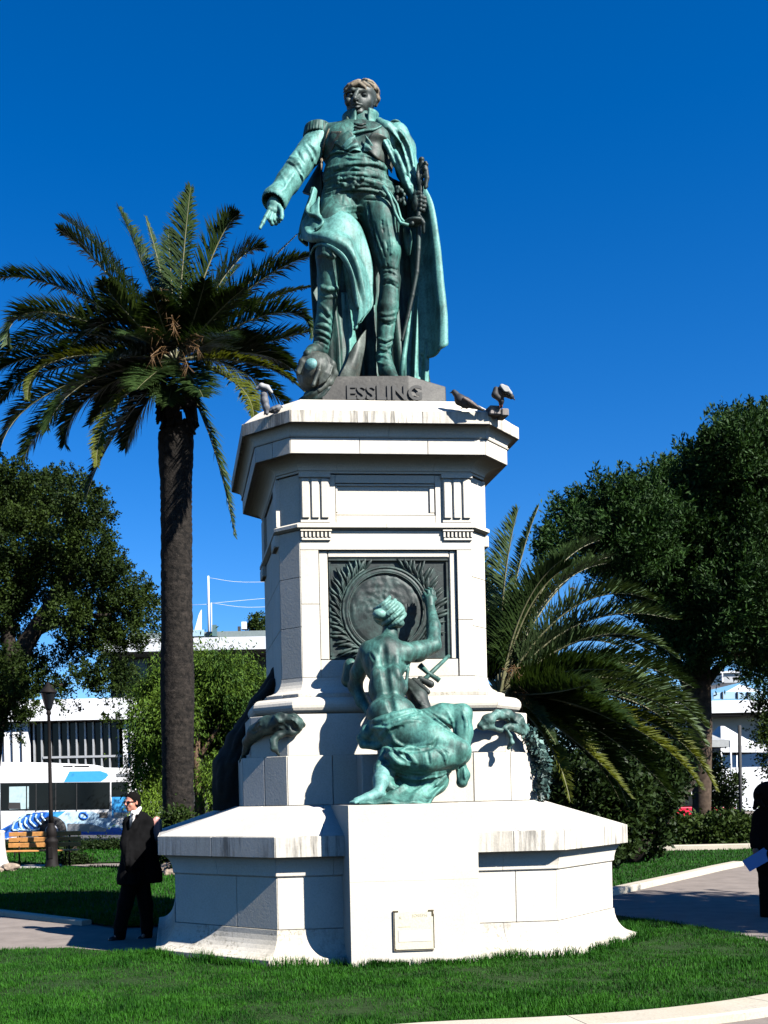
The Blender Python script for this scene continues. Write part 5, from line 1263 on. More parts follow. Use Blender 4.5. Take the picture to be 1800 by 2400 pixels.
# short palm on the right, behind the pedestal
QD = 19.5
def qz(x, y): return 1100 + x * 0.42194, 900 + y * 0.42194
qb = P(1215, 2060, QD); qb.z = 0
pq = thing('palm_tree', 'short palm with long arching grey green fronds spreading right from behind the pedestal', 'palm tree', qb)
palm_trunk('trunk', qb - Vector((0, 0, .1)), P(1190, 1640, QD), 0.36, 0.40, pq, 5, rows=70)
def q_frond(tip, ctl, dd=0.0, L=0.72, mat=None, hub=(170, 1720), nl=170, **kw):
    kw.setdefault('vee', 0.9); kw.setdefault('droop', 0.15)
    if mat is m_frond_lit: mat = m_frond_g if tip[1] < 2200 else m_frond_lit
    h = P(*qz(*hub), QD + dd * 0.1); c_ = P(*qz(*ctl), QD + dd * .5); e = P(*qz(*tip), QD + dd)
    frond('frond', h, c_ * 2 - (h + e) * 0.5, e, L, mat or m_frond, pq, nl, wid=0.026, **kw)
for tip, ctl, dd, kw in [
    ((270, 700), (190, 1150), -0.4, dict(mat=Gy)), ((385, 680), (250, 1130), 0.4, dict(mat=Gy, L=.35)), ((720, 870), (420, 1120), 0.6, {}), ((560, 1010), (330, 1250), -0.6, {}),
    ((780, 960), (460, 1180), 1.2, {}), ((1020, 1200), (580, 1240), -0.3, dict(mat=Gy)), ((1140, 1310), (620, 1330), 0.3, dict(mat=Gy)), ((1150, 1520), (700, 1400), -0.8, dict(mat=Yl, L=.45)), ((1000, 1480), (600, 1420), 0.9, {}),
    ((1250, 1690), (720, 1540), 0.4, {}), ((1310, 1900), (850, 1640), -0.6, dict(mat=Gy)), ((1180, 1830), (720, 1640), 0.8, {}), ((1300, 2150), (900, 1760), 0.5, dict(mat=Gy)), ((1310, 2000), (900, 1720), -1.0, dict(mat=Gy, L=.5)),
    ((1370, 2260), (960, 1860), -0.9, dict(mat=Yl, L=.4)), ((1290, 2250), (850, 1880), -1.4, dict(mat=Yl, L=.4)), ((1120, 2300), (720, 1900), 0.2, {}), ((880, 2340), (620, 1950), 0.6, {}), ((900, 2300), (560, 1960), -1.3, dict(mat=Yl, L=.35)),
    ((560, 2320), (420, 1960), -1.2, dict(mat=Yl, L=.35)), ((480, 2000), (330, 1800), -1.6, dict(mat=Yl, L=.3)), ((700, 1700), (460, 1680), -1.8, {}), ((850, 1600), (520, 1600), -1.4, {}), ((60, 900), (110, 1300), 0.3, {}),
    ((-150, 1200), (20, 1450), 0.4, {}), ((-350, 1500), (-100, 1550), 0.3, {}), ((-300, 1900), (-80, 1700), 0.5, {}), ((900, 1900), (560, 1760), -1.6, {}), ((1050, 2060), (640, 1840), 1.4, {}), ((720, 2100), (460, 1850), -0.6, {}), ((640, 1400), (400, 1450), 1.6, {}), ((940, 1700), (560, 1620), 1.8, {})]:
    q_frond(tip, ctl, dd, **kw)
    if kw.get('mat') is None: q_frond((tip[0] - 55 + 40 * random.random(), tip[1] - 60 + 120 * random.random()), (ctl[0] - 30, ctl[1] + 45 * random.random()), dd + 0.7 - 1.4 * random.random(), **kw)
spray([((300, 1640), -0.6), ((250, 1560), -0.8), ((330, 1720), -1.0)], (190, 1700), m_orange, pq, QD, qz)

# ------------------------------------------------------------------ broad-leaved trees, hedge
def bark(name, col): return plain(name, col, 0.95, var=0.45, scale=7, bmp=0.6, spec=0.1)
m_bark = bark('dark_bark', (0.035, 0.028, 0.022)); m_bark2 = bark('warm_bark', (0.13, 0.085, 0.055))
def crown(name, blobs, n, size, mat, parent, clump=26, cr_=0.35, inner=0.25, elong=1.0, up=0.0, seed=1, sprig=0.0, sdir=None):
    """thousands of leaf faces in clumps through the outer part of overlapping lobes"""
    rg = np.random.default_rng(seed); C = np.array([list(b[0]) for b in blobs]); Rr = np.array([b[1] for b in blobs])
    nc = n // clump; w = Rr ** 2 / (Rr ** 2).sum(); bi = rg.choice(len(blobs), nc, p=w)
    d = rg.normal(0, 1, (nc, 3)); d /= np.linalg.norm(d, axis=1, keepdims=True)
    f = np.where(rg.random(nc) < inner, rg.uniform(0.3, 0.9, nc), rg.uniform(0.82, 1.12, nc))
    ctr = C[bi] + d * (Rr[bi] * f)[:, None] * np.array([1, 1, 0.92]); cs = cr_ * rg.uniform(0.55, 1.4, nc)
    p = np.repeat(ctr, clump, 0) + rg.normal(0, 1, (nc * clump, 3)) * np.repeat(cs, clump)[:, None] * np.array([0.55, 0.55, 0.45]); m = len(p)
    if sprig:                                       # pointed tufts that stand out of the crown
        sd = d * 0.8 + np.array([0, 0, 0.75]) + rg.normal(0, 0.3, (nc, 3)); sd = sd if sdir is None else np.array(sdir) + rg.normal(0, 0.12, (nc, 3)) + d * 0.15; sd /= np.linalg.norm(sd, axis=1, keepdims=True)
        L = sprig * rg.uniform(0.4, 1.5, nc); t = rg.uniform(0, 1, m)
        p = np.repeat(ctr, clump, 0) + np.repeat(sd * L[:, None], clump, 0) * t[:, None] + rg.normal(0, 1, (m, 3)) * (np.repeat(L, clump) * 0.30 * (1.05 - t))[:, None]
    a = rg.normal(0, 1, (m, 3)) + np.repeat(d, clump, 0) * 0.7 + np.array([0, 0, up]); a /= np.linalg.norm(a, axis=1, keepdims=True)
    b = np.cross(a, rg.normal(0, 1, (m, 3))); b /= np.linalg.norm(b, axis=1, keepdims=True) + 1e-6
    s = size * rg.uniform(0.6, 1.35, m)[:, None]; nn = np.cross(a, b)
    V = np.stack([p, p + a * s * .5 * elong + b * s * .34 + nn * s * .08, p + a * s * elong, p + a * s * .5 * elong - b * s * .34 + nn * s * .08], 1).reshape(-1, 3)
    o = np.arange(m) * 4
    return obj_np(name, V, np.stack([o, o + 1, o + 2, o + 3], 1), mat, parent, False)
def limbs(trunk_pts, trunk_r, branches, mat, parent):
    tube('trunk', trunk_pts, trunk_r, mat, parent, 12)
    for pts, rr in branches: tube('limb', cr(pts, 10), list(np.interp(np.linspace(0, 1, 10), np.linspace(0, 1, len(rr)), rr)), mat, parent, 8)
def blobs_px(lst, D, spread=1.2, seed=0):
    rg = np.random.default_rng(seed); return [(P(x, y, D + rg.uniform(-spread, spread)), r * D / FOC) for x, y, r in lst]
# big dark conifer on the right
TD = 33.0
m_con = leafmat('conifer_needles', (0.008, 0.024, 0.006), (0.040, 0.092, 0.018), 0.8, 0.6, 0.15)
tb_ = P(1640, 1990, TD); tb_.z = 0
con = thing('conifer_tree', 'big dark evergreen with a broad ragged crown behind the palm on the right', 'tree', tb_)
B = [(1725, 1075, 58), (1795, 1085, 75), (1660, 1130, 58), (1575, 1180, 58), (1500, 1215, 54), (1425, 1220, 50), (1360, 1240, 44), (1315, 1262, 30), (1395, 1285, 50), (1480, 1290, 74), (1590, 1260, 86), (1700, 1190, 96), (1800, 1180, 110),
     (1470, 1340, 50), (1530, 1390, 68), (1640, 1340, 92), (1760, 1300, 105), (1850, 1280, 110), (1575, 1460, 60), (1660, 1450, 84), (1770, 1430, 100), (1860, 1450, 120), (1600, 1540, 48), (1650, 1530, 40), (1730, 1500, 40), (1850, 1510, 50), (1775, 1560, 30), (1748, 1560, 20), (1800, 1590, 30), (1708, 1020, 30), (1716, 1000, 18), (1650, 1068, 28), (1600, 1110, 22), (1560, 1140, 20), (1465, 1172, 24), (1405, 1180, 20), (1370, 1198, 16), (1320, 1218, 14), (1282, 1245, 14), (1290, 1300, 18), (1785, 1020, 32), (1760, 1040, 24)]
crown('crown', blobs_px(B, TD, 2.2, 3), 330000, 0.07, m_con, con, 90, 0.27, 0.25, 2.1, 0.7, 5, 0.75)
limbs([tb_, P(1645, 1880, TD), P(1640, 1700, TD), P(1635, 1500, TD), P(1650, 1300, TD)], [0.30, 0.27, 0.36, 0.34, 0.2],
      [([P(1640, 1650, TD), P(1590, 1560, TD), P(1540, 1430, TD)], [.26, .16, .08]), ([P(1640, 1620, TD), P(1690, 1560, TD), P(1760, 1520, TD)], [.2, .12, .05]), ([P(1640, 1500, TD), P(1720, 1380, TD), P(1790, 1280, TD)], [.2, .12, .05]), ([P(1640, 1480, TD), P(1560, 1330, TD), P(1450, 1230, TD)], [.18, .1, .04])], bark('brown_grey_bark', (0.07, 0.05, 0.036)), con)
# broad dark tree on the left
LD = 35.0
m_oak = leafmat('oak_leaves', (0.007, 0.018, 0.004), (0.046, 0.076, 0.012), 0.7, 0.6, 0.15)
lb = P(-40, 2000, LD); lb.z = 0
oak = thing('broadleaf_tree', 'dark broad leaved tree filling the left edge behind the tall palm', 'tree', lb)
B = [(10, 1190, 62), (80, 1172, 48), (140, 1170, 44), (195, 1190, 40), (228, 1225, 26), (40, 1270, 60), (125, 1260, 60), (200, 1290, 52), (245, 1320, 32), (20, 1370, 60), (110, 1360, 50), (190, 1375, 56), (265, 1370, 42), (310, 1400, 34), (338, 1440, 28), (345, 1480, 18), (280, 1450, 44), (215, 1460, 50), (150, 1450, 36), (310, 1500, 26), (250, 1510, 34), (180, 1520, 34),
     (40, 1540, 36), (-20, 1600, 70), (70, 1610, 30), (250, 1590, 36), (205, 1598, 26), (130, 1560, 30), (20, 1690, 30), (60, 1660, 22), (-60, 1400, 110), (-60, 1200, 100), (290, 1600, 22), (150, 1635, 24), (255, 1690, 18), (90, 1140, 18), (30, 1130, 24), (165, 1140, 14)]
crown('crown', blobs_px(B, LD, 2.0, 4), 200000, 0.08, m_oak, oak, 70, 0.36, 0.12, 1.2, 0.3, 6, 0.5)
limbs([lb, P(-30, 1800, LD), P(0, 1640, LD), P(60, 1510, LD), P(130, 1400, LD), P(190, 1300, LD)], [0.5, 0.42, 0.36, 0.30, 0.22, 0.08],
      [([P(30, 1580, LD), P(20, 1450, LD), P(50, 1320, LD)], [.26, .2, .08]), ([P(80, 1480, LD), P(160, 1450, LD), P(260, 1440, LD)], [.2, .12, .04]), ([P(0, 1640, LD), P(80, 1620, LD), P(170, 1600, LD)], [.16, .1, .03])], m_bark, oak)
# light green weeping tree
WD = 38.0
m_pep = leafmat('weeping_leaves', (0.028, 0.075, 0.014), (0.17, 0.28, 0.032), 0.35, 0.6, 0.3)
wb = P(468, 1985, WD); wb.z = 0
pep = thing('weeping_tree', 'light green weeping tree behind the trunk of the tall palm', 'tree', wb)
B = [(335, 1610, 30), (372, 1580, 30), (415, 1555, 32), (470, 1535, 26), (515, 1545, 34), (560, 1560, 30), (600, 1595, 30), (345, 1670, 36), (410, 1640, 46), (480, 1620, 46), (545, 1640, 46), (600, 1660, 32), (340, 1740, 34), (400, 1720, 44), (470, 1710, 48), (545, 1730, 46), (605, 1740, 36), (345, 1810, 32), (400, 1810, 36), (520, 1800, 44), (580, 1810, 40), (345, 1875, 26), (540, 1870, 32), (600, 1875, 36)]
crown('crown', blobs_px(B, WD, 1.6, 5), 115000, 0.060, m_pep, pep, 60, 0.24, 0.35, 2.4, -1.6, 7, 1.0, (0, 0, -1))
limbs([wb, P(468, 1880, WD), P(460, 1760, WD), P(465, 1640, WD)], [0.22, 0.17, 0.14, 0.06], [([P(463, 1800, WD), P(420, 1700, WD), P(380, 1620, WD)], [.1, .07, .03]), ([P(463, 1780, WD), P(520, 1690, WD), P(560, 1610, WD)], [.1, .07, .03])], m_bark2, pep)
# dark shrubs under the right palm
m_shr = leafmat('shrub_leaves', (0.006, 0.016, 0.004), (0.035, 0.062, 0.014), 1.2, 0.5, 0.15)
m_hed = leafmat('hedge_leaves', (0.012, 0.03, 0.006), (0.06, 0.095, 0.02), 1.5, 0.5, 0.2)
def shrub(label, foot, blobs, D, n, size, mat, seed, name='shrub', stem=True, grp=None):
    b_ = P(foot[0], foot[1], D); b_.z = 0
    t = thing(name, label, 'shrub', b_, 0, grp); crown('foliage', blobs_px(blobs, D, 0.5, seed), n, size, mat, t, 18, 0.22, 0.35, 1.2, 0.2, seed)
    if stem: tube('stem', [b_, Vector((b_.x + .05, b_.y, .5)), P(blobs[0][0], blobs[0][1], D)], [0.07, 0.05, 0.03], m_bark, t, 8)
    return t
shrub('dark shrub in the shade right behind the white pedestal slab', (1400, 2030), [(1400, 1900, 90), (1340, 1850, 70), (1460, 1860, 70), (1380, 1970, 60), (1440, 1980, 40)], 22.5, 14000, 0.10, m_shr, 21)
shrub('dark spreading shrub at the foot of the right palm, beside the side lawn', (1500, 2018), [(1510, 1950, 50), (1480, 1900, 60), (1540, 1860, 55), (1490, 1990, 32), (1560, 1800, 60), (1440, 1780, 70)], 24.5, 14000, 0.10, m_shr, 22)
shrub('dark ivy covered shrub at the foot of the tall palm trunk', (430, 2040), [(430, 1960, 38), (400, 1990, 34), (450, 2000, 36), (420, 1925, 30), (395, 2020, 22)], 24.4, 7000, 0.085, m_hed, 23)
shrub('low dark flowering bush under the right end of the bench', (175, 2026), [(148, 2016, 10), (165, 2018, 10), (182, 2018, 11), (200, 2019, 10)], 28.9, 2600, 0.06, m_shr, 24)
shrub('long low dark hedge on the verge below the parked bus', (150, 2004), [(x, 1990 - 0.012 * x, 15) for x in range(-60, 350, 22)], 36.5, 16000, 0.07, m_shr, 27, 'low_hedge', False)
shrub('dark laurel thicket closing the gap behind the right palm', (1380, 2000), [(1240, 1650, 80), (1330, 1620, 80), (1430, 1590, 60), (1520, 1650, 75), (1300, 1750, 90), (1420, 1740, 90), (1520, 1760, 80), (1240, 1800, 80), (1360, 1850, 80), (1480, 1850, 80), (1580, 1720, 50), (1570, 1830, 45)], 36.0, 60000, 0.085, m_shr, 28, 'laurel_thicket')
shrub('thin leafy sapling behind the right hedge, in front of the white tents', (1735, 1990), [(1682, 1850, 36), (1668, 1800, 30), (1700, 1885, 26), (1725, 1835, 16), (1660, 1890, 26)], 36.0, 6200, 0.085, m_oak, 25)
shrub('pale leafy branch hanging in from the right edge above the woman', (1860, 2000), [(1800, 1650, 34), (1812, 1700, 40), (1790, 1740, 26), (1815, 1790, 30)], 34.0, 4600, 0.08, m_oak, 26)
tube('leaning_trunk', [P(1478, 2018, 24.0), P(1530, 1950, 24.2), P(1590, 1880, 24.6), P(1625, 1830, 25)], [0.16, 0.14, 0.12, 0.10], m_bark, None, 10)
o = bpy.data.objects['leaning_trunk']; tag(o, 'dark leaning bare trunk slanting up to the right beside the side lawn', 'tree trunk'); 
# clipped hedge in three plants
for i, (x0, x1) in enumerate(((1575, 1650), (1655, 1720), (1722, 1800))):
    lab = ('clipped hedge bush left of the brown tree foot', 'clipped hedge bush right of the brown tree foot', 'clipped hedge bush next to the dark woman')[i]
    bl = [(x, y, 17) for x in np.linspace(x0 + 8, x1 - 8, 5) for y in (1930, 1950, 1972)]
    shrub(lab, ((x0 + x1) / 2, 1988), bl, 30.3, 5200, 0.10, m_hed, 30 + i, 'hedge_bush', False, 'clipped hedge along the back of the side lawn')

# a tree that stands to the right of the picture and shades the right-hand path
st_ = thing('broadleaf_tree', 'tall tree standing right of the camera whose crown shades the right path', 'tree', (12.3, 8.6, 0))
crown('crown', [((12.0, 8.9, 6.2), 1.5), ((13.2, 8.2, 6.4), 1.5), ((12.8, 9.6, 7.2), 1.5), ((11.6, 8.4, 7.0), 1.2), ((12.4, 7.8, 5.4), 1.2), ((13.6, 9.3, 6.0), 1.4)], 16000, 0.2, m_oak, st_, 20, 0.4, 0.4, 1.2, 0.2, 61)
limbs([(12.3, 8.6, 0), (12.4, 8.7, 2.5), (12.4, 8.8, 5.0), (12.5, 8.8, 7)], [.22, .18, .14, .05], [([(12.4, 8.7, 3.5), (13.0, 8.4, 5), (13.4, 8.2, 6.3)], [.1, .07, .03])], m_bark, st_)

# ------------------------------------------------------------------ buildings
m_wall = plain('white_render', (0.72, 0.73, 0.75), 0.7, var=0.06, scale=0.6)
m_fasc = plain('pale_fascia', (0.55, 0.57, 0.60), 0.6, var=0.08, scale=0.5)
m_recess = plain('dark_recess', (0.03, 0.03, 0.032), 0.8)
m_glass = plain('dark_glass', (0.010, 0.012, 0.015), 0.1, var=0.4, scale=0.5, spec=0.2)
m_glass_b = plain('pale_blue_glass', (0.35, 0.50, 0.62), 0.15, var=0.1, scale=0.4)
m_mull = plain('grey_mullion', (0.42, 0.43, 0.44), 0.4, 0.3)
m_greenroof = plain('roof_metal', (0.18, 0.22, 0.22), 0.5)
def pbox(name, x0, x1, y0, y1, D, dep, mat, parent, bev=0.0):
    """box whose front fills the pixel rectangle at distance D and which is dep metres deep"""
    a = P(x0, (y0 + y1) / 2, D); b = P(x1, (y0 + y1) / 2, D); t = P((x0 + x1) / 2, y0, D); u = P((x0 + x1) / 2, y1, D)
    return box(name, ((a.x + b.x) / 2, D + dep / 2, (t.z + u.z) / 2), (b.x - a.x, dep, t.z - u.z), mat, parent, 0, bev)
BD = 78.0
bl_ = thing('white_hall_building', 'long white modern hall with a flat roof behind the bus and the weeping tree', 'building', (P(320, 1900, BD).x, BD, 0))
pbox('roof_fascia', 240, 900, 1492, 1522, BD, 14, m_fasc, bl_)
pbox('roof_edge', 300, 900, 1478, 1491, BD + 1, 12, m_greenroof, bl_)
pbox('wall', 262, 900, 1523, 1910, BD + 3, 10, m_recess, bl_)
pbox('pane', 298, 345, 1545, 1600, BD + 2.9, 0.3, plain('grey_pane', (0.06, 0.085, 0.10), 0.2), bl_); pbox('pillar', 290, 297, 1523, 1650, BD + 2.5, 0.5, m_fasc, bl_)
for x in (330, 395, 450): pbox('joint', x, x + 1.2, 1493, 1521, BD - 0.05, 0.1, m_recess, bl_)
pbox('skylight', 452, 478, 1476, 1491, BD + 0.5, 1.0, m_glass_b, bl_); pbox('skylight', 497, 508, 1464, 1491, BD + 0.5, 1.0, plain('teal_vent', (0.08, 0.15, 0.16), 0.4), bl_)
HD = 62.0
hb = thing('glazed_pavilion_building', 'white pavilion with a tall mullioned window front behind the bus', 'building', (P(170, 1900, HD).x, HD, 0))
pbox('roof', -200, 345, 1640, 1690, HD, 12, m_wall, hb)
pbox('wall', -200, 68, 1692, 1985, HD + 0.5, 10, m_wall, hb); pbox('wall', 290, 340, 1692, 1985, HD + 0.5, 10, m_wall, hb)
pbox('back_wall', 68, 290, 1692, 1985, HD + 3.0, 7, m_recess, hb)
for x in (8, 28, 50, 304, 324): pbox('joint', x, x + 3.0 if x > 200 else x + 1.6, 1700, 1860, HD + 0.4, 0.1, m_recess, hb)
xs = [80, 98, 118, 140, 160, 180, 200, 219, 238, 257, 278]
for i in range(len(xs) - 1):
    w = thing_part = pbox('window', xs[i], xs[i + 1], 1693, 1800, HD + 1.2, 0.06, m_glass, hb); pbox('window', xs[i], xs[i + 1], 1802, 1985, HD + 1.2, 0.06, m_glass, hb)
for i, x in enumerate(xs): pbox('mullion', x - 1.8, x + 1.8, 1692, 1840, HD + 0.9, 0.25, m_mull, hb)
pbox('transom', 100, 285, 1771, 1776, HD + 0.85, 0.2, m_mull, hb)
# mast and odds and ends on the roof
ms = thing('white_mast', 'tall white mast with thin stay cables rising behind the hall roof', 'mast', P(489, 1477, 86))
tube('pole', [P(490, 1500, 86), P(488, 1350, 86)], [0.09, 0.075], m_wall, ms, 10); tube('side_pole', [P(496, 1500, 86), P(495, 1413, 86)], 0.05, m_wall, ms, 8)
for a, b, c2 in (((489, 1354), (560, 1364), (660, 1363)), ((489, 1416), (400, 1420), (330, 1418)), ((495, 1413), (570, 1423), (660, 1421)), ((495, 1414), (570, 1407), (660, 1399))):
    tube('cable', cr([P(*a, 86), P(*b, 87), P(*c2, 88)], 8), 0.016, m_fasc, ms, 5)
bm = bmesh.new(); f0 = [bm.verts.new(P(*q, 84)) for q in ((455, 1480), (472, 1480), (472, 1428), (466, 1440))]; f1 = [bm.verts.new(v.co + Vector((0, 0.4, 0))) for v in f0]
bm.faces.new(f0); bm.faces.new(f1[::-1])
for i in range(4): bm.faces.new((f0[i], f0[(i + 1) % 4], f1[(i + 1) % 4], f1[i]))
tag(obj_bm('white_fin', bm, m_wall), 'white pointed fin on the hall roof next to the mast', 'roof fin')
dm = thing('roof_planting', 'dark green clipped dome of foliage on the hall roof close to the pedestal', 'shrub', P(603, 1478, 83))
crown('foliage', [(P(603, 1462, 83), 0.75), (P(600, 1472, 83), 0.6)], 2200, 0.18, m_hed, dm, 14, 0.2, 0.3, 1.0, 0, 51)
tube('stem', [P(603, 1490, 83), P(603, 1462, 83)], 0.08, m_bark, dm, 6)
vt = thing('roof_vent', 'small white hooded vent on the hall roof beside the foliage dome', 'vent', P(572, 1477, 82))
pbox('hood', 566, 578, 1457, 1474, 82, 0.6, m_wall, vt); pbox('flue', 557, 564, 1468, 1478, 82, 0.4, m_recess, vt)

# right-hand white building and tents
RD = 70.0
rb = thing('terraced_white_building', 'white terraced building with pale glass balconies seen under the evergreen on the right', 'building', (P(1740, 1900, RD).x, RD, 0))
pbox('storey', 1560, 2000, 1640, 1900, RD + 3, 10, m_wall, rb); pbox('penthouse', 1692, 1735, 1576, 1600, RD + 3, 6, m_mull, rb); pbox('penthouse_roof', 1688, 1740, 1572, 1577, RD + 2.8, 6.5, m_fasc, rb)
pbox('penthouse_post', 1692, 1695, 1577, 1600, RD + 2.7, .2, m_wall, rb)
bm = bmesh.new()
for q in ((1700, 1622), (1733, 1604), (1790, 1622)): bm.verts.new(P(*q, RD + 2)); 
for q in ((1700, 1622), (1733, 1604), (1790, 1622)): bm.verts.new(P(*q, RD + 8))
bm.verts.ensure_lookup_table(); vv = bm.verts; bm.faces.new(vv[:3]); bm.faces.new(vv[3:6][::-1])
for i in range(3): bm.faces.new((vv[i], vv[(i + 1) % 3], vv[3 + (i + 1) % 3], vv[3 + i]))
obj_bm('gable', bm, m_wall, rb)
for x0, x1 in ((1672, 1694), (1695, 1728), (1730, 1752), (1754, 1790)): pbox('balcony_glass', x0, x1, 1623, 1638, RD + 1, 0.1, m_glass_b, rb)
for x in (1694, 1729, 1753): pbox('balcony_post', x - .8, x + .8, 1621, 1639, RD + 0.9, 0.15, m_recess, rb)
pbox('terrace', 1640, 2000, 1639, 1668, RD, 4, m_wall, rb); pbox('terrace_shade', 1640, 1765, 1669, 1676, RD + 0.8, 3, m_recess, rb)  # the dark strip under the terrace is painted shade, built as a box
m_tent = plain('tent_canvas', (0.62, 0.63, 0.64), 0.8, var=0.08, scale=0.8); m_tent2 = plain('tent_canvas_grey', (0.30, 0.31, 0.31), 0.8)
def tent(label, x0, x1, xa, ya, yb, ye, D, dep, mat):
    t = thing('tent', label, 'tent', (P((x0 + x1) / 2, ye, D).x, D, 0), 0, 'tents beside the white building')
    b = [P(x0, yb, D), P(x1, yb, D), P(x1, yb, D) + Vector((0, dep, 0)), P(x0, yb, D) + Vector((0, dep, 0))]; ap = P(xa, ya, D) + Vector((0, dep / 2, 0))
    bm = bmesh.new(); v = [bm.verts.new(p) for p in b]; tp = [bm.verts.new(ap + (p - ap) * 0.08) for p in b]
    md = [bm.verts.new(ap.lerp(p, 0.55) - Vector((0, 0, 0.12 * (ap.z - p.z)))) for p in b]
    for i in range(4): j = (i + 1) % 4; bm.faces.new((v[i], v[j], md[j], md[i])); bm.faces.new((md[i], md[j], tp[j], tp[i]))
    bm.faces.new(tp); obj_bm('canopy', bm, mat, t)
    bm = bmesh.new(); lo = [bm.verts.new(p - Vector((0, 0, 0.35))) for p in b]; hi = [bm.verts.new(p - Vector((0, 0, .005))) for p in b]
    for i in range(4): j = (i + 1) % 4; bm.faces.new((lo[i], lo[j], hi[j], hi[i]))
    obj_bm('valance', bm, mat, t)
    for p in b: tube('leg', [Vector((p.x, p.y, 0)), p], 0.05, m_wall, t, 6)
tent('peaked pale grey tent at the foot of the white terraced building', 1690, 1800, 1725, 1692, 1748, 1900, 58, 4, m_tent)
tent('lower dark grey tent left of the peaked pale one', 1660, 1712, 1690, 1710, 1735, 1900, 56, 4, m_tent2)
for i, (x, lab) in enumerate(((1737, 'dark slim lamp pole behind the hedge, right of the sapling'),)):
    t = thing('lamp_pole', lab, 'lamp post', (P(x, 1980, 33).x, 33, 0)); tube('pole', [Vector((P(x, 1980, 33).x, 33, 0)), P(x - 4, 1700, 33)], 0.055, m_recess, t, 8); tube('base', [Vector((P(x, 1980, 33).x, 33, 0)), Vector((P(x, 1980, 33).x, 33, .5))], [.12, .08], m_recess, t, 8)

# ------------------------------------------------------------------ bus
m_bus = plain('white_bus_paint', (0.80, 0.80, 0.81), 0.25, var=0.03, scale=0.5); m_blue = plain('bus_blue', (0.05, 0.33, 0.72), 0.3, var=0.05); m_navy = plain('bus_deep_blue', (0.03, 0.17, 0.68), 0.3, var=0.08)
m_pale = plain('bus_pale_blue', (0.50, 0.70, 0.86), 0.3, var=0.06); m_tyre = plain('tyre', (0.015, 0.015, 0.016), 0.85); m_silver = plain('grey_metal', (0.30, 0.31, 0.33), 0.35, 0.5)
m_busglass = plain('bus_glass', (0.006, 0.009, 0.011), 0.12, var=0.3, scale=0.3, spec=0.15); m_seat = plain('pale_window', (0.42, 0.55, 0.58), 0.3)
UD = 44.0
bus = thing('city_bus', 'white city bus with blue graphics parked behind the bench', 'bus', (P(100, 1960, UD).x, UD, 0))
def bpx(x, y): return P(x, y, UD)
def bus_prism(name, poly, y0, dep, mat, parent, bev=0.0):
    bm = bmesh.new(); a = [bm.verts.new((bpx(*q).x, UD + y0, bpx(*q).z)) for q in poly]; b = [bm.verts.new((bpx(*q).x, UD + y0 + dep, bpx(*q).z)) for q in poly]; n = len(poly)
    bm.faces.new(a); bm.faces.new(b[::-1])
    for i in range(n): bm.faces.new((a[i], a[(i + 1) % n], b[(i + 1) % n], b[i]))
    if bev: bmesh.ops.recalc_face_normals(bm, faces=bm.faces); bmesh.ops.bevel(bm, geom=list(bm.edges), offset=bev, segments=2, affect='EDGES', profile=0.5)
    return obj_bm(name, bm, mat, parent)
bus_prism('body', [(-330, 1957), (-330, 1802), (-300, 1792), (300, 1800), (312, 1806), (318, 1815), (320, 1955), (150, 1957)], 0, 2.5, m_bus, bus, 0.04)
bus_prism('roof_unit', [(-200, 1794), (-195, 1783), (110, 1787), (219, 1792), (230, 1801)], 0.25, 2.0, m_bus, bus, 0.03)
for x0, x1 in ((145, 168), (172, 207)): bus_prism('roof_vent', [(x0, 1796.5), (x0 + 1, 1794.5), (x1, 1794), (x1, 1796)], 0.2, 0.06, m_recess, bus)
for poly in ([(-330, 1903), (-330, 1838), (258, 1833), (260, 1896), (140, 1898)],): bus_prism('window_band', poly, -0.02, 0.1, m_busglass, bus)
bus_prism('rear_window', [(262, 1867), (262, 1833), (300, 1832), (300, 1867)], -0.02, 0.1, m_busglass, bus)
for x in (1, 85, 131, 180, 258): bus_prism('window_post', [(x - .7, 1901), (x - .7, 1836), (x + .7, 1836), (x + .7, 1901)], -0.035, 0.06, m_silver if x in (1, 258) else m_recess, bus)
bus_prism('seen_through_window', [(22, 1897), (22, 1844), (61, 1843), (61, 1896)], -0.03, 0.06, m_seat, bus); bus_prism('seen_through_window', [(64, 1896), (64, 1843), (68, 1843), (68, 1896)], -0.03, 0.06, m_seat, bus)
bus_prism('seat_back', [(20, 1896), (21, 1881), (48, 1881), (49, 1896)], -0.034, 0.05, m_recess, bus)
bus_prism('blue_panel', [(150, 1833), (163, 1808), (235, 1807), (250, 1812), (254, 1817), (248, 1824), (236, 1832)], -0.006, 0.05, m_blue, bus)
bus_prism('blue_panel', [(262, 1917), (262, 1868), (301, 1867), (301, 1903), (290, 1917)], -0.006, 0.05, m_blue, bus)
bus_prism('blue_panel', [(105, 1904), (155, 1901), (135, 1915), (118, 1917)], -0.006, 0.05, m_blue, bus)
bus_prism('pale_panel', [(135, 1957), (120, 1920), (160, 1902), (215, 1902), (260, 1918), (262, 1930), (300, 1940), (300, 1957)], -0.005, 0.04, m_pale, bus)
bus_prism('navy_panel', [(-20, 1957), (0, 1945), (30, 1930), (45, 1915), (75, 1905), (110, 1903), (125, 1920), (100, 1957)], -0.007, 0.05, m_navy, bus)
bus_prism('navy_panel', [(150, 1957), (150, 1950), (240, 1948), (262, 1940), (318, 1942), (318, 1957)], -0.009, 0.05, m_navy, bus)
bus_prism('grey_hatch', [(158, 1949), (158, 1930), (210, 1931), (250, 1942), (248, 1949)], -0.012, 0.05, m_silver, bus)
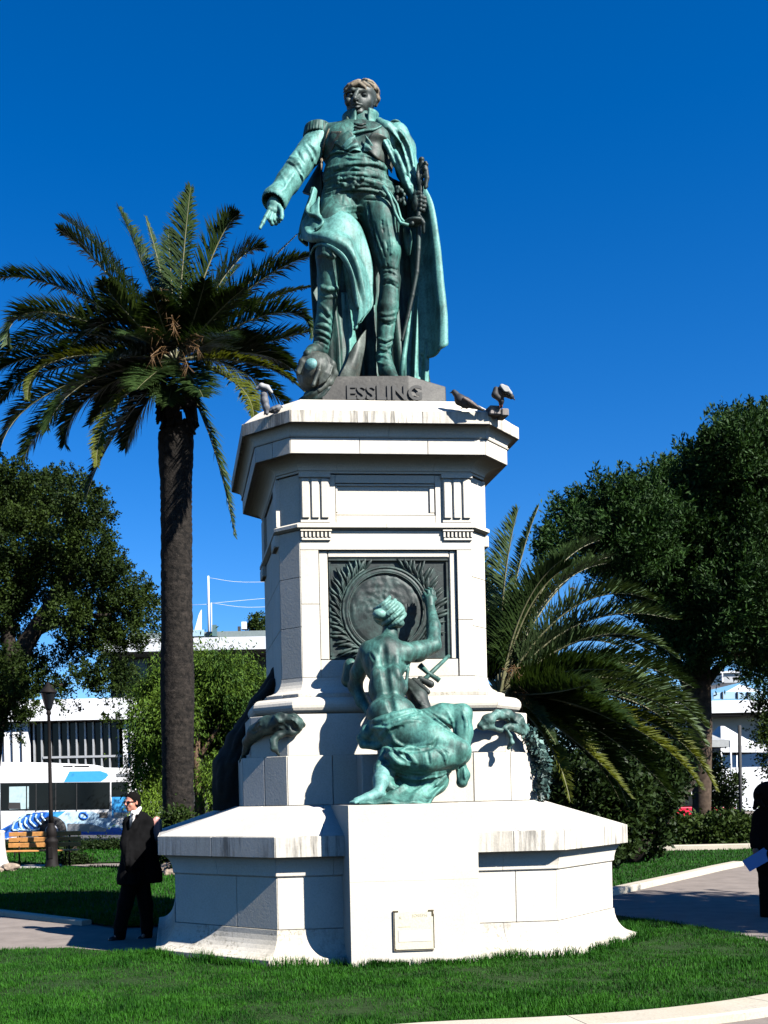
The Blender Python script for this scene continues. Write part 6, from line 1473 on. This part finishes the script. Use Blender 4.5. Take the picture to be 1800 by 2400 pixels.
for x0, x1, y0, y1, m in ((233, 252, 1904, 1917, plain('bus_grille', (0.16, 0.14, 0.12), 0.6)), (267, 302, 1904, 1917, m_silver), (273, 306, 1813, 1821, m_silver)): bus_prism('grille', [(x0, y1), (x0, y0), (x1, y0), (x1, y1)], -0.014, 0.05, m, bus)
def bcurve(name, pts, r, mat):
    tube(name, [Vector((bpx(x, y).x, UD - 0.012, bpx(x, y).z)) for x, y in cr([(p[0], p[1]) for p in pts], 14)], r, mat, bus, 5)
for pts in (((28, 1945), (34, 1928), (50, 1918), (60, 1908)), ((30, 1946), (44, 1945), (50, 1930)), ((52, 1945), (46, 1925), (58, 1909), (76, 1906)), ((70, 1944), (58, 1930), (62, 1916)), ((86, 1940), (70, 1924), (74, 1910)), ((98, 1934), (84, 1918), (86, 1906)), ((108, 1926), (98, 1914), (98, 1906)), ((40, 1944), (80, 1946), (110, 1936))): bcurve('white_line', pts, 0.05, m_pale)
ring = [(196 + 9 * math.cos(t) + 2 * math.sin(t), 1912 + 7.5 * math.sin(t)) for t in np.linspace(0, 6.28, 12)]
bcurve('ring_mark', ring, 0.045, m_navy); bcurve('white_line', [(0, 1970), (20, 1966), (40, 1962), (57, 1955)], 0.04, m_bus)
bus_prism('lower_skirt', [(-20, 1969), (-330, 1975), (-330, 1958), (56, 1956), (40, 1962), (20, 1967)], 0.0, 0.2, m_navy, bus)
def wheel(px):
    c_ = bpx(px, 1948); r = 0.50; ctr = Vector((c_.x, UD + 0.12, r))
    ar = tube('wheel_arch', [ctr - Vector((0, .145, 0)), ctr - Vector((0, .10, 0))], [0.60, 0.60], m_recess, bus, 28, False)
    w_ = tube('wheel', [ctr - Vector((0, .19, 0)), ctr + Vector((0, .12, 0))], [r, r], m_tyre, bus, 28, False); tube('rim', [ctr - Vector((0, .2, 0)), ctr - Vector((0, .18, 0))], [0.27, 0.27], m_silver, w_, 20, False)
wheel(122); wheel(-250)

# ------------------------------------------------------------------ parked red car behind the hedge
CD = 40.0
car = thing('parked_car', 'bright red parked car glimpsed behind the hedge left of the brown tree foot', 'car', (P(1605, 1970, CD).x, CD, 0))
m_red = plain('red_paint', (0.62, 0.012, 0.05), 0.25, var=0.05); 
def cpr(name, poly, y0, dep, mat, bev=0.03):
    bm = bmesh.new(); a = [bm.verts.new((car.location.x + q[0], CD + y0, q[1])) for q in poly]; b = [bm.verts.new((car.location.x + q[0], CD + y0 + dep, q[1])) for q in poly]; n = len(poly)
    bm.faces.new(a); bm.faces.new(b[::-1])
    for i in range(n): bm.faces.new((a[i], a[(i + 1) % n], b[(i + 1) % n], b[i]))
    bmesh.ops.recalc_face_normals(bm, faces=bm.faces)
    if bev: bmesh.ops.bevel(bm, geom=list(bm.edges), offset=bev, segments=2, affect='EDGES', profile=0.5)
    return obj_bm(name, bm, mat, car)
cpr('body', [(-2.0, .25), (2.0, .25), (2.05, .7), (1.9, .92), (0.9, .98), (-1.9, .98), (-2.05, .6)], 0, 1.7, m_red); cpr('cabin', [(-1.7, .985), (1.0, .985), (0.4, 1.42), (-1.3, 1.44)], 0.12, 1.46, m_glass); cpr('roof', [(-1.35, 1.445), (0.42, 1.425), (0.3, 1.48), (-1.2, 1.49)], 0.12, 1.46, m_red, 0.015)
for x in (-1.25, 1.25): w_ = tube('wheel', [Vector((car.location.x + x, CD - .02, .31)), Vector((car.location.x + x, CD + .2, .31))], [.31, .31], m_tyre, car, 20, False); tube('rim', [Vector((car.location.x + x, CD - .03, .31)), Vector((car.location.x + x, CD, .31))], [.19, .19], m_silver, w_, 14, False)
cpr('headlight', [(1.9, .62), (2.03, .62), (1.98, .76), (1.86, .78)], -0.02, 0.3, m_pale, 0.01); cpr('door', [(-0.7, .3), (0.5, .3), (0.5, .95), (-0.7, .95)], -0.006, 0.02, m_red, 0.004)

# ------------------------------------------------------------------ bench, lamp post, column, rocks
m_wood = plain('bench_wood', (0.52, 0.24, 0.07), 0.5, var=0.25, scale=9); m_iron = plain('dark_iron', (0.008, 0.006, 0.0055), 0.7, var=0.3, spec=0.15); m_conc = plain('pale_concrete', (0.46, 0.44, 0.40), 0.85, var=0.15)
bx0, bx1 = P(23, 2000, 28).x, P(192, 2000, 28).x; by = 28.0
be = thing('park_bench', 'wooden slatted park bench behind the dark lamp post on the left lawn', 'bench', ((bx0 + bx1) / 2, by, 0))
for i, (z, y) in enumerate(((0.72, .16), (0.86, .20), (0.58, .12))): box('back_slat', ((bx0 + bx1) / 2, by - 0.25 + y, z), (bx1 - bx0, 0.035, 0.115), m_wood, be, 0, 0.006, rx=0.15)
for i in range(3): box('seat_slat', ((bx0 + bx1) / 2, by - 0.30 - 0.13 * i, 0.445), (bx1 - bx0, 0.115, 0.035), m_wood, be, 0, 0.006)
for x in (bx0 + 0.28, bx1 - 0.3): tubes('leg', [([(x, by - 0.02, 0.9), (x, by - 0.16, 0.42), (x, by - 0.1, 0.0)], 0.025), ([(x, by - 0.16, 0.42), (x, by - 0.62, 0.42), (x, by - 0.60, 0.0)], 0.025)], m_iron, be)
pd = box('paving_slab', (P(62, 2040, 27.6).x, 27.75, 0.02), (1.5, 1.2, 0.05), m_conc); structure(pd)
lpx = P(122, 2034, 27.3); lpx.z = 0
lp = thing('street_lamp', 'dark cast iron lamp post with a swollen base in front of the bench', 'street lamp', lpx)
lathe('base', lpx, [(0.20, 0), (0.20, 0.06), (0.155, 0.12), (0.15, 0.62), (0.17, 0.66), (0.17, 0.72), (0.10, 0.78), (0.13, 0.82), (0.13, 1.0), (0.10, 1.05), (0.075, 1.15)], m_iron, lp, 16, False)
box('base_door', lpx + Vector((0, -0.15, 0.4)), (0.12, 0.03, 0.3), m_iron, lp, 0, 0.01)
tz = P(122, 1665, 27.3).z
lathe('pole', lpx, [(0.062, 1.152), (0.052, 1.5), (0.045, 3.0), (0.04, tz - 0.12), (0.07, tz - 0.08), (0.05, tz)], m_iron, lp, 12)
lt = lathe('lantern', lpx, [(0.06, tz + .002), (0.09, tz + 0.06), (0.19, tz + 0.42), (0.2, tz + 0.44)], m_glass, lp, 6, False)
lathe('lantern_cap', lpx, [(0.23, tz + 0.442), (0.22, tz + 0.47), (0.08, tz + 0.62), (0.02, tz + 0.72)], m_iron, lt, 6, False)
cl_ = P(2, 2040, 26.5); cl_.z = 0
co = thing('pale_column', 'pale flared column foot with a thin pole at the left edge, rising out of a heap of rocks', 'column', cl_)
lathe('column_foot', cl_, [(0.30, -0.02), (0.24, 0.12), (0.16, 0.3), (0.12, 0.6), (0.11, 0.95), (0.13, 0.99), (0.06, 1.02)], m_conc, co, 18)
tube('pole', [cl_ + Vector((0, 0, 1.0)), cl_ + Vector((0.0, 0, 2.3))], 0.03, m_silver, co, 8)
m_rock = plain('brown_rock', (0.26, 0.20, 0.15), 0.9, var=0.4, scale=8, bmp=0.5)
def rock(c, r, label, grp):
    bm = bmesh.new(); bmesh.ops.create_icosphere(bm, subdivisions=3, radius=1.0); s = random.uniform(0, 50)
    for v in bm.verts: d = v.co.normalized(); v.co = Vector((d.x * r * 1.25, d.y * r, d.z * r * .75)) * (1 + 0.35 * noise.noise(d * 1.6 + Vector((s, 0, 0)))); v.co += Vector(c)
    tag(obj_bm('rock', bm, m_rock), label, 'rock', grp)
rock((cl_.x + 0.30, 26.2, 0.10), 0.17, 'larger brown rock right of the pale column foot', 'rocks round the pale column'); rock((cl_.x + 0.05, 25.95, 0.06), 0.12, 'smaller brown rock in front of the pale column foot', 'rocks round the pale column')
rp = P(398, 2040, 24.0); rock((rp.x, 24, 0.12), 0.19, 'upper pale rock at the foot of the tall palm', 'rocks under the tall palm'); rock((rp.x + 0.05, 23.6, 0.05), 0.15, 'lower pale rock in front of the tall palm foot', 'rocks under the tall palm')

# ------------------------------------------------------------------ people
def skin_mat(name, col): 
    m = plain(name, col, 0.5, var=0.12, scale=14); return m
m_skin = skin_mat('ruddy_skin', (0.52, 0.22, 0.15)); m_skin_d = skin_mat('brown_skin', (0.16, 0.085, 0.055))  # one even skin tone for each person
m_black = plain('black_cloth', (0.004, 0.004, 0.0045), 0.9, var=0.25, scale=20, spec=0.06); m_trous = plain('black_trousers', (0.004, 0.004, 0.0045), 0.9, var=0.25, scale=20, spec=0.06)
m_shoe = plain('black_leather', (0.01, 0.01, 0.01), 0.35); m_hair = plain('dark_hair', (0.003, 0.0025, 0.002), 0.9, var=0.4, scale=40, spec=0.08); m_shirt = plain('white_shirt', (0.62, 0.62, 0.63), 0.8); m_tie = plain('dark_tie', (0.02, 0.03, 0.045), 0.6)
m_lens = plain('black_lens', (0.004, 0.004, 0.005), 0.1)
class Head:
    """a head of height h at c looking along f"""
    def __init__(s, c, f, h):
        s.c = Vector(c); s.f = Vector(f).normalized(); s.r = s.f.cross(Vector((0, 0, 1))).normalized(); s.u = s.r.cross(s.f).normalized(); s.h = h
        s.R = [[s.r[i], s.f[i], s.u[i]] for i in range(3)]
    def p(s, a, b, z): return s.c + (s.r * a + s.f * b + s.u * z) * s.h
    def skin(s, cl):
        h = s.h; e = lambda q, r, k=0.01, cut=False: cl.ell(s.p(*q), [x * h for x in r], k * h * 4, rot=s.R, cut=cut)
        e((0, -0.06, 0.12), (0.33, 0.40, 0.38)); e((0, 0.10, -0.14), (0.27, 0.28, 0.34), 0.02); e((0, 0.25, -0.40), (0.13, 0.11, 0.09), 0.02)
        cl.cone(s.p(0, 0.36, 0.06), s.p(0, 0.47, -0.11), 0.035 * h, 0.06 * h, 0.02)
        e((-0.055, 0.42, -0.12), (0.04, 0.05, 0.035)); e((0.055, 0.42, -0.12), (0.04, 0.05, 0.035))
        for sg in (-1, 1):
            e((0.14 * sg, 0.385, 0.01), (0.085, 0.07, 0.045), 0.006, True); e((0.14 * sg, 0.335, 0.005), (0.055, 0.05, 0.04), 0.004)
            cl.cone(s.p(0.05 * sg, 0.375, 0.075), s.p(0.24 * sg, 0.31, 0.075), 0.03 * h, 0.025 * h, 0.012)
            e((0.17 * sg, 0.25, -0.13), (0.09, 0.10, 0.10), 0.012)
            e((0.345 * sg, -0.02, -0.04), (0.035, 0.09, 0.13), 0.004); e((0.365 * sg, 0.01, -0.04), (0.02, 0.045, 0.07), 0.003, True)
        cl.cone(s.p(-0.10, 0.36, -0.245), s.p(0.10, 0.36, -0.245), 0.028 * h, 0.028 * h, 0.008); cl.cone(s.p(-0.09, 0.355, -0.295), s.p(0.09, 0.355, -0.295), 0.03 * h, 0.03 * h, 0.008)
        cl.cone(s.p(-0.11, 0.40, -0.27), s.p(0.11, 0.40, -0.27), 0.01 * h, 0.01 * h, 0.004, cut=True)
    def hair(s, cl, low=-0.25):
        h = s.h
        cl.ell(s.p(0, -0.08, 0.15), (0.365 * h, 0.43 * h, 0.40 * h), 0.01, rot=s.R); cl.ell(s.p(0, -0.22, -0.08), (0.34 * h, 0.28 * h, 0.34 * h), 0.02, rot=s.R)
        cl.ell(s.p(0, 0.36, -0.06), (0.34 * h, 0.34 * h, 0.36 * h), 0.01, rot=s.R, cut=True)
def man_z(x, y, d): return P(x * 0.31646, 1600 + y * 0.31646, d)
MD = 13.1
mb_ = man_z(960, 1890, MD); mb_.z = 0
man = thing('person', 'man in a long black coat and sunglasses, head turned left, beside the pedestal', 'person', mb_)
def mp(x, y, dd=0): return man_z(x, y, MD + dd)
U_ = 0.31646 * MD / FOC
hd = Head(mp(978, 885, 0), (-0.66, -0.75, -0.03), 0.23)
bc = Clay(mp(800, 1950, -0.35), mp(1240, 790, 0.35), 0.0095)
hd.skin(bc)
def bch(pts, rr, k=0.03, cl=None): (cl or bc).chain([mp(*p) for p in pts], [r * U_ for r in rr], k)
bch([(990, 930, .02), (1020, 1010, .03)], [32, 36], 0.02)
bch([(1020, 1030, .03), (1020, 1250, .03), (1000, 1420, .02)], [48, 50, 50], 0.04); bch([(985, 1045, -.04), (1080, 1045, .10)], [26, 24], 0.04)
bch([(975, 1440, -.03), (925, 1640, -.06), (890, 1850, -.05)], [48, 34, 22], 0.03); bch([(1040, 1440, .06), (1075, 1640, .08), (1085, 1850, .08)], [48, 34, 22], 0.03)
bch([(890, 1855, -.05), (850, 1885, -.1)], [20, 12], 0.02); bch([(1085, 1855, .08), (1055, 1882, .0)], [20, 12], 0.02)
bc.obj('body', m_skin, man)
hc2 = Clay(mp(880, 1010, -.25), mp(1080, 790, .25), 0.008); hd.hair(hc2); hc2.rough(0.0015, 20); hc2.obj('hair', m_hair, man)
gl_ = [hd.p(0.15 * sg, 0.40 if True else 0, 0.005) for sg in (-1, 1)]
sgc = Clay(mp(890, 960, -.25), mp(1080, 830, .25), 0.006)
for sg in (-1, 1): sgc.ell(hd.p(0.15 * sg, 0.385, 0.0), (0.125 * .225, 0.06 * .225, 0.085 * .225), 0.004, rot=hd.R)
sgc.cone(hd.p(-0.05, 0.41, 0.03), hd.p(0.05, 0.41, 0.03), 0.005, 0.005, 0.003)
for sg in (-1, 1): sgc.cone(hd.p(0.26 * sg, 0.36, 0.03), hd.p(0.36 * sg, 0.0, 0.03), 0.006, 0.005, 0.003)
sgc.obj('sunglasses', m_lens, man, 0)
co_ = Clay(mp(790, 1560, -.45), mp(1290, 880, .45), 0.0115)
def cch(pts, rr, k=0.04): bch(pts, rr, k, co_)
cch([(958, 1040, -.07), (1030, 1015, .03), (1092, 1034, .12)], [52, 58, 50], 0.05)
cch([(985, 1090, -.03), (985, 1250, -.04), (968, 1430, -.06), (960, 1500, -.07)], [72, 80, 92, 96], 0.06); cch([(1058, 1090, .1), (1078, 1250, .12), (1100, 1400, .14), (1110, 1470, .15)], [76, 84, 92, 96], 0.06)
cch([(1030, 1150, .1), (1035, 1460, .16)], [80, 100], 0.06)
cch([(950, 1050, -.09), (930, 1200, -.16), (955, 1330, -.22), (985, 1370, -.2)], [44, 40, 38, 36], 0.02); cch([(1092, 1042, .12), (1100, 1200, .14), (1130, 1360, .16)], [38, 34, 36], 0.02)
co_.rbox(mp(1030, 1640, 0), (1.0, 1.0, 150 * U_), 0.0, 0.02, cut=True)
cwz = lambda x, y: (x * 0.31646, 1600 + y * 0.31646)
co_.ell(mp(985, 975, -.08), (34 * U_, .11, 44 * U_), 0.02, cut=True)
for p, r in ((((1000, 960), (990, 1040), (960, 1110)), 9), (((1035, 960), (1020, 1040), (975, 1130)), 9), (((940, 1100), (935, 1300), (920, 1480)), 8)): co_.stroke(list(p), r * U_, MD - .6, MD + .4, 0.35, conv=cwz)
for p, r in ((((965, 1120), (955, 1300), (940, 1480)), 8), (((1040, 1130), (1060, 1300), (1075, 1450)), 10), (((1000, 1300), (1020, 1450)), 9)): co_.stroke(list(p), r * U_, MD - .6, MD + .4, 0.3, cut=True, conv=cwz)
co_.rough(0.004, 6); co_.obj('coat', m_black, man)
tr = Clay(mp(790, 1960, -.35), mp(1190, 1420, .35), 0.0115)
def tch(pts, rr, k=0.03): bch(pts, rr, k, tr)
tch([(975, 1440, -.03), (928, 1640, -.06), (892, 1800, -.05), (888, 1872, -.05)], [66, 56, 48, 46]); tch([(1042, 1440, .06), (1078, 1640, .08), (1088, 1800, .08), (1088, 1868, .08)], [66, 54, 45, 42])
for p in (((860, 1830), (890, 1845), (925, 1835)), ((1055, 1825), (1085, 1840), (1120, 1830)), ((880, 1660), (930, 1680), (960, 1660))): tr.stroke(list(p), 8 * U_, MD - .5, MD + .4, 0.35, conv=cwz)
tr.obj('trousers', m_trous, man)
for a, b in (((898, 1880, -.02), (822, 1905, -.12)), ((1098, 1876, .1), (1035, 1898, .0))):
    sh = clay_for([mp(*a), mp(*b)], 0.12, 0.008); sh.cone(mp(*a), mp(*b), 0.048, 0.036, 0.02); sh.rbox(mp((a[0] + b[0]) / 2, 2020, (a[2] + b[2]) / 2), (.5, .5, 0.36), 0, 0.004, cut=True) if False else None; sh.obj('shoe', m_shoe, man)
st2 = Clay(mp(930, 1120, -.3), mp(1080, 900, .15), 0.007); st2.chain([mp(1035, 930, .02), mp(1010, 965, -.06), mp(985, 965, -.1)], [16 * U_, 17 * U_, 13 * U_], 0.01); st2.chain([mp(985, 965, -.1), mp(975, 1040, -.14)], [20 * U_, 16 * U_], 0.02); st2.obj('shirt', m_shirt, man)
tube('tie', [mp(982, 972, -.155), mp(972, 1010, -.19), mp(962, 1075, -.2)], [0.018, 0.022, 0.012], m_tie, man, 8)
bg_ = Clay(mp(1080, 1190, .1), mp(1260, 900, .5), 0.010); bg_.chain([mp(1160, 1020, .3), mp(1166, 1150, .3)], [30 * U_, 32 * U_], 0.02); bg_.rbox(mp(1162, 1090, .3), (34 * U_, .10, 80 * U_), 0.02, 0.02)
shb = thing('shoulder_bag', 'pink and white bag showing behind the shoulder of the man in black', 'bag', mp(1152, 1170, .3))
bg_.obj('bag_body', plain('pink_canvas', (0.55, 0.26, 0.22), 0.8), shb); tube('bag_strap', [mp(1148, 1040, .24), mp(1160, 1000, .26), mp(1174, 1040, .26)], 0.012, m_shirt, shb, 6)

# woman at the right edge
def wo_z(x, y, d): return P(1300 + x * 0.31646, 1550 + y * 0.31646, d)
VD = 13.9; V_ = 0.31646 * VD / FOC
def vp(x, y, dd=0): return wo_z(x, y, VD + dd)
vb = vp(1620, 1895, 0); vb.z = 0
lady = thing('person', 'woman with dark curly hair in black clothes holding a blue folder at the right edge', 'person', vb)
h2 = Head(vp(1590, 985, 0), (0.35, 0.93, -0.06), 0.225)
lc = Clay(vp(1380, 1960, -.45), vp(1800, 850, .45), 0.011)
h2.skin(lc)
def lch(pts, rr, k=0.03, cl=None): (cl or lc).chain([vp(*p) for p in pts], [r * V_ for r in rr], k)
lch([(1600, 1060, .0), (1600, 1130, .0)], [34, 36], 0.02); lch([(1600, 1140, 0), (1600, 1300, 0), (1600, 1420, 0)], [72, 66, 78], 0.05)
lch([(1515, 1150, 0), (1490, 1290, -.03), (1484, 1385, -.1)], [30, 26, 20], 0.03); lch([(1680, 1150, 0), (1710, 1300, 0), (1700, 1400, -.05)], [30, 26, 20], 0.03)
lch([(1565, 1430, 0), (1570, 1650, 0), (1570, 1860, .0)], [54, 38, 24], 0.03); lch([(1640, 1430, 0), (1640, 1650, .05), (1645, 1860, .1)], [54, 38, 24], 0.03)
lc.obj('body', m_skin_d, lady)
hn = clay_for([vp(1484, 1385, -.1), vp(1495, 1440, -.14)], 0.08, 0.006); hn.cone(vp(1484, 1380, -.1), vp(1488, 1410, -.12), 20 * V_, 22 * V_, 0.015)
for i in range(4): hn.chain([vp(1474 + 9 * i, 1412, -.135), vp(1474 + 9 * i, 1436, -.15), vp(1477 + 8 * i, 1452, -.135)], [6.5 * V_, 6 * V_, 4.5 * V_], 0.004)
hn.chain([vp(1500, 1395, -.1), vp(1512, 1420, -.09), vp(1510, 1440, -.085)], [8 * V_, 7 * V_, 5 * V_], 0.005); hn.obj('hand', m_skin_d, lady)
lh = Clay(vp(1420, 1160, -.3), vp(1760, 850, .3), 0.011)
lh.ell(vp(1585, 990, -.02), (108 * V_, .17, 102 * V_), 0.02)
for i in range(60):
    a = random.uniform(0, 6.28); lh.ell(vp(1585 + 100 * math.cos(a) * random.uniform(.6, 1), 1000 + 105 * math.sin(a) * random.uniform(.6, 1), random.uniform(-.15, .05)), (0.03, 0.03, 0.03), 0.012)
lh.chain([vp(1500, 1040, -.03), vp(1480, 1090, -.03)], [26 * V_, 14 * V_], 0.02); lh.obj('hair', m_hair, lady)
lk = Clay(vp(1380, 1640, -.45), vp(1800, 1060, .45), 0.012)
def lkc(pts, rr, k=0.04): lch(pts, rr, k, lk)
lkc([(1525, 1150, 0), (1600, 1125, 0), (1680, 1150, 0)], [50, 58, 50], 0.05); lkc([(1600, 1150, 0), (1600, 1300, 0), (1600, 1420, 0), (1600, 1520, 0)], [105, 100, 112, 100], 0.06)
lkc([(1512, 1150, 0), (1488, 1290, -.03), (1484, 1365, -.09)], [46, 42, 34], 0.02); lkc([(1688, 1150, 0), (1714, 1300, 0), (1702, 1370, -.05)], [46, 42, 34], 0.02)
lk.rough(0.005, 6); lk.obj('coat', m_black, lady)
lt_ = Clay(vp(1450, 1960, -.3), vp(1760, 1450, .35), 0.012); lch([(1568, 1450, 0), (1572, 1650, 0), (1572, 1878, .0)], [68, 56, 48], 0.03, lt_); lch([(1642, 1450, 0), (1645, 1650, .05), (1648, 1872, .1)], [68, 56, 48], 0.03, lt_); lt_.obj('trousers', m_trous, lady)
for a, b in (((1570, 1890, .02), (1545, 1902, .12)), ((1648, 1884, .1), (1660, 1892, .22))):
    sh = clay_for([vp(*a), vp(*b)], 0.1, 0.009); sh.cone(vp(*a), vp(*b), 0.042, 0.032, 0.02); sh.obj('shoe', m_shoe, lady)
fl = thing('folder', 'blue cardboard folder held low by the woman at the right edge', 'folder', vp(1500, 1560, -.12))
m_fold = plain('blue_card', (0.08, 0.22, 0.50), 0.6, var=0.08)
for nm, qs, dd in (('front_cover', ((1388, 1480), (1545, 1385), (1650, 1440), (1445, 1558)), -.165), ('back_cover', ((1392, 1476), (1548, 1380), (1650, 1432), (1450, 1552)), -.145)):
    bm = bmesh.new(); a = [bm.verts.new(vp(*q, dd)) for q in qs]; b = [bm.verts.new(vp(*q, dd + .006)) for q in qs]; bm.faces.new(a); bm.faces.new(b[::-1])
    for i in range(4): bm.faces.new((a[i], a[(i + 1) % 4], b[(i + 1) % 4], b[i]))
    obj_bm(nm, bm, m_fold, fl)

# ------------------------------------------------------------------ birds
m_pig = plain('dark_feathers', (0.012, 0.012, 0.015), 0.7, var=0.4, scale=25); m_pgl = plain('grey_feathers', (0.10, 0.105, 0.115), 0.7, var=0.5, scale=30); m_pgw = plain('white_feathers', (0.34, 0.34, 0.33), 0.7); m_leg = plain('red_leg', (0.30, 0.09, 0.06), 0.6)
BDp = 11.64; BM = BDp / FOC
def bp(x, y, dd=0): return P(x, y, BDp + dd)
GRP = 'pigeons along the top of the pedestal'
def bird(label, foot, parts, wing, legs, mat, wmat, beak):
    t = thing('pigeon', label, 'pigeon', bp(*foot), 0, GRP)
    pts = [bp(*p[:3]) for p in parts]; cl = clay_for(pts, 0.14, 0.0055)
    cl.chain(pts, [p[3] * BM for p in parts], 0.02); cl.obj('body', mat, t)
    w = clay_for([bp(*p[:3]) for p in wing], 0.1, 0.0055); w.chain([bp(*p[:3]) for p in wing], [p[3] * BM for p in wing], 0.01); w.obj('wing', wmat, t)
    for l in legs: tube('leg', [bp(*q) for q in l], 0.006, m_leg, t, 5)
    tube('beak', [bp(*q) for q in beak], [0.011, 0.003], m_pig, t, 6)
bird('dark pigeon facing left on the right part of the pedestal top edge', (1088, 958), [(1064, 919, 0, 6), (1069, 924, 0, 6), (1078, 937, 0, 12), (1092, 944, 0, 12), (1108, 950, 0, 7), (1132, 961, 0.02, 2.5)],
     [(1088, 934, -.06, 4), (1104, 944, -.06, 5), (1120, 954, -.03, 2)], [((1084, 950), (1082, 959)), ((1095, 952), (1094, 959))], m_pig, plain('brown_feathers', (0.16, 0.12, 0.10), 0.7), ((1060, 919), (1054, 921)))
bird('black and white pigeon on the small grey block at the right corner', (1176, 955), [(1199, 930, 0, 6), (1192, 925, 0, 7), (1180, 916, 0, 13), (1168, 923, 0, 13), (1175, 940, 0, 6), (1174, 953, .02, 4)],
     [(1162, 912, -.05, 6), (1160, 925, -.05, 8), (1168, 932, -.05, 6)], [((1176, 935), (1177, 955)), ((1170, 935), (1171, 955))], m_pig, m_pig, ((1203, 933), (1207, 938)))
o = bpy.data.objects['pigeon.001']
wb_ = clay_for([bp(1176, 900), bp(1198, 925)], 0.1, 0.0055); wb_.chain([bp(1176, 906, -.07), bp(1186, 912, -.08), bp(1196, 922, -.05)], [6 * BM, 7 * BM, 5 * BM], 0.01); wb_.obj('breast', m_pgw, o)
bird('upright grey pigeon with a raised white wing on the left corner of the pedestal top', (622, 972), [(619, 918, 0, 6), (619, 926, 0, 8), (620, 940, 0, 9), (624, 955, 0, 8), (625, 968, 0, 5)],
     [(603, 911, -.02, 4), (613, 905, -.03, 7), (626, 909, -.03, 7), (636, 919, -.02, 4)], [((620, 960), (619, 973)), ((626, 960), (626, 973))], m_pgl, m_pgw, ((616, 921), (612, 926)))
bird('small pale grey pigeon crouching right of the upright one on the left corner', (644, 968), [(655, 953, .03, 5), (650, 957, .03, 7), (640, 961, .03, 7), (630, 965, .03, 3)],
     [(648, 955, 0, 4), (640, 958, 0, 4), (632, 963, 0, 2)], [((645, 962, .03), (645, 968, .03)), ((641, 962, .03), (641, 968, .03))], m_pgl, m_pgl, ((659, 953, .03), (663, 955, .03)))
gb = thing('stone_lump', 'small grey block lying on the right corner of the pedestal top under a pigeon', 'block', bp(1168, 975))
for x0, x1, y0, y1 in ((1144, 1172, 950, 972), (1172.5, 1190, 957, 975)):
    a, b = bp(x0, y1, .05), bp(x1, y0, .05); box('block_piece', ((a.x + b.x) / 2, BDp + .12, (a.z + b.z) / 2), (b.x - a.x, 0.16, b.z - a.z), plain('grey_block', (0.20, 0.18, 0.17), 0.9, var=0.3, scale=20), gb, 0.2, 0.01)
fb = thing('flying_bird', 'tiny brown bird gliding in the blue gap between the palm and the evergreen', 'bird', P(1340, 1379, 60))
tube('body', [P(1332, 1380, 60), P(1340, 1379, 60), P(1349, 1380, 60)], [0.02, 0.07, 0.02], plain('brown_bird', (0.16, 0.11, 0.07), 0.8), fb, 6)
tube('wing', [P(1340, 1379, 59.6), P(1341, 1378, 60), P(1346, 1377, 60.5)], [0.015, 0.05, 0.012], plain('brown_bird', (0.16, 0.11, 0.07), 0.8), fb, 6)
